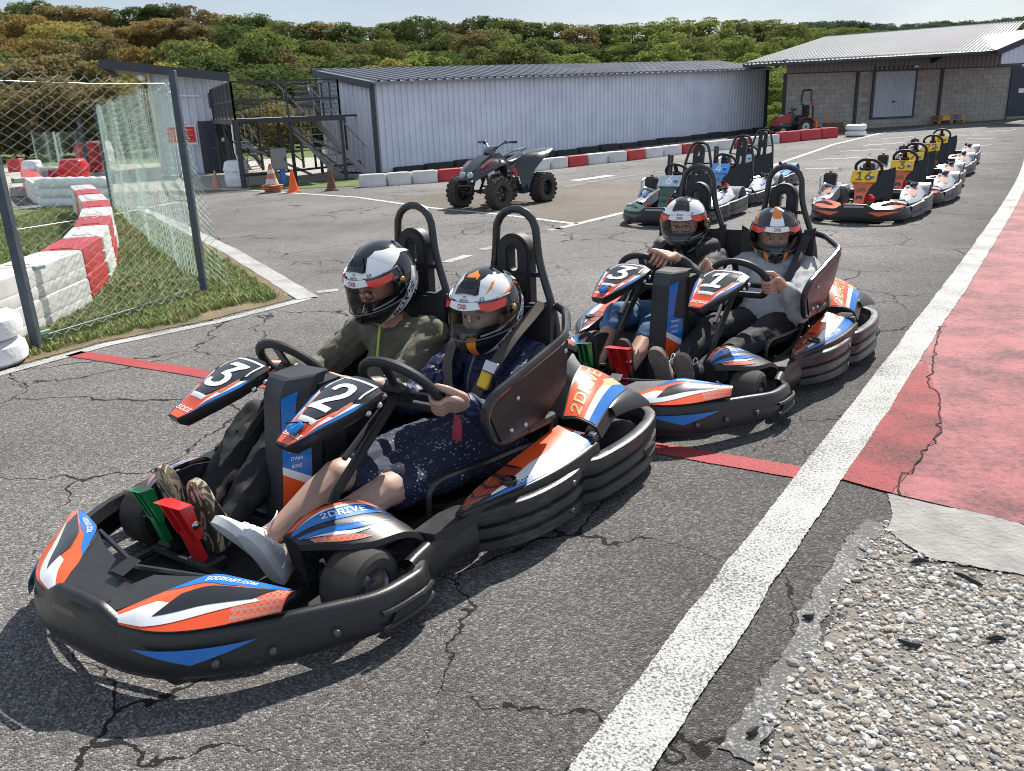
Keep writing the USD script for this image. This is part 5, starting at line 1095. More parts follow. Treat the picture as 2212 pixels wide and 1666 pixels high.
def bend(pts, rs):
    return [(pts[i], rs[i], pts[i+1], rs[i+1]) for i in range(len(pts)-1)]
def person(kart, label, y0, helm, num, head_c, yaw, tilt, sh, elb, grips, wrists, knees, ankles, feet, top_m, leg_m, shoe_m, sole_m, leg_kind, glasses=False, skin='skin', extra=None):
    """Seated driver in the kart's own frame. Lists are (right, left): kart right is -y."""
    loc, yw = kart; p = thing('person', label, 'person', (*loc, 0), yw)
    hip = [np.array([-.80, y0+s*.095, .215]) for s in (-1, 1)]; chest = np.array([-.945, y0, .50]); neck = np.array([head_c[0]-.06, head_c[1], head_c[2]-.14])
    wrists = [np.asarray(grips[k][0])+unit(grips[k][3]*.55+unit(np.asarray(elb[k])-grips[k][0])*.75)*.112 for k in (0, 1)]
    hd, face, R = head_mesh(head_c, yaw, tilt, glasses)
    bones = [((-.84, y0, .26), .115, (-.92, y0, .42), .115), ((-.92, y0, .42), .115, (-.95, y0, .56), .11), ((-.95, y0, .58), .07, neck, .058), (neck, .056, np.asarray(head_c)-[0, 0, .03], .062)]
    hands = []
    for k, s in enumerate((-1, 1)):
        bones += [((-.95, y0, .57), .08, sh[k], .062), (sh[k], .058, elb[k], .044), (elb[k], .044, wrists[k], .031), (wrists[k], .030, np.asarray(wrists[k])+unit(np.asarray(grips[k][0])-wrists[k])*.02, .027)]
        hands += hand_bones(wrists[k], grips[k][0], grips[k][1]*grips[k][2], thumb_up=grips[k][3])
        bones += [(hip[k], .095, knees[k], .066), (knees[k], .062, np.asarray(knees[k])*.65+np.asarray(ankles[k])*.35, .062), (np.asarray(knees[k])*.65+np.asarray(ankles[k])*.35, .062, ankles[k], .040)]
    b1 = blob(bones+hands, .016, 5, 16)
    # body and head are one surface: the head is joined with a boolean
    try:
        a = m3.Manifold(m3.Mesh(np.asarray(b1.vertices, np.float32), np.asarray(b1.faces, np.uint32))); b = m3.Manifold(m3.Mesh(np.asarray(hd.vertices, np.float32), np.asarray(hd.faces, np.uint32)))
        j = (a+b).to_mesh(); body = T(j.vert_properties[:, :3], j.tri_verts) if len(j.tri_verts) > 100 else cat([b1, hd])
    except Exception: body = cat([b1, hd])
    part(p, 'body', body, skin, smooth=60)
    for n, q, mm in face: part(p, n, q, mm, smooth=60)
    shell_, hp = helmet_parts(helm, num, R, np.asarray(head_c)+R@np.array([-.022, 0, .010]))
    hpath = part(p, 'helmet', shell_, 'helmet_white' if helm == 'xx' else 'helmet_black', smooth=60)
    for n, q, mm in hp: part(hpath, n, q, mm, smooth=50)
    # top: torso and sleeves, folds from noise
    tb = [((-.83, y0, .25), .150, (-.92, y0, .42), .150), ((-.92, y0, .42), .150, (-.955, y0, .55), .135), ((-.955, y0, .57), .10, (-.95, y0, .645), .075)]
    for k in (0, 1):
        e, w_ = np.asarray(elb[k]), np.asarray(wrists[k]); tb += [((-.955, y0, .56), .115, sh[k], .092), (sh[k], .090, e*.5+np.asarray(sh[k])*.5, .080), (e*.5+np.asarray(sh[k])*.5, .080, e, .070), (e, .070, e*.4+w_*.6, .056), (e*.4+w_*.6, .056, w_+(e-w_)*extra.get('cuff', .06), .045)]
    tm = blob(tb, .020, 6, 18); v = tm.vertices; t_ = trimesh.Trimesh(v, tm.faces, process=False)
    fold = meshkit.fbm(v*[16, 22, 26]+7*len(label), 3)-.5; v = v+t_.vertex_normals*(fold*.034)[:, None]; part(p, extra.get('top', 'jacket'), T(v, tm.faces), top_m, smooth=70)
    if leg_kind != 'skirt':
        lb = [((-.82, y0, .24), .135, (-.78, y0, .21), .13)]
        for k in (0, 1):
            kn, an, h = np.asarray(knees[k]), np.asarray(ankles[k]), hip[k]; f = .96 if leg_kind == 'long' else .30
            lb += [(h, .118, (h+kn)/2, .098), ((h+kn)/2, .098, kn, .080), (kn, .080, kn*(1-f*.5)+an*f*.5, .072), (kn*(1-f*.5)+an*f*.5, .072, kn*(1-f)+an*f, .056 if leg_kind == 'long' else .070)]
        lm = blob(lb, .022, 6, 18); v = lm.vertices; t_ = trimesh.Trimesh(v, lm.faces, process=False); v = v+t_.vertex_normals*((meshkit.fbm(v*20+3, 3)-.5)*.030)[:, None]; part(p, 'trousers', T(v, lm.faces), leg_m, smooth=70)
    else:
        lb = [((-.82, y0, .24), .145, (-.60, y0, .22), .14)]
        for k in (0, 1):
            kn, h = np.asarray(knees[k]), hip[k]; lb += [(h, .125, (h+kn)/2, .108), ((h+kn)/2, .108, kn*.86+h*.14, .092)]
        m0 = (np.asarray(knees[0])+np.asarray(knees[1]))/2; lb += [((hip[0]+hip[1])/2, .12, m0-[.10, 0, .02], .085), (np.asarray(knees[0])-[.08, 0, .02], .08, np.asarray(knees[1])-[.08, 0, .02], .08)]
        lm = blob(lb, .022, 6, 18); v = lm.vertices; t_ = trimesh.Trimesh(v, lm.faces, process=False); v = v+t_.vertex_normals*((meshkit.fbm(v*14+3, 3)-.5)*.036)[:, None]; part(p, 'skirt', T(v, lm.faces), leg_m, smooth=70)
    for k in (0, 1):
        u, so = shoe(*feet[k]); q = part(p, 'shoe', u, shoe_m, smooth=60); part(q, 'sole', so, sole_m, smooth=40)
        if extra.get('laces'):
            h, t, n = map(np.asarray, feet[k]); d_ = t-h; n = unit(n); sd = unit(np.cross(n, d_))
            for f in (.42, .52, .62): part(q, 'lace', tube([h+d_*f+n*.052+sd*.036, h+d_*f+n*(.118-.08*f)+sd*.012, h+d_*f+n*(.118-.08*f)-sd*.012, h+d_*f+n*.052-sd*.036], .0035, 5), 'lace')
            o = h+d_*.40+n*.085; part(q, 'lace', tube(spline(np.array([o, o+n*.05+sd*.03, o+n*.085+d_*-.05, o+n*.04-d_*.10, o]), 14), .003, 5), 'lace')
    return p, R
def strap(p, pts, w=.048, m='strap_black', name='seat_belt', nrm=None):
    q = np.asarray(pts, float); c = spline(q, 18) if len(q) > 2 else np.linspace(q[0], q[-1], 8)
    t = np.gradient(c, axis=0); t /= np.linalg.norm(t, axis=1, keepdims=True); s = np.cross(t, np.asarray(nrm if nrm is not None else (1, 0, .4), float)); s /= np.linalg.norm(s, axis=1, keepdims=True)
    return part(p, name, thick(grid(np.stack([c-s*w/2, c+s*w/2], 1)), .004), m)
def grip(y0, deg, sign, b):
    q, t = wheel_grip(y0, deg); c = np.array([-.29, y0, .605]); t = t if t@np.array([.6, 0, .8]) > 0 or abs(t[2]) < .2 else -t
    return (q, t, 1, unit(unit(q-c)*.75+np.array([-.80, 0, .60])*.65))

# the four drivers (kart frame); feet: heel, toe, instep direction
y = -.29
p59, R = person(K1, 'driver in olive half-zip jacket and white-black helmet 59, camouflage shoes on pedals', y, 'white', '59', (-.855, y, .865), math.radians(-2), math.radians(20),
    [(-.95, y-.205, .605), (-.95, y+.205, .605)], [(-.70, y-.30, .44), (-.66, y+.20, .42)], [grip(y, 198, -1, -1), grip(y, -40, 1, 1)], [(-.455, y-.235, .575), (-.455, y+.20, .555)],
    [(-.12, y-.075, .42), (-.12, y+.10, .40)], [(.285, y+.03, .20), (.285, y+.175, .175)], [((.375, y+.035, .135), (.425, y+.035, .435), (-1, 0, .15)), ((.365, y+.190, .105), (.405, y+.185, .405), (-1, 0, .15))],
    'jacket_olive', 'trousers_dark', 'camo', 'camo', 'long', True, 'skin_red', {'cuff': .05})
part(p59, 'zip', tube(spline(np.array([(-.835, y+.0, .665), (-.812, y+.004, .60), (-.795, y+.004, .53), (-.79, y, .46)]), 12), .006, 6), 'zip_green')
y = .29
p61, R = person(K1, 'driver in navy quilted jacket and dotted skirt, orange-white helmet 61, white sneakers', y, 'orange', '61', (-.865, y, .785), math.radians(2), math.radians(10),
    [(-.95, y-.175, .555), (-.95, y+.185, .560)], [(-.64, y-.25, .40), (-.56, y+.265, .410)], [grip(y, 195, -1, -1), grip(y, -20, 1, 1)], [(-.43, y-.19, .52), (-.385, y+.195, .485)],
    [(.0, y-.10, .325), (-.09, y+.055, .265)], [(.285, y-.145, .205), (.33, y-.045, .165)], [((.330, y-.150, .105), (.492, y-.185, .335), (-.8, 0, .5)), ((.375, y-.045, .085), (.480, y-.060, .315), (-.8, 0, .4))],
    'quilt_navy', 'skirt_print', 'shoe_white', 'sole_white', 'skirt', False, 'stocking', {'laces': True, 'cuff': .10})
strap(p61, [(-1.04, .478, .80), (-.95, .465, .745), (-.83, .45, .68), (-.73, .43, .60), (-.67, .40, .53), (-.68, .34, .42), (-.70, .30, .35)], .055, 'strap_brown')
strap(p61, [(-1.04, .12, .79), (-.93, .13, .70), (-.82, .14, .62), (-.76, .15, .52), (-.72, .20, .40)], .05, 'strap_brown')
part(p61, 'belt_tag', box((-.668, .425, .565), (.02, .05, .11), R=np.stack([unit([.8, .1, .5]), unit([0, 1, -.25]), unit([-.5, .1, .8])], 1), bev=.004), 'tag_yellow')
part(p61, 'belt_buckle', box((-.678, .442, .60), (.018, .065, .05), R=np.stack([unit([.8, .1, .5]), unit([0, 1, -.25]), unit([-.5, .1, .8])], 1), bev=.004), 'steel')
strap(p61, [(-.62, .30, .36), (-.52, .36, .41), (-.46, .42, .415), (-.44, .43, .36)], .045, 'red_strap')
part(p61, 'jacket_zip', tube(spline(np.array([(-.815, y-.02, .60), (-.775, y-.03, .52), (-.755, y-.03, .44), (-.76, y-.02, .36)]), 12), .006, 6), 'dark_steel')
y = -.29
p57, R = person(K2, 'driver in black hooded jacket and blue jeans, white-black helmet, hand raised on wheel', y, 'white', '57', (-.895, y, .825), math.radians(10), math.radians(6),
    [(-.95, y-.195, .595), (-.95, y+.195, .595)], [(-.70, y-.28, .42), (-.58, y+.26, .50)], [grip(y, 200, -1, -1), grip(y, 50, 1, 1)], [(-.43, y-.20, .50), (-.315, y+.165, .655)],
    [(-.08, y-.10, .385), (-.13, y+.115, .315)], [(.225, y-.080, .165), (.285, y+.135, .155)], [((.275, y-.085, .085), (.335, y-.105, .365), (-1, 0, .2)), ((.365, y+.165, .10), (.405, y+.165, .375), (-1, 0, .15))],
    'jacket_black', 'jeans', 'shoe_black', 'sole_black', 'capri', True, 'skin', {'cuff': .16})
part(p57, 'shirt', blob([((-.79, y+.02, .53), .03, (-.80, y-.01, .62), .05)], .015), 'shirt_print')
part(p57, 'hood', tube(spline(np.array([(-.86, y+.10, .66), (-.95, y+.19, .69), (-1.03, y+.08, .69), (-1.03, y-.08, .69), (-.95, y-.19, .69), (-.86, y-.10, .66)]), 20), .045, 10), 'jacket_black', smooth=60)
part(p57, 'watch', tube(np.array([(-.325+.0*math.cos(a)-.02, y+.172+.038*math.cos(a), .635+.038*math.sin(a)) for a in np.linspace(0, 6.0, 14)]), .011, 6), 'black_gloss')
y = .29
p1, R = person(K2, 'driver in light grey sweater and black trousers, black helmet with orange crown', y, 'deep_orange', '1', (-.975, y, .770), math.radians(20), math.radians(8),
    [(-1.0, y-.195, .555), (-1.0, y+.205, .560)], [(-.62, y-.26, .40), (-.50, y+.30, .405)], [grip(y, 150, -1, -1), grip(y, -4, 1, 1)], [(-.47, y-.20, .56), (-.345, y+.205, .520)],
    [(-.22, y-.13, .33), (-.36, y+.12, .27)], [(.285, y-.175, .185), (.29, y-.065, .165)], [((.365, y-.175, .125), (.475, y-.195, .365), (-.8, 0, .4)), ((.335, y-.065, .11), (.420, y-.07, .335), (-.8, 0, .4))],
    'sweater_grey', 'trousers_dark', 'shoe_grey', 'sole_brown', 'long', False, 'skin', {'laces': True, 'top': 'sweater', 'cuff': .08})
strap(p1, [(-1.06, .48, .80), (-.99, .47, .72), (-.87, .46, .63), (-.80, .43, .52), (-.78, .36, .40), (-.78, .28, .33)], .055, 'strap_black')
part(p1, 'belt_buckle', box((-.765, .27, .325), (.03, .11, .07), R=np.stack([unit([.8, 0, .55]), [0, 1, 0], unit([-.55, 0, .8])], 1), bev=.006), 'steel')
part(p1, 'belly', blob([((-.83, .24, .26), .135, (-.84, .38, .27), .13), ((-.84, .30, .28), .15, (-.88, .30, .40), .14)], .02), 'sweater_grey', smooth=70)

# ---------------------------------------------------------------- chain-link fence on the left
mat('post_grey', (.045, .060, .075), .5, var=.3, vs=10, bump=.001, bs=60)
mat('wire_galv', (.40, .46, .44), .45, metal=.35, var=.25, vs=14); mat('wire_green', (.30, .42, .37), .55, metal=.2, var=.4, vs=6); mat('clip_green', (.20, .33, .26), .6)
def wires(Q, w, h, pitch=.068, rise=.072, r=.0026, sides=4, loops=False):
    """Woven mesh: zigzag wires over a panel; Q(s, z) gives the point s along and z up."""
    n = int(w/pitch); m = int(h/(rise/2)); ms = []
    for i in range(n):
        k = np.arange(m+1); s = (i+((k+i) % 2)*1.0)*pitch; z = k*rise/2
        P = Q(s, z, (k % 2)*2-1)
        if loops: P = np.vstack([P, P[-1]+[0, 0, .018], P[-1]+[.008, .008, .022]])
        ms.append(tube(P, r, sides))
    return cat(ms)
A_, B_ = hit(83, 757), hit(443, 637); dP = unit(B_-A_); LP = np.linalg.norm(B_-A_); TOPZ = zat(B_, 345, 160)
fp = thing('wire_fence', 'galvanised chain-link fence panel between two dark posts, in the left foreground', 'fence')
nP = np.array([-dP[1], dP[0], 0])
ZA_ = zat(A_, 3, 138)
def Qn(s, z, sg): return A_+np.outer(s, dP)*1.0+np.outer(z*np.interp(s, [0, LP], [(ZA_-.05)/(TOPZ-.10), 1.0])+.05, [0, 0, 1])+np.outer(.012*np.sin(s*3+z*2)+sg*.002, nP)+np.outer(.0*s, dP)
part(fp, 'wire_mesh', wires(Qn, LP-.03, TOPZ-.10, loops=True), 'wire_galv', smooth=False, kind='stuff')
for z in (.10, TOPZ*.45, TOPZ-.08): part(fp, 'tension_wire', tube([A_+[0, 0, z], (A_+B_)/2+[0, 0, z-.012], B_+[0, 0, z]], .0025, 5), 'wire_galv')
for z, s in ((.12, .08), (TOPZ*.30, .16), (TOPZ*.62, .14), (TOPZ-.05, .10)): part(fp, 'wire_clamp', box(A_+dP*(s)+[0, 0, z], (.10, .03, .03), rz=math.atan2(dP[1], dP[0]), bev=.004), 'clip_green')
def post(P, top, lean, label, w=.055):
    m = bar(P-[0, 0, .1], np.array([P[0]+lean[0], P[1]+lean[1], top]), w, w*1.1, (0, 1, 0), bev=.004); q = thing('fence_post', label, 'fence post', (0, 0, 0)); part(q, 'post', m, 'post_grey'); 
    for f_ in (.22, .45, .68): part(q, 'wire_tie', tube(np.array([np.array([P[0]+lean[0]*f_, P[1]+lean[1]*f_, P[2]+(top-P[2])*f_])+[.034*math.cos(a)*1.15, .034*math.sin(a)*1.15, .004*a] for a in np.linspace(0, 6.2, 12)]), .003, 4), 'dark_steel')
    return q
post(A_, TOPZ+.02, (-.03, .02), 'square grey metal post at the left edge of the picture', .062); post(B_, TOPZ+.03, (.0, .02), 'dark slim metal post at the right end of the wire panel', .058)
# second run, sagging and bent, going back along the grass
F_ = hit(247, 455); dF = unit(F_-B_); LF = np.linalg.norm(F_-B_); nF = np.array([-dF[1], dF[0], 0]); zF = zat(F_, 207, 232)
f2 = thing('wire_fence', 'sagging greenish chain-link run going back along the grass from the dark post', 'fence')
def Qf(s, z, sg):
    wob = .018*np.sin(s*2.1+z*1.3)+.012*np.sin(s*5.3-z*2.2)+sg*.012; lo = .25*np.exp(-s/.5)*np.clip(1-z/2, 0, 1)
    zz = z*np.interp(s, [0, LF], [(TOPZ-.06)/2.0, zF/2.0])+.04+.02*np.sin(s*3); return B_+np.outer(s, dF)+np.outer(wob*np.clip(s/.6, 0, 1)-lo, nF)+np.outer(zz, [0, 0, 1])
part(f2, 'wire_mesh', wires(Qf, LF, 2.0, r=.0030), 'wire_green', smooth=False, kind='stuff')
post(F_, zF+.05, (0, 0), 'dark post at the far end of the sagging chain-link run', .07)
g1, g2 = hit(193, 380), hit(90, 372); f3 = thing('wire_fence', 'far pale green chain-link panel beyond the white tyre wall', 'fence'); dG = unit(g2-g1); LG = np.linalg.norm(g2-g1)
part(f3, 'wire_mesh', wires(lambda s, z, sg: g1+np.outer(s, dG)+np.outer(z*1.0, [0, 0, 1])+np.outer(.12*np.sin(s*2.5)+.05*np.sin(s*7), [dG[1], -dG[0], 0]), LG, 1.35, .09, .09, .005), 'wire_green', smooth=False, kind='stuff')
post(g1, 1.75, (0, 0), 'distant dark post beside the far green wire panel', .10)

# ---------------------------------------------------------------- plastic barrier blocks
mat('barrier_white', (.60, .59, .56), .5, var=.16, vs=3, scuff=.12); mat('barrier_red', (.46, .030, .036), .42, var=.16, vs=3, scuff=.12); mat('tyre_black', (.020, .020, .022), .7, var=.3, vs=5); mat('tyre_white', (.68, .69, .69), .6, var=.08, vs=8, bump=.004, bs=30)
mat('wrap_red', (.48, .02, .02), .22, coat=.3, bump=.02, bs=14); mat('wrap_white', (.66, .68, .70), .28, coat=.2, bump=.02, bs=12)
def barrier(c, L, W, H, rz, m, label, group, name='barrier_block', seed=0, z=0.0):
    """Hollow plastic block: bevelled body with moulded grooves and a top lip."""
    q = thing(name, label, 'barrier', (c[0], c[1], c[2]+z), rz, group); r = np.random.default_rng(seed); a, b = L/2-.008, W/2
    def ring(zz, k): x, y, e = a*k if k < 1 else a, b*k, .035; return [(x, y-e, zz), (x-e, y, zz), (-x+e, y, zz), (-x, y-e, zz), (-x, -y+e, zz), (-x+e, -y, zz), (x-e, -y, zz), (x, -y+e, zz)]
    prof = [(0, .97), (.03, 1), (H*.34, 1), (H*.38, .980), (H*.42, .980), (H*.46, 1), (H*.90, .995), (H*.97, .975), (H, .94)]
    part(q, 'body', loft([ring(*p_) for p_ in prof]), m, smooth=25)
    part(q, 'top_lip', box((0, 0, H-.002), (L*.82, W*.55, .022), bev=.01), m); part(q, 'end_socket', box((a-.002, 0, H*.5), (.012, W*.35, H*.5), bev=.004), m)
    return q
# row in front of the long shed
row = [(779, 406), (838, 402), (892, 398), (949, 394), (1003, 389), (1055, 384), (1105, 377), (1154, 371), (1191, 366), (1230, 362), (1272, 357), (1315, 352), (1357, 348), (1396, 343), (1435, 338), (1475, 333), (1513, 329), (1550, 325), (1588, 321.5), (1622, 317), (1654, 312.5), (1686, 309.5)]
cols = 'wwwrwwrwwrwwrwwrwwrwww'
ordn = ['first', 'second', 'third', 'fourth', 'fifth', 'sixth', 'seventh', 'eighth', 'ninth', 'tenth', 'eleventh', 'twelfth', 'thirteenth', 'fourteenth', 'fifteenth', 'sixteenth', 'seventeenth', 'eighteenth', 'nineteenth', 'twentieth', 'twenty-first', 'twenty-second']
for i in range(len(row)-1):
    a, b = hit(*row[i]), hit(*row[i+1]); d_ = b-a; L = np.linalg.norm(d_[:2]); nn = np.array([-d_[1], d_[0], 0])/L; c = (a+b)/2+nn*.14; H = .27
    barrier(c, L-.01, .28, H, math.atan2(d_[1], d_[0]), 'barrier_red' if cols[i] == 'r' else 'barrier_white', f'{"red" if cols[i] == "r" else "white"} plastic block, {ordn[i]} from the left in the row before the long shed', 'barrier blocks along the long shed', seed=i)
for i, (p0, p1_) in enumerate((((1686, 309.5), (1730, 305)), ((1730, 305), (1776, 300.5)), ((1776, 300.5), (1812, 297)))):
    a, b = hit(*p0), hit(*p1_); d_ = b-a; L = np.linalg.norm(d_[:2]); nn = np.array([-d_[1], d_[0], 0])/L
    barrier((a+b)/2+nn*.15, L-.01, .30, .33, math.atan2(d_[1], d_[0]), 'barrier_red', f'bright red plastic block before the tractor, {ordn[i]} from the left of three', 'red blocks before the tractor', seed=i+40)
# black blocks at the foot of the shed wall
for i in range(18):
    f0, f1 = (i+.35)/18.4, (i+1.32)/18.4; a, b = A+(B-A)*f0-nb*.20, A+(B-A)*f1-nb*.20; c = (a+b)/2; c[2] = gz(c[0], c[1]); L = np.linalg.norm((b-a)[:2])
    barrier(c, L-.02, .20, .16+.015*((i*7) % 3), math.atan2(dAB[1], dAB[0]), 'tyre_black', f'low black block against the long shed wall, {ordn[i]} from its left corner', 'black blocks against the shed wall', 'bumper_block', i)
# white stack by the block building
def tyre_stack(P, n, r, h, m, label, name='tyre_stack', wide=1.0, rz=0):
    q = thing(name, label, 'tyre stack', P, rz)
    for i in range(n):
        pr = [(r*.52, i*h), (r*.80, i*h+.005), (r*.97, i*h+h*.22), (r, i*h+h*.5), (r*.97, i*h+h*.78), (r*.80, i*h+h-.005), (r*.52, i*h+h)]; t_ = lathe(pr, 26); v = t_.vertices*[wide, 1, 1]; part(q, 'tyre', T(v, t_.faces), m)
    return q
P_ = hit(1848, 295); tyre_stack(P_, 2, .30, .20, 'tyre_white', 'two white painted tyres stacked on the tarmac beside the block wall', wide=1.15)
# foreground left: two tiers of blocks behind the fence
SIDE = [(-4.05, 6.05), (-4.05, 6.98), (-4.08, 7.88)]
for i in range(2):
    a, b = np.array(SIDE[i]), np.array(SIDE[i+1]); rz = math.atan2(*(b-a)[::-1]); c = (*(a+b)/2, 0)
    for t in (0, 1): barrier(c, np.linalg.norm(b-a)-.01, .42-.02*t, .255, rz, 'barrier_white', f'large white block behind the fence, {"upper" if t else "lower"} tier, {"nearer" if i == 0 else "farther"} of two', 'large white blocks behind the fence', seed=60+i*2+t, z=.258*t)
zfx = lambda x, y: (x*.59772, (450+y*1.10247)*.54216)
chainp = [(-4.12, 7.90), (-4.36, 8.86), (-4.72, 9.85), (-5.15, 10.9), (-5.62, 12.0), (-6.15, 13.1), (-6.75, 14.25), (-7.35, 15.4), (-7.95, 16.5)]
for i in range(len(chainp)-1):
    a, b = np.array(chainp[i]), np.array(chainp[i+1]); rz = math.atan2(*(b-a)[::-1]); red = i % 2 == 0
    for t in (0, 1) if i < 4 else (0, 1): barrier((*(a+b)/2, 0), np.linalg.norm(b-a)-.02, .40-.02*t, .25, rz, 'barrier_red' if red else 'barrier_white', f'{"red" if red else "white"} block in the row curving back behind the fence, {ordn[i]} along, {"upper" if t else "lower"} tier', 'blocks curving back behind the fence', seed=80+i*2+t, z=.253*t)
def long_wall(p0, p1, n, h, r, m, label, name='tyre_wall'):
    a, b = hit(*p0), hit(*p1); q = thing(name, label, 'tyre wall')
    for i in range(n): part(q, 'row', tube(np.array([a+(b-a)*f_+[0, 0, h*(i+.5)+.006*math.sin(f_*40+i)] for f_ in np.linspace(0, 1, 14)]), [r*.6]+[r*(1 if k % 2 else .94) for k in range(12)]+[r*.6], 10), m, smooth=60)
    return q
long_wall((90, 447), (246, 447), 3, .19, .12, 'tyre_white', 'three-row white wrapped tyre wall across the track behind the fence')
def wrapped(P, w, h, m, label, seed):
    q = thing('wrapped_stack', label, 'wrapped stack', P); m_ = ball((0, 0, h/2), (w/2, w/2, h/2), 4); v = m_.vertices.copy(); v[:, 2] = h/2+(v[:, 2]-h/2); s = np.abs((v-[0, 0, h/2])/[w/2, w/2, h/2]); nrm_ = (s**5).sum(1)**(1/5); v = [0, 0, h/2]+(v-[0, 0, h/2])/nrm_[:, None]
    v[:, :2] *= (1-.07*np.abs(np.sin(v[:, 2:]*math.pi/(h/3))))+.05*(meshkit.fbm(v*[5, 5, 9]+seed, 3)-.5)[:, None]*2; part(q, 'wrap', T(v, m_.faces), m, smooth=60); part(q, 'band', tube(np.array([(w*.51*math.cos(a), w*.51*math.sin(a), h*.62) for a in np.linspace(0, 6.1, 14)]), .012, 5), m); return q
wrapped(hit(168, 403), .66, .72, 'wrap_red', 'shiny red wrapped tyre stack beyond the white tyre wall', 1); wrapped(hit(76, 392), .50, .62, 'wrap_white', 'white wrapped stack at the far left beyond the tyre wall', 2); wrapped(hit(205, 372), .9, 1.0, 'wrap_red', 'dark red wrapped stack farther back right of the wire panel', 3); wrapped(hit(222, 370), .8, 1.0, 'wrap_white', 'small white wrapped stack beside the dark red one', 4)
for i, (p0, p1_, m) in enumerate((((68, 402), (80, 425), 'r'), ((80, 425), (100, 440), 'w'), ((100, 398), (128, 402), 'w'), ((125, 402), (150, 404), 'r'), ((24, 372), (52, 371), 'r'))):
    a, b = hit(*p0), hit(*p1_); d_ = b-a; L = np.linalg.norm(d_[:2]); barrier((a+b)/2, L, .4, .45, math.atan2(d_[1], d_[0]), 'barrier_red' if m == 'r' else 'barrier_white', f'{"red" if m == "r" else "white"} barrier block far behind the fence, {ordn[i]} from the white stack', 'far barrier blocks behind the fence', seed=120+i)
q = tyre_stack(hit(-28, 790), 2, .28, .19, 'tyre_white', 'white painted tyres cut off by the left picture edge')

# ---------------------------------------------------------------- cones, boxes
mat('cone_orange', (.78, .10, .012), .45, var=.08); mat('cone_faded', (.46, .22, .18), .7, var=.15); mat('cone_brown', (.13, .06, .035), .7, var=.25); mat('cone_old', (.42, .15, .06), .65, var=.25); mat('cone_white', (.52, .50, .46), .6, var=.15)
def cone(P, h, m, label, band=None, rz=.3, n=1):
    q = thing('traffic_cone', label, 'cone', P, rz, 'traffic cones'); r = h*.27
    for i in range(n): part(q, 'base', box((0, 0, .018+i*.045), (r*2.1, r*2.1, .034), rz=i*.2, bev=.012), m)
    z0 = .03+.045*(n-1); part(q, 'body', lathe([(r*.90, z0), (r*.80, z0+.03), (r*.16, h*.97), (r*.10, h), (0, h)], 22), m)
    if band:
        for a, b in ((.30, .48), (.66, .80)): ra = lambda f: r*.80+(r*.16-r*.80)*(f*h-z0-.03)/(h*.97-z0-.03); part(q, 'band', lathe([(ra(a)+.004, a*h), (ra(b)+.004, b*h)], 22), band)
cone(hit(468, 407), .42, 'cone_faded', 'faded pink traffic cone left of the white wrapped bags'); cone(hit(590, 416), .62, 'cone_old', 'tall dirty orange cone with pale bands on a pile of cone bases', 'cone_white', n=4); cone(hit(635, 416), .50, 'cone_orange', 'bright orange traffic cone right of the banded cone'); cone(hit(717, 412), .48, 'cone_brown', 'brown weathered cone nearest the long shed')
wrapped(hit(515, 405), .52, .64, 'wrap_white', 'white wrapped tyre bundle at the foot of the platform gate post', 6)
eb = hit(610, 402); q = thing('electric_cabinet', 'grey electric cabinet on a stand in front of the platform mesh', 'cabinet', eb, .35); part(q, 'cabinet', box((0, .1, .62), (.36, .22, .50), bev=.012), 'galv'); part(q, 'door_panel', box((0, -.015, .62), (.31, .012, .45), bev=.004), 'galv'); part(q, 'handle', box((.12, -.03, .62), (.02, .02, .08)), 'black_plastic'); part(q, 'stand', box((-.10, .1, .18), (.07, .07, .36)), 'dark_steel'); part(q, 'conduit', box((.05, .08, .19), (.12, .12, .38), bev=.02), 'blue')
q = thing('small_bench', 'low dark metal bench left of the electric cabinet', 'bench', hit(560, 403), .4); part(q, 'top', box((0, 0, .30), (.7, .22, .03)), 'steel_frame'); [part(q, 'leg', box((s*.32, 0, .15), (.03, .2, .30)), 'steel_frame') for s in (-1, 1)]

# ---------------------------------------------------------------- steel platform with stairs
zpx = lambda x, y: ((750+x*.63241)*.54216, (300+y*.63241)*.54216)
pl = thing('steel_platform', 'dark steel viewing platform with mesh railings and metal stairs, left of the long shed', 'platform')
a0, a1 = hit(*zpx(352, 705)), hit(*zpx(985, 662)); dx = unit((a1-a0)*[1, 1, 0]); dy = np.array([-dx[1], dx[0], 0]); Wp = np.linalg.norm((a1-a0)[:2])+.05; Dp = 6.2
DZ = zat(a0, *zpx(300, 274))-.02; RZ = zat(a0, *zpx(290, 42)); g = lambda s, t, z: np.array([a0[0], a0[1], 0])+dx*s+dy*t+[0, 0, z]
part(pl, 'deck', hull([g(s, t, z) for s in (-.05, Wp+.05) for t in (-.05, Dp) for z in (DZ-.03, DZ+.005)]), 'deck_grey')
for b0, b1 in ((g(-.06, -.06, DZ-.05), g(Wp+.06, -.06, DZ-.05)), (g(-.06, -.06, DZ-.05), g(-.06, Dp, DZ-.05)), (g(Wp+.06, -.06, DZ-.05), g(Wp+.06, Dp, DZ-.05)), (g(-.06, Dp, DZ-.05), g(Wp+.06, Dp, DZ-.05))): part(pl, 'edge_beam', bar(b0, b1, .05, .12), 'steel_frame')
for s, t in ((0, 0), (Wp*.5, .0), (Wp, 0), (0, Dp*.5), (0, Dp-.05), (Wp, Dp-.05), (Wp*.5, Dp-.05), (Wp, Dp*.5)): part(pl, 'column', bar(g(s, t, 0), g(s, t, DZ-.05), .07, .07, (0, 1, 0)), 'steel_frame')
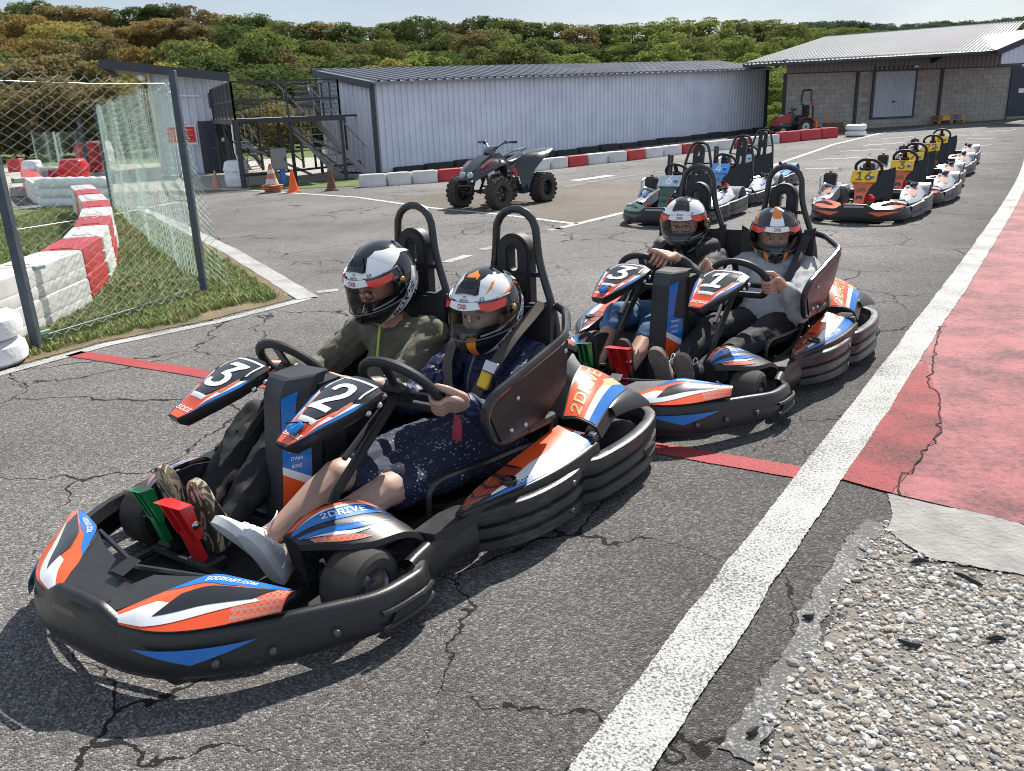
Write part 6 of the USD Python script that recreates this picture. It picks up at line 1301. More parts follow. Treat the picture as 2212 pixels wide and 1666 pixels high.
for s0_, t0_, s1_, t1_ in ((0, 0, Wp*.5, 0), (Wp*.5, 0, Wp, 0), (0, Dp*.5, 0, 0), (0, Dp, 0, Dp*.5), (0, Dp-.05, Wp*.5, Dp-.05), (Wp*.5, Dp-.05, Wp, Dp-.05)): part(pl, 'brace', bar(g(s0_, t0_, DZ-.25), g(s1_, t1_, .2), .04, .04), 'steel_frame')
for (s0_, t0_), (s1_, t1_) in (((0, 0), (Wp, 0)), ((0, 0), (0, Dp)), ((Wp, 0), (Wp, Dp)), ((0, Dp), (Wp*.55, Dp))):
    L = math.hypot(s1_-s0_, t1_-t0_); n = max(2, int(L/.95)+1)
    for f_ in np.linspace(0, 1, n): part(pl, 'rail_post', bar(g(s0_+(s1_-s0_)*f_, t0_+(t1_-t0_)*f_, DZ), g(s0_+(s1_-s0_)*f_, t0_+(t1_-t0_)*f_, RZ), .04, .04, (0, 1, 0)), 'steel_frame')
    for z in (RZ, (RZ+DZ)/2): part(pl, 'rail', bar(g(s0_, t0_, z), g(s1_, t1_, z), .04, .04), 'steel_frame')
    ms = [tube([g(s0_+(s1_-s0_)*f_, t0_+(t1_-t0_)*f_, DZ+.05), g(s0_+(s1_-s0_)*f_, t0_+(t1_-t0_)*f_, RZ)], .0045, 4) for f_ in np.linspace(0, 1, int(L/.10))]+[tube([g(s0_, t0_, z), g(s1_, t1_, z)], .0045, 4) for z in np.linspace(DZ+.08, RZ-.06, 8)]
    part(pl, 'rail_mesh', cat(ms), 'steel_frame', kind='stuff')
part(pl, 'sign_box', box(g(-.06, Dp-.2, (RZ+DZ)/2+.12), (.06, .35, .42), rz=math.atan2(dx[1], dx[0])), 'trim_dark')
def stairs(top0, top1, bot0, bot1, n, name='stair'):
    for a, b in ((top0, bot0), (top1, bot1)):
        part(pl, 'stringer', bar(a, b, .05, .14), 'galv'); part(pl, 'handrail', tube([a+[0, 0, .75], b+[0, 0, .75]], .018, 6), 'galv')
        for f_ in (.08, .5, .92): q0 = a+(b-a)*f_; part(pl, 'rail_post', tube([q0, q0+[0, 0, .75]], .015, 6), 'galv')
    for i in range(n): f_ = (i+.5)/n; u_, v_ = top0+(bot0-top0)*f_, top1+(bot1-top1)*f_; part(pl, 'tread', bar(u_, v_, .16, .025, (0, 0, 1)), 'galv')
b0, b1 = hit(*zpx(975, 655)), hit(*zpx(1140, 640)); wv = b1-b0; tp = b0-dx*1.35; stairs(np.array([tp[0], tp[1], DZ]), np.array([tp[0]+wv[0], tp[1]+wv[1], DZ]), b0, b1, 9)
b0 = hit(*zpx(390, 600)); stairs(np.array([b0[0]-.45, b0[1]-.1, .95]), np.array([b0[0]-.25, b0[1]+.7, .95]), b0, b0+[.2, .8, 0], 5)
u0 = at_depth(*zpx(750, 75), a1[1]+2.6); u1 = at_depth(*zpx(825, 230), a1[1]+2.2); part(pl, 'handrail', tube([u0, u1], .022, 6), 'galv')
for i in range(5): y_ = 65+i*37; part(pl, 'guard_bar', tube([at_depth(*zpx(668, y_), a1[1]+2.6), at_depth(*zpx(822, y_), a1[1]+2.6)], .014, 5), 'galv')
# gate with mesh below the platform
gate = thing('mesh_gate', 'dark framed chain-link sliding gate in front of the platform legs', 'gate'); c0, c1 = hit(*zpx(350, 712)), hit(*zpx(1175, 612)); c0 = c0-dy*.12; GT = zat(c0, *zpx(300, 285)); GB = .28
for z in (GT, GB): part(gate, 'frame_bar', bar(up(c0, z), up(c1, z), .05, .05), 'steel_frame')
for f_ in (0, .28, .52, .78, .99): P = c0+(c1-c0)*f_; part(gate, 'upright', bar(up(P, 0 if f_ in (0, .99) else GB), up(P, GT+(.03 if f_ == 0 else 0)), .10 if f_ == 0 else .05, .08 if f_ == 0 else .05, (0, 1, 0)), 'steel_frame')
for f0, f1 in ((0, .5), (.5, .99)): part(gate, 'brace', bar(up(c0+(c1-c0)*f0, GT-.5), up(c0+(c1-c0)*f1, .1), .05, .05), 'galv')
dC = unit(c1-c0); LC = np.linalg.norm(c1-c0); part(gate, 'wire_mesh', wires(lambda s, z, sg: np.array([c0[0], c0[1], 0])+np.outer(s, dC*[1, 1, 0])+np.outer(z+.05, [0, 0, 1])+np.outer(sg*.004, dy), LC, GT-.12, .085, .085, .0028), 'steel_frame', smooth=False, kind='stuff')

# ---------------------------------------------------------------- rental karts in two columns
mat('yellow_plate', (.80, .46, .02), .35, coat=.3); mat('digit_dark', (.12, .09, .03), .4); mat('kart_orange', (.66, .13, .05), .28, var=.08, coat=.4); mat('kart_silver', (.30, .30, .315), .25, coat=.4, var=.1, vs=14); mat('kart_white', (.50, .50, .52), .25, coat=.4); mat('kart_green', (.030, .085, .055), .25, coat=.4); mat('kart_blue', (.10, .32, .66), .25, coat=.4); mat('kart_dark_blue', (.02, .10, .34), .3, coat=.4); mat('kart_peach', (.56, .30, .22), .28, coat=.4, var=.2, vs=20); mat('plate_clear', (.42, .50, .50), .12, coat=.5); mat('bumper_grey', (.045, .045, .047), .42, scuff=.5)
_kk = {}
def small_kart_kit(c1, c2, c3, number, hoop, plate):
    K = Kit()
    o = spline(np.array([(.955, 0), (.945, .22), (.89, .40), (.76, .53), (.60, .60), (.46, .625)]), 26); fr = np.vstack([o[::-1]*[1, -1], o[1:]])
    zt = lambda u: np.interp(abs(u-.5)*2, [0, .16, .26, .6, 1], [.265, .262, .205, .20, .20]); fb, (oo, t, pr) = bumper_band(fr, zt, z0=.045, n=60); L = t[-1]
    def S(uv): 
        x, y = [np.interp(uv[:, 0]+L/2, t, oo[:, k]) for k in (0, 1)]; return np.stack([x+.008, y+.006*np.sign(uv[:, 0]), uv[:, 1]], 1)
    sub = [('flash', decal(Polygon([(s*.16, .165), (s*.62, .175), (s*.28, .115)][::s]), S, .004, .06), c1, 35) for s in (1, -1)]+[('nose_slot', decal(Polygon([(-.12, .222), (.12, .222), (.11, .246), (-.11, .246)]), S, .013, .05), 'kart_silver', 35)]
    K.add('front_bumper', fb, 'black_plastic', sub)
    for s in (1, -1):
        fx = (lambda m: m) if s == 1 else mirror_y
        wing = hull([(.92, .14, .20), (.90, .34, .20), (.76, .50, .205), (.62, .57, .21), (.52, .56, .25), (.64, .40, .285), (.80, .20, .26)]); K.add('nose_wing', fx(wing), c1, [('vent', fx(hull([(.84, .27, .242), (.70, .42, .268), (.60, .50, .262), (.66, .50, .248), (.80, .36, .235), (.72, .40, .275)])), 'sticker_black', 35), ('tail', fx(hull([(.60, .46, .272), (.52, .56, .256), (.58, .57, .235), (.66, .48, .262), (.57, .52, .275)])), 'kart_white', 35)])
        so = spline(np.array([(.47, .628), (.30, .665), (.12, .70), (-.02, .715), (-.06, .69), (-.12, .70), (-.35, .735), (-.62, .74), (-.85, .72), (-.97, .66)]), 34)
        sb, _ = bumper_band(so, lambda u: np.interp(u, [0, .35, 1], [.20, .235, .265]), z0=.045, groove=((.40, .48, .012),), n=34); K.add('side_bumper', fx(sb), 'bumper_grey')
        a = np.array([(.40, .58, .225), (.12, .66, .235), (-.20, .67, .26), (-.55, .68, .30)]); b = np.array([(.30, .44, .25), (.10, .42, .31), (-.18, .42, .36), (-.50, .44, .40)]); A_p, B_p = spline(a, 12), spline(b, 12)
        pod = thick(grid(np.stack([A_p, (A_p+B_p)/2+[0, 0, .035], B_p, B_p-[0, .02, .12]], 1)), .02)
        if pod.volume < 0: pod = T(pod.vertices, pod.faces[:, ::-1])
        K.add('side_pod', fx(pod), c2, [('pod_sticker', fx(hull([(.16, .46, .325), (-.10, .50, .375), (-.14, .60, .335), (.10, .60, .285), (.0, .54, .352)])), c3, 35), ('pod_mark', fx(hull([(.34, .50, .268), (.20, .50, .300), (.20, .58, .275), (.32, .57, .250), (.27, .54, .285)])), 'kart_white', 35)])
        t_, h_ = wheel_meshes((.56, s*.50, .125), .125, .13); K.add('front_wheel', t_, 'rubber', [('rim', h_, 'dark_steel', 35)]); t_, h_ = wheel_meshes((-.62, s*.58, .135), .135, .20); K.add('rear_wheel', t_, 'rubber', [('rim', h_, 'dark_steel', 35)])
        cv = thick(grid(np.array([[(-.62+.24*math.cos(a), s*y, .12+.27*math.sin(a)) for y in (.46, .70)] for a in np.linspace(.2, 2.6, 9)])), .012); K.add('wheel_cover', cv if True else cv, c2 if s == 1 else c3)
        K.add('stub_axle', tube([(.56, s*.42, .13), (.56, s*.16, .20)], .018, 7), 'kart_silver')
    rb_, _ = bumper_band(np.array([(-.97, .66), (-1.0, .4), (-1.0, 0), (-1.0, -.4), (-.97, -.66)]), lambda u: .265, z0=.045, n=14); K.add('rear_bumper', rb_, 'bumper_grey')
    K.add('floor_tray', prism(Polygon([(.80, -.3), (.80, .3), (-.1, .36), (-.1, -.36)]), .05, .06), 'black_matte'); K.add('chassis_frame', [tube([(.78, s*.22, .09), (.2, s*.33, .09), (-.9, s*.35, .09)], .016, 7) for s in (-1, 1)]+[tube([(-.62, -.6, .135), (-.62, .6, .135)], .02, 7), tube([(.78, -.22, .09), (.78, .22, .09)], .016, 7)], 'chassis')
    # front fairing with number plate
    ring = lambda x, z, w, d_: [(x+d_, 0, z), (x, w, z), (x-.05, w*.9, z-.01), (x-.05, -w*.9, z-.01), (x, -w, z)]
    K.add('front_fairing', loft([ring(.76, .17, .030, .03), ring(.70, .23, .062, .035), ring(.62, .33, .064, .03), ring(.52, .43, .095, .03), ring(.45, .49, .145, .03), ring(.34, .60, .16, .02), ring(.28, .60, .15, .0)]), c1, [('badge', hull([(.672, -.045, .30), (.672, .045, .30), (.645, -.03, .34), (.645, .03, .34), (.60, 0, .31)]), 'sticker_black', 35)]+[('lettering', T(np.stack([.575-v[:, 1]*.62+.012, v[:, 0], .412+v[:, 1]*.75], 1), m_.faces), 'digit_dark', 35) for m_ in [text2d('CKB', .05, True)] for v in [m_.vertices]])
    pa, pb = np.array([.478, 0, .492]), np.array([.365, 0, .632]); ax = unit(pb-pa); upv = unit(np.cross(ax, [0, 1, 0])); upv = upv if upv[2] > 0 else -upv
    K.add('number_plate', box((pa+pb)/2, (np.linalg.norm(pb-pa), .32, .02), R=np.stack([ax, [0, 1, 0], upv], 1), bev=.008), plate, [('number', T((pa+pb)/2+upv*.0125+v[:, :1]*[0, 1, 0]+v[:, 1:2]*ax, m_.faces), 'digit_dark' if plate == 'yellow_plate' else 'number_white', 35) for m_ in [text2d(number, .125, True)] for v in [m_.vertices]]+([('transponder', box((pa+pb)/2+upv*.03+[-.0, .10, 0]-ax*.02, (.04, .05, .03), bev=.008), 'transponder_blue', 35)]))
    c = np.array([.12, 0, .645]); nrm_ = unit([-.75, 0, .66]); u_ = unit([.66, 0, .75]); lf = np.array([0, 1.0, 0]); K.add('steering_wheel', tube(np.array([c+lf*.165*math.cos(a)+u_*max(.165*math.sin(a), -.11) for a in np.linspace(0, 2*np.pi, 30, endpoint=False)]), .020, 8, True), 'foam_black', [('spoke', bar(c-nrm_*.02, c+u_*.15, .06, .014, nrm_), 'black_metal', 35), ('hub', box(c-nrm_*.03, (.12, .12, .05), R=np.stack([u_, lf, nrm_], 1), bev=.02), 'black_plastic', 35)])
    K.add('steering_column', tube([c-nrm_*.04, (.50, 0, .25), (.60, 0, .12)], .016, 7), 'black_metal')
    rows = np.array([[(x, v*w, z+.05*abs(v)**3) for x, z, w in ((.02, .20, .19), (-.08, .12, .20), (-.24, .09, .21), (-.38, .14, .22), (-.48, .28, .235), (-.54, .42, .24), (-.58, .55, .225))] for v in np.linspace(-1, 1, 9)])
    K.add('seat', thick(grid(rows, flip=True), .025), 'seat_black', [('seat_edge', tube(np.vstack([rows[-1][2:]+[0, .004, .0], rows[::-1, -1][1:], rows[0][::-1][1:-2]]), .013, 6), 'black_gloss', 35)])
    K.add('fuel_tank', box((.24, .02, .20), (.20, .20, .22), bev=.04), 'red_plastic', [('cap', lathe([(0, .05), (.03, .045), (.035, 0)], 12, 'z', (.24, .02, .31)), 'black_plastic', 35)])
    K.add('engine', box((-.40, -.46, .24), (.34, .26, .26), bev=.03), 'dark_steel', [('air_box', box((-.36, -.58, .45), (.17, .17, .20), bev=.03), 'black_plastic', 35), ('cap', lathe([(0, .03), (.02, .028), (.022, 0)], 10, 'z', (-.36, -.58, .55)), 'dark_steel', 35), ('exhaust', tube(fillet([(-.28, -.50, .35), (-.10, -.62, .42), (-.05, -.66, .28)], .08), .022, 8), 'steel', 35), ('guard_bar', tube(fillet([(-.20, -.68, .25), (-.25, -.70, .50), (-.40, -.70, .52)], .05), .012, 7), 'steel', 35)])
    K.add('pedal', hull([(.74, .12, .10), (.74, .18, .10), (.78, .12, .28), (.78, .18, .28), (.76, .15, .2)]), 'green_plastic'); K.add('pedal', hull([(.74, -.18, .10), (.74, -.12, .10), (.78, -.18, .28), (.78, -.12, .28), (.76, -.15, .2)]), 'red_plastic')
    K.add('radiator_cluster', [box((-.22, .52, .40), (.10, .05, .05), bev=.01), box((-.30, .46, .42), (.08, .05, .06), bev=.015), box((-.36, .54, .40), (.09, .06, .05), bev=.015), tube([(-.16, .50, .40), (-.26, .58, .42), (-.40, .50, .42)], .012, 6)], 'black_gloss')
    if hoop:
        K.add('roll_hoop', tube(fillet([(-.60, -.24, .15), (-.70, -.20, .70), (-.76, -.12, 1.0), (-.76, .12, 1.0), (-.70, .20, .70), (-.60, .24, .15)], .09), .020, 8), 'black_metal', [('stay', tube(fillet([(-.675, -.20, .72), (-.74, 0, .70), (-.675, .20, .72)], .05), .012, 6), 'black_metal', 35)])
        sl = LineString([(0, .52), (0, .88)]).buffer(.080).difference(LineString([(0, .56), (0, .64)]).buffer(.025)).difference(LineString([(0, .82), (0, .87)]).buffer(.018)); m = prism(sl, 0, .06); v = m.vertices; hr = T(np.stack([-.52-v[:, 2]-v[:, 1]*.22, v[:, 0], v[:, 1]+.02], 1), m.faces); K.add('head_rest', hr if hr.volume > 0 else T(hr.vertices, hr.faces[:, ::-1]), 'foam_black')
        K.add('side_guard', [bar((-.42, -.36, .42), (-.66, -.42, .82), .10, .03, (0, 1, 0)), bar((-.52, -.36, .42), (-.76, -.42, .82), .03, .03, (0, 1, 0))], 'foam_black')
    return K
yawK = math.radians(-122); fwdK = np.array([math.cos(yawK), math.sin(yawK)])
def small_kart(px, py, args, label, group, pos=None):
    q = hit(px, py, .655) if pos is None else np.array([*pos, 0]); c = q[:2]-fwdK*.12; z = float(gz(c[0], c[1])); p = thing('rental_kart', label, 'go-kart', (c[0], c[1], z), yawK, group); small_kart_kit(*args).emit(p); return p
OR = ('kart_orange', 'kart_silver', 'kart_peach')
small_kart(1877, 362, (*OR, '16', False, 'yellow_plate'), 'orange rental kart with yellow plate 16, front of the right column', 'orange rental karts parked on the right')
small_kart(1956, 341, (*OR, '3', False, 'yellow_plate'), 'orange rental kart with yellow plate 3, second in the right column', 'orange rental karts parked on the right')
small_kart(1983, 319, (*OR, '7', False, 'yellow_plate'), 'orange rental kart in the middle of the right column, plate half hidden', 'orange rental karts parked on the right', (7.0, 14.9))
small_kart(2015, 295, (*OR, '22', False, 'yellow_plate'), 'orange rental kart with yellow plate 22, fourth in the right column', 'orange rental karts parked on the right', (8.35, 17.1))
small_kart(2030, 285, (*OR, '8', False, 'yellow_plate'), 'orange rental kart farthest back in the right column', 'orange rental karts parked on the right', (9.5, 19.1))
small_kart(1464, 372, ('kart_green', 'kart_silver', 'kart_dark_blue', '6', True, 'plate_clear'), 'dark green rental kart numbered 6 behind the black-jacketed driver', 'rental karts with roll hoops on the left')
small_kart(1567, 348, ('kart_blue', 'kart_silver', 'kart_dark_blue', '4', True, 'kart_blue'), 'light blue rental kart with roll hoop, behind the green one', 'rental karts with roll hoops on the left')
small_kart(1619, 328, ('kart_white', 'kart_blue', 'kart_dark_blue', '5', True, 'kart_white'), 'white and blue rental kart with roll hoop, rearmost on the left', 'rental karts with roll hoops on the left')

# ---------------------------------------------------------------- quad bike
mat('quad_black', (.016, .018, .021), .22, coat=.5, var=.1); mat('quad_grey', (.055, .058, .064), .28, coat=.4); mat('mud_tyre', (.050, .042, .034), .95, var=.4, vs=20, bump=.004, bs=40); mat('lamp_glass', (.35, .38, .40), .06, coat=.8); mat('quad_red', (.62, .03, .03), .3)
def knob_tyre(c, r, w):
    pr = [(r*.50, -w*.40), (r*.62, -w*.49), (r*.85, -w*.50), (r*.95, -w*.42), (r*.97, -w*.2), (r*.97, w*.2), (r*.95, w*.42), (r*.85, w*.50), (r*.62, w*.49), (r*.50, w*.40)]; ms = [lathe(pr, 30, 'y', c)]
    for i in range(18):
        a = i/18*2*np.pi
        for k, yy in enumerate((-.36, 0, .36)):
            b = a+(k % 2)*math.pi/18; R = np.array([[math.cos(b), 0, -math.sin(b)], [0, 1, 0], [math.sin(b), 0, math.cos(b)]]); ms.append(box(np.array(c)+R@np.array([0, yy*w, r*.985]), (r*.22, w*.24, r*.07), R=R, bev=.004))
    return cat(ms)
fx_, bx_ = .60, -.60; cq = (hit(989, 449)+hit(1069, 452)+hit(1169, 433)+hit(1112, 434))/4
Q = thing('quad_bike', 'black sporty quad bike with red lettering parked on the brown tarmac patch', 'quad bike', (cq[0], cq[1], float(gz(cq[0], cq[1]))), math.radians(-130))
for s in (-1, 1):
    for x, r, w, y in ((fx_, .255, .20, .43), (bx_, .250, .27, .42)):
        t_ = part(Q, 'tyre', knob_tyre((x, s*y, r), r, w), 'mud_tyre'); o_ = s*w*.18
        part(t_, 'rim', lathe([(0, -.02), (r*.18, -.025), (r*.22, -.01), (r*.42, -.02), (r*.52, -w*.38), (r*.54, -w*.42), (r*.54, w*.42), (r*.52, w*.38), (r*.42, .02), (r*.22, .01), (r*.18, .025), (0, .02)], 22, 'y', (x, s*y+o_*0, r)), 'black_metal')
        for i in range(4): a = i*math.pi/2+.4; part(t_, 'wheel_nut', ball((x+r*.28*math.cos(a), s*(y+.03), r+r*.28*math.sin(a)), .014, 1), 'steel')
    part(Q, 'suspension_arm', [bar((.55, s*.08, .28), (fx_, s*.34, .24), .03, .03), bar((.68, s*.08, .28), (fx_, s*.34, .24), .03, .03), bar((.62, s*.08, .38), (fx_, s*.34, .32), .03, .03)], 'black_metal')
    sp_ = part(Q, 'shock_absorber', tube([(.58, s*.13, .60), (.60, s*.29, .30)], .022, 8), 'dark_steel'); part(sp_, 'spring', tube(np.array([(.58+.02*k/60+.036*math.cos(k*.75), s*(.14+.14*k/60)+.036*math.sin(k*.75)*.5, .57-.24*k/60) for k in range(60)]), .007, 5), 'galv')
    # front wing, rear wing
    fw = np.array([[(.90, .05, .53), (.90, .12, .50), (.88, .17, .46)], [(.74, .08, .68), (.74, .24, .63), (.72, .30, .57)], [(.52, .10, .78), (.52, .30, .74), (.50, .37, .66)], [(.36, .11, .80), (.34, .30, .78), (.30, .37, .70)], [(.26, .12, .74), (.24, .27, .66), (.22, .31, .50)], [(.24, .14, .62), (.22, .24, .46), (.20, .27, .33)]])
    m = grid(fw*[1, s, 1], flip=s < 0); m = thick(m, .014); p_ = part(Q, 'front_mudguard', m if m.volume > 0 else T(m.vertices, m.faces[:, ::-1]), 'quad_black', smooth=60)
    Sf_ = lambda uv: np.stack([.72-uv[:, 0]*.0+uv[:, 0], s*(.185+uv[:, 1]*.85+uv[:, 0]*-.10), .672-uv[:, 0]*.50-uv[:, 1]*.28], 1)
    part(p_, 'lettering', decal(affine(text2d('MAXXER', .045, True, .2, 1.0), (-s*1.0, 0) if s == 1 else (1.0, 0), (0, -s*1.0) if s == 1 else (0, 1.0), (-.10, .03)), Sf_, .030 if s == 1 else -.030), 'quad_red'); part(p_, 'red_trim', tube([(.80, s*.22, .600), (.62, s*.315, .665), (.42, s*.36, .705)], .007, 5), 'quad_red')
    rw = np.array([[(-.16, .16, .62), (-.17, .24, .50), (-.18, .30, .24)], [(-.24, .17, .72), (-.25, .31, .60), (-.27, .36, .22)], [(-.34, .18, .80), (-.35, .36, .74), (-.36, .44, .56)], [(-.52, .18, .84), (-.54, .38, .82), (-.56, .47, .72)], [(-.74, .17, .86), (-.76, .36, .86), (-.77, .44, .80)], [(-.92, .16, .88), (-.95, .32, .89), (-.95, .38, .86)]])
    m = thick(grid(rw*[1, s, 1], flip=s < 0), .014); part(Q, 'rear_mudguard', m if m.volume > 0 else T(m.vertices, m.faces[:, ::-1]), 'quad_black', smooth=60)
    part(Q, 'heel_guard', hull([(-.10, s*.20, .20), (-.10, s*.38, .18), (-.42, s*.36, .20), (-.42, s*.20, .20), (-.38, s*.36, .46), (-.40, s*.30, .46)]), 'quad_black'); part(Q, 'foot_peg', bar((.02, s*.20, .22), (.02, s*.36, .22), .06, .03), 'dark_steel')
    h_ = part(Q, 'handlebar', tube(spline(np.array([(.24, s*.02, .90), (.20, s*.10, .96), (.14, s*.20, 1.03), (.08, s*.40, 1.045)]), 12), .012, 7), 'black_metal'); part(h_, 'hand_grip', tube([(.11, s*.30, 1.042), (.075, s*.42, 1.045)], .021, 8), 'rubber'); part(h_, 'brake_lever', tube([(.14, s*.22, 1.035), (.18, s*.30, 1.03), (.15, s*.42, 1.02)], .008, 6), 'steel'); part(h_, 'switch_box', box((.13, s*.24, 1.045), (.06, .06, .06), bev=.015), 'black_plastic')
    part(Q, 'headlamp', ball((.885, s*.075, .56), (.05, .06, .055), 2), 'lamp_glass')
body = [hull([(.92, -.07, .48), (.92, .07, .48), (.88, -.09, .60), (.88, .09, .60), (.60, -.13, .78), (.60, .13, .78), (.40, -.13, .86), (.40, .13, .86), (.55, -.12, .50), (.55, .12, .50)]), hull([(.40, -.13, .86), (.40, .13, .86), (.20, -.14, .885), (.20, .14, .885), (-.05, -.11, .72), (-.05, .11, .72), (.20, -.15, .60), (.20, .15, .60), (.40, -.12, .60), (.40, .12, .60), (-.10, -.12, .56), (-.10, .12, .56)])]
part(Q, 'front_body', body[0], 'quad_black', smooth=50); part(Q, 'tank_cover', body[1], 'quad_grey', smooth=50)
seat = loft([[(x, w*math.sin(a), z-.04+(.07*math.cos(a) if math.cos(a) > 0 else .05*math.cos(a))) for a in np.linspace(0, 2*np.pi, 14, endpoint=False)] for x, z, w in ((.12, .80, .08), (.0, .735, .11), (-.14, .715, .125), (-.32, .75, .135), (-.48, .80, .14), (-.60, .82, .12), (-.66, .815, .07))]); part(Q, 'seat', seat, 'black_gloss', smooth=60)
part(Q, 'tail', hull([(-.55, -.17, .80), (-.55, .17, .80), (-.92, -.15, .89), (-.92, .15, .89), (-.90, -.13, .84), (-.90, .13, .84), (-.55, -.14, .72), (-.55, .14, .72)]), 'quad_black'); part(Q, 'steering_cowl', hull([(.36, -.10, .86), (.36, .10, .86), (.30, -.10, .97), (.30, .10, .97), (.18, -.08, .99), (.18, .08, .99), (.22, -.07, .88), (.22, .07, .88), (.40, 0, .90)]), 'quad_grey', smooth=40)
part(Q, 'engine', [box((.0, 0, .38), (.42, .26, .28), bev=.04), lathe([(0, -.06), (.10, -.05), (.12, 0), (.12, .06)], 18, 'y', (-.06, .18, .36))], 'dark_steel'); part(Q, 'engine_cover', lathe([(0, .05), (.10, .045), (.125, .01), (.125, -.06)], 20, 'y', (-.02, .24, .37)), 'black_gloss'); part(Q, 'exhaust', tube(spline(np.array([(.20, -.10, .42), (.0, -.20, .40), (-.3, -.20, .55), (-.75, -.16, .62)]), 14), [.02]*8+[.05]*6, 9), 'dark_steel'); part(Q, 'cylinder', box((.16, .08, .42), (.20, .16, .14), bev=.03), 'galv')
part(Q, 'frame', [bar((.75, s*.10, .28), (-.55, s*.12, .26), .035, .035) for s in (-1, 1)]+[bar((.70, s*.10, .28), (.35, s*.09, .80), .03, .03) for s in (-1, 1)]+[tube([(bx_, -.38, .25), (bx_, .38, .25)], .03, 8), bar((-.05, 0, .30), (-.60, 0, .26), .06, .08)], 'black_metal')
part(Q, 'front_bumper', [tube(fillet([(.72, -.14, .26), (.92, -.14, .34), (.98, -.13, .50), (.98, .13, .50), (.92, .14, .34), (.72, .14, .26)], .06), .014, 8), tube([(.95, -.14, .40), (.95, .14, .40)], .012, 7)], 'black_metal'); part(Q, 'side_badge', hull([(-.10, .215, .50), (-.22, .245, .56), (-.26, .25, .50), (-.16, .235, .46), (-.18, .25, .52)]), 'quad_red')

# ---------------------------------------------------------------- compact tractor
mat('tractor_red', (.30, .018, .016), .32, coat=.3); mat('rust', (.10, .05, .03), .85, var=.4, vs=10); mat('safety_orange', (.75, .16, .02), .5); mat('rim_grey', (.42, .40, .38), .6)
tp_ = hit(1725, 292); TQ = thing('compact_tractor', 'small red compact tractor with roll bar and rear blade by the block wall', 'tractor', (tp_[0], tp_[1]+.25, float(gz(tp_[0], tp_[1]+.25))), math.radians(192), None, .80)
for s in (-1, 1):
    for x, r, w, y in ((-.10, .36, .26, .48), (.95, .22, .16, .42)):
        t_ = part(TQ, 'tyre', cat([knob_tyre((x, s*y, r), r, w)]), 'rubber'); part(t_, 'rim', lathe([(0, -w*.44), (r*.30, -w*.44), (r*.50, -w*.47), (r*.50, w*.47), (r*.30, w*.44), (0, w*.44)], 20, 'y', (x, s*y, r)), 'rim_grey'); part(t_, 'hub', lathe([(0, -w*.5), (r*.14, -w*.5), (r*.14, w*.5), (0, w*.5)], 12, 'y', (x, s*y, r)), 'black_plastic')
    m = thick(grid(np.array([[(-.10+.43*math.cos(a), s*yy, .34+.42*math.sin(a)) for yy in (.30, .62)] for a in np.linspace(.35, 2.8, 10)], float)), .02); part(TQ, 'mudguard', m, 'quad_black'); part(TQ, 'mudguard_trim', tube([(-.10+.43*math.cos(a), s*.62, .34+.42*math.sin(a)) for a in np.linspace(.35, 2.8, 10)], .02, 5), 'tractor_red' if s > 0 else 'black_plastic')
part(TQ, 'hood', loft([[(x, w, z0), (x, w, z1-.06), (x, w*.7, z1), (x, -w*.7, z1), (x, -w, z1-.06), (x, -w, z0)] for x, w, z0, z1 in ((1.15, .18, .42, .70), (1.05, .22, .38, .80), (.70, .24, .38, .90), (.42, .24, .38, .95))]), 'tractor_red', smooth=30); part(TQ, 'side_cover', box((.68, 0, .46), (.80, .52, .26), bev=.04), 'quad_black'); part(TQ, 'dashboard', box((.34, 0, .72), (.24, .46, .56), bev=.08), 'quad_black')
part(TQ, 'steering_wheel', tube(np.array([(.22+.06*math.cos(a), .19*math.sin(a), 1.12+.10*math.cos(a)*.6) for a in np.linspace(0, 2*np.pi, 20, endpoint=False)]), .02, 6, True), 'black_plastic', smooth=60); part(TQ, 'steering_column', tube([(.34, 0, .95), (.22, 0, 1.12)], .025, 6), 'black_plastic'); part(TQ, 'seat', [box((-.22, 0, .80), (.42, .42, .10), bev=.04), box((-.42, 0, 1.04), (.12, .42, .48), bev=.05)], 'seat_black')
part(TQ, 'roll_bar', tube(fillet([(-.52, -.42, .55), (-.50, -.42, 1.25), (-.38, -.42, 1.50), (-.42, -.36, 1.92), (-.42, .36, 1.92), (-.38, .42, 1.50), (-.50, .42, 1.25), (-.52, .42, .55)], .10), .045, 8), 'black_metal', smooth=60)
for s in (-1, 1): part(TQ, 'hinge', box((-.44, s*.42, 1.38), (.12, .10, .14), bev=.02), 'dark_steel')
part(TQ, 'chassis', box((.30, 0, .34), (1.5, .36, .24), bev=.04), 'black_plastic'); part(TQ, 'front_axle', box((.95, 0, .24), (.10, .80, .10)), 'black_plastic'); part(TQ, 'beacon', lathe([(0, .10), (.04, .08), (.05, 0)], 10, 'z', (-.46, .46, 1.25)), 'red_plastic')
part(TQ, 'hitch_arm', [bar((-.4, s*.25, .40), (-1.05, s*.25, .25), .05, .06) for s in (-1, 1)]+[bar((-.45, 0, .75), (-1.05, 0, .45), .05, .05)], 'rust'); part(TQ, 'side_plate', box((-.62, .55, .42), (.10, .16, .34), bev=.02), 'safety_orange'); part(TQ, 'pillar', bar((-1.35, .25, .4), (-1.35, .25, .80), .06, .05, (0, 1, 0)), 'safety_orange')
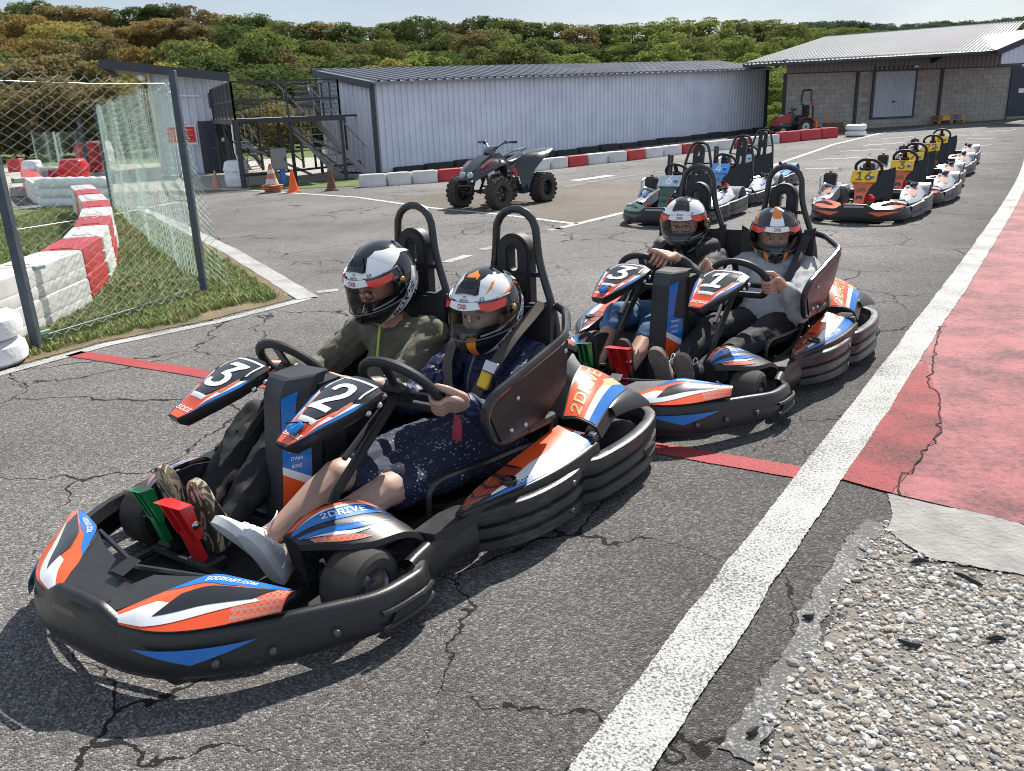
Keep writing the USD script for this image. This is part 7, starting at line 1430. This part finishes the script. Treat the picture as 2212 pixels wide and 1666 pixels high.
part(TQ, 'blade', thick(grid(np.array([[(-.95-1.15*u+.10*math.sin(v), .62-.12*u, .08+.40*k/5) for k, v in enumerate(np.linspace(-.8, .8, 6))] for u in np.linspace(0, 1, 5)])), .02), 'rust')

# ---------------------------------------------------------------- pallet by the block wall
mat('pallet_wood', (.36, .25, .14), .85, var=.25, vs=10); mat('box_yellow', (.62, .36, .04), .6); mat('box_blue', (.03, .12, .42), .6); mat('box_brown', (.30, .14, .06), .7)
pq = hit(2046, 267); pr_ = math.atan2(WDIR[1], WDIR[0]); PL = thing('pallet', 'wooden pallet on the tarmac against the block wall', 'pallet', (pq[0], pq[1]+.3, float(gz(pq[0], pq[1]+.3))), pr_)
for i in range(6): part(PL, 'deck_board', box((0, -.40+.16*i, .13), (1.20, .11, .022)), 'pallet_wood')
for x in (-.54, 0, .54):
    part(PL, 'stringer', box((x, 0, .107), (.09, .95, .02)), 'pallet_wood')
    for y_ in (-.4, 0, .4): part(PL, 'block', box((x, y_, .055), (.10, .10, .08)), 'pallet_wood')
for i, (m, cl) in enumerate((('box_brown', 'brown'), ('box_yellow', 'yellow'), ('box_yellow', 'yellow'), ('box_brown', 'reddish brown'), ('box_blue', 'blue'), ('box_brown', 'brown'), ('pallet_wood', 'bare wood'))):
    l_ = np.array([-.50+.165*i, -.1, .142]); W2_ = np.array([math.cos(pr_)*l_[0]-math.sin(pr_)*l_[1], math.sin(pr_)*l_[0]+math.cos(pr_)*l_[1]]); c = thing('small_crate', f'{cl} crate on the pallet by the block wall, {ordn[i]} from the left', 'crate', (pq[0]+W2_[0], pq[1]+.3+W2_[1], float(gz(pq[0], pq[1]+.3))+.142), pr_, 'crates on the pallet')
    part(c, 'side', box((0, -.34, .085), (.155, .02, .17)), m); part(c, 'side', box((0, .34, .085), (.155, .02, .17)), m); part(c, 'side', box((-.07, 0, .085), (.015, .66, .17)), m); part(c, 'side', box((.07, 0, .085), (.015, .66, .17)), m); part(c, 'base', box((0, 0, .015), (.12, .64, .03)), m)
# dry scrap of leaves and small litter on the tarmac
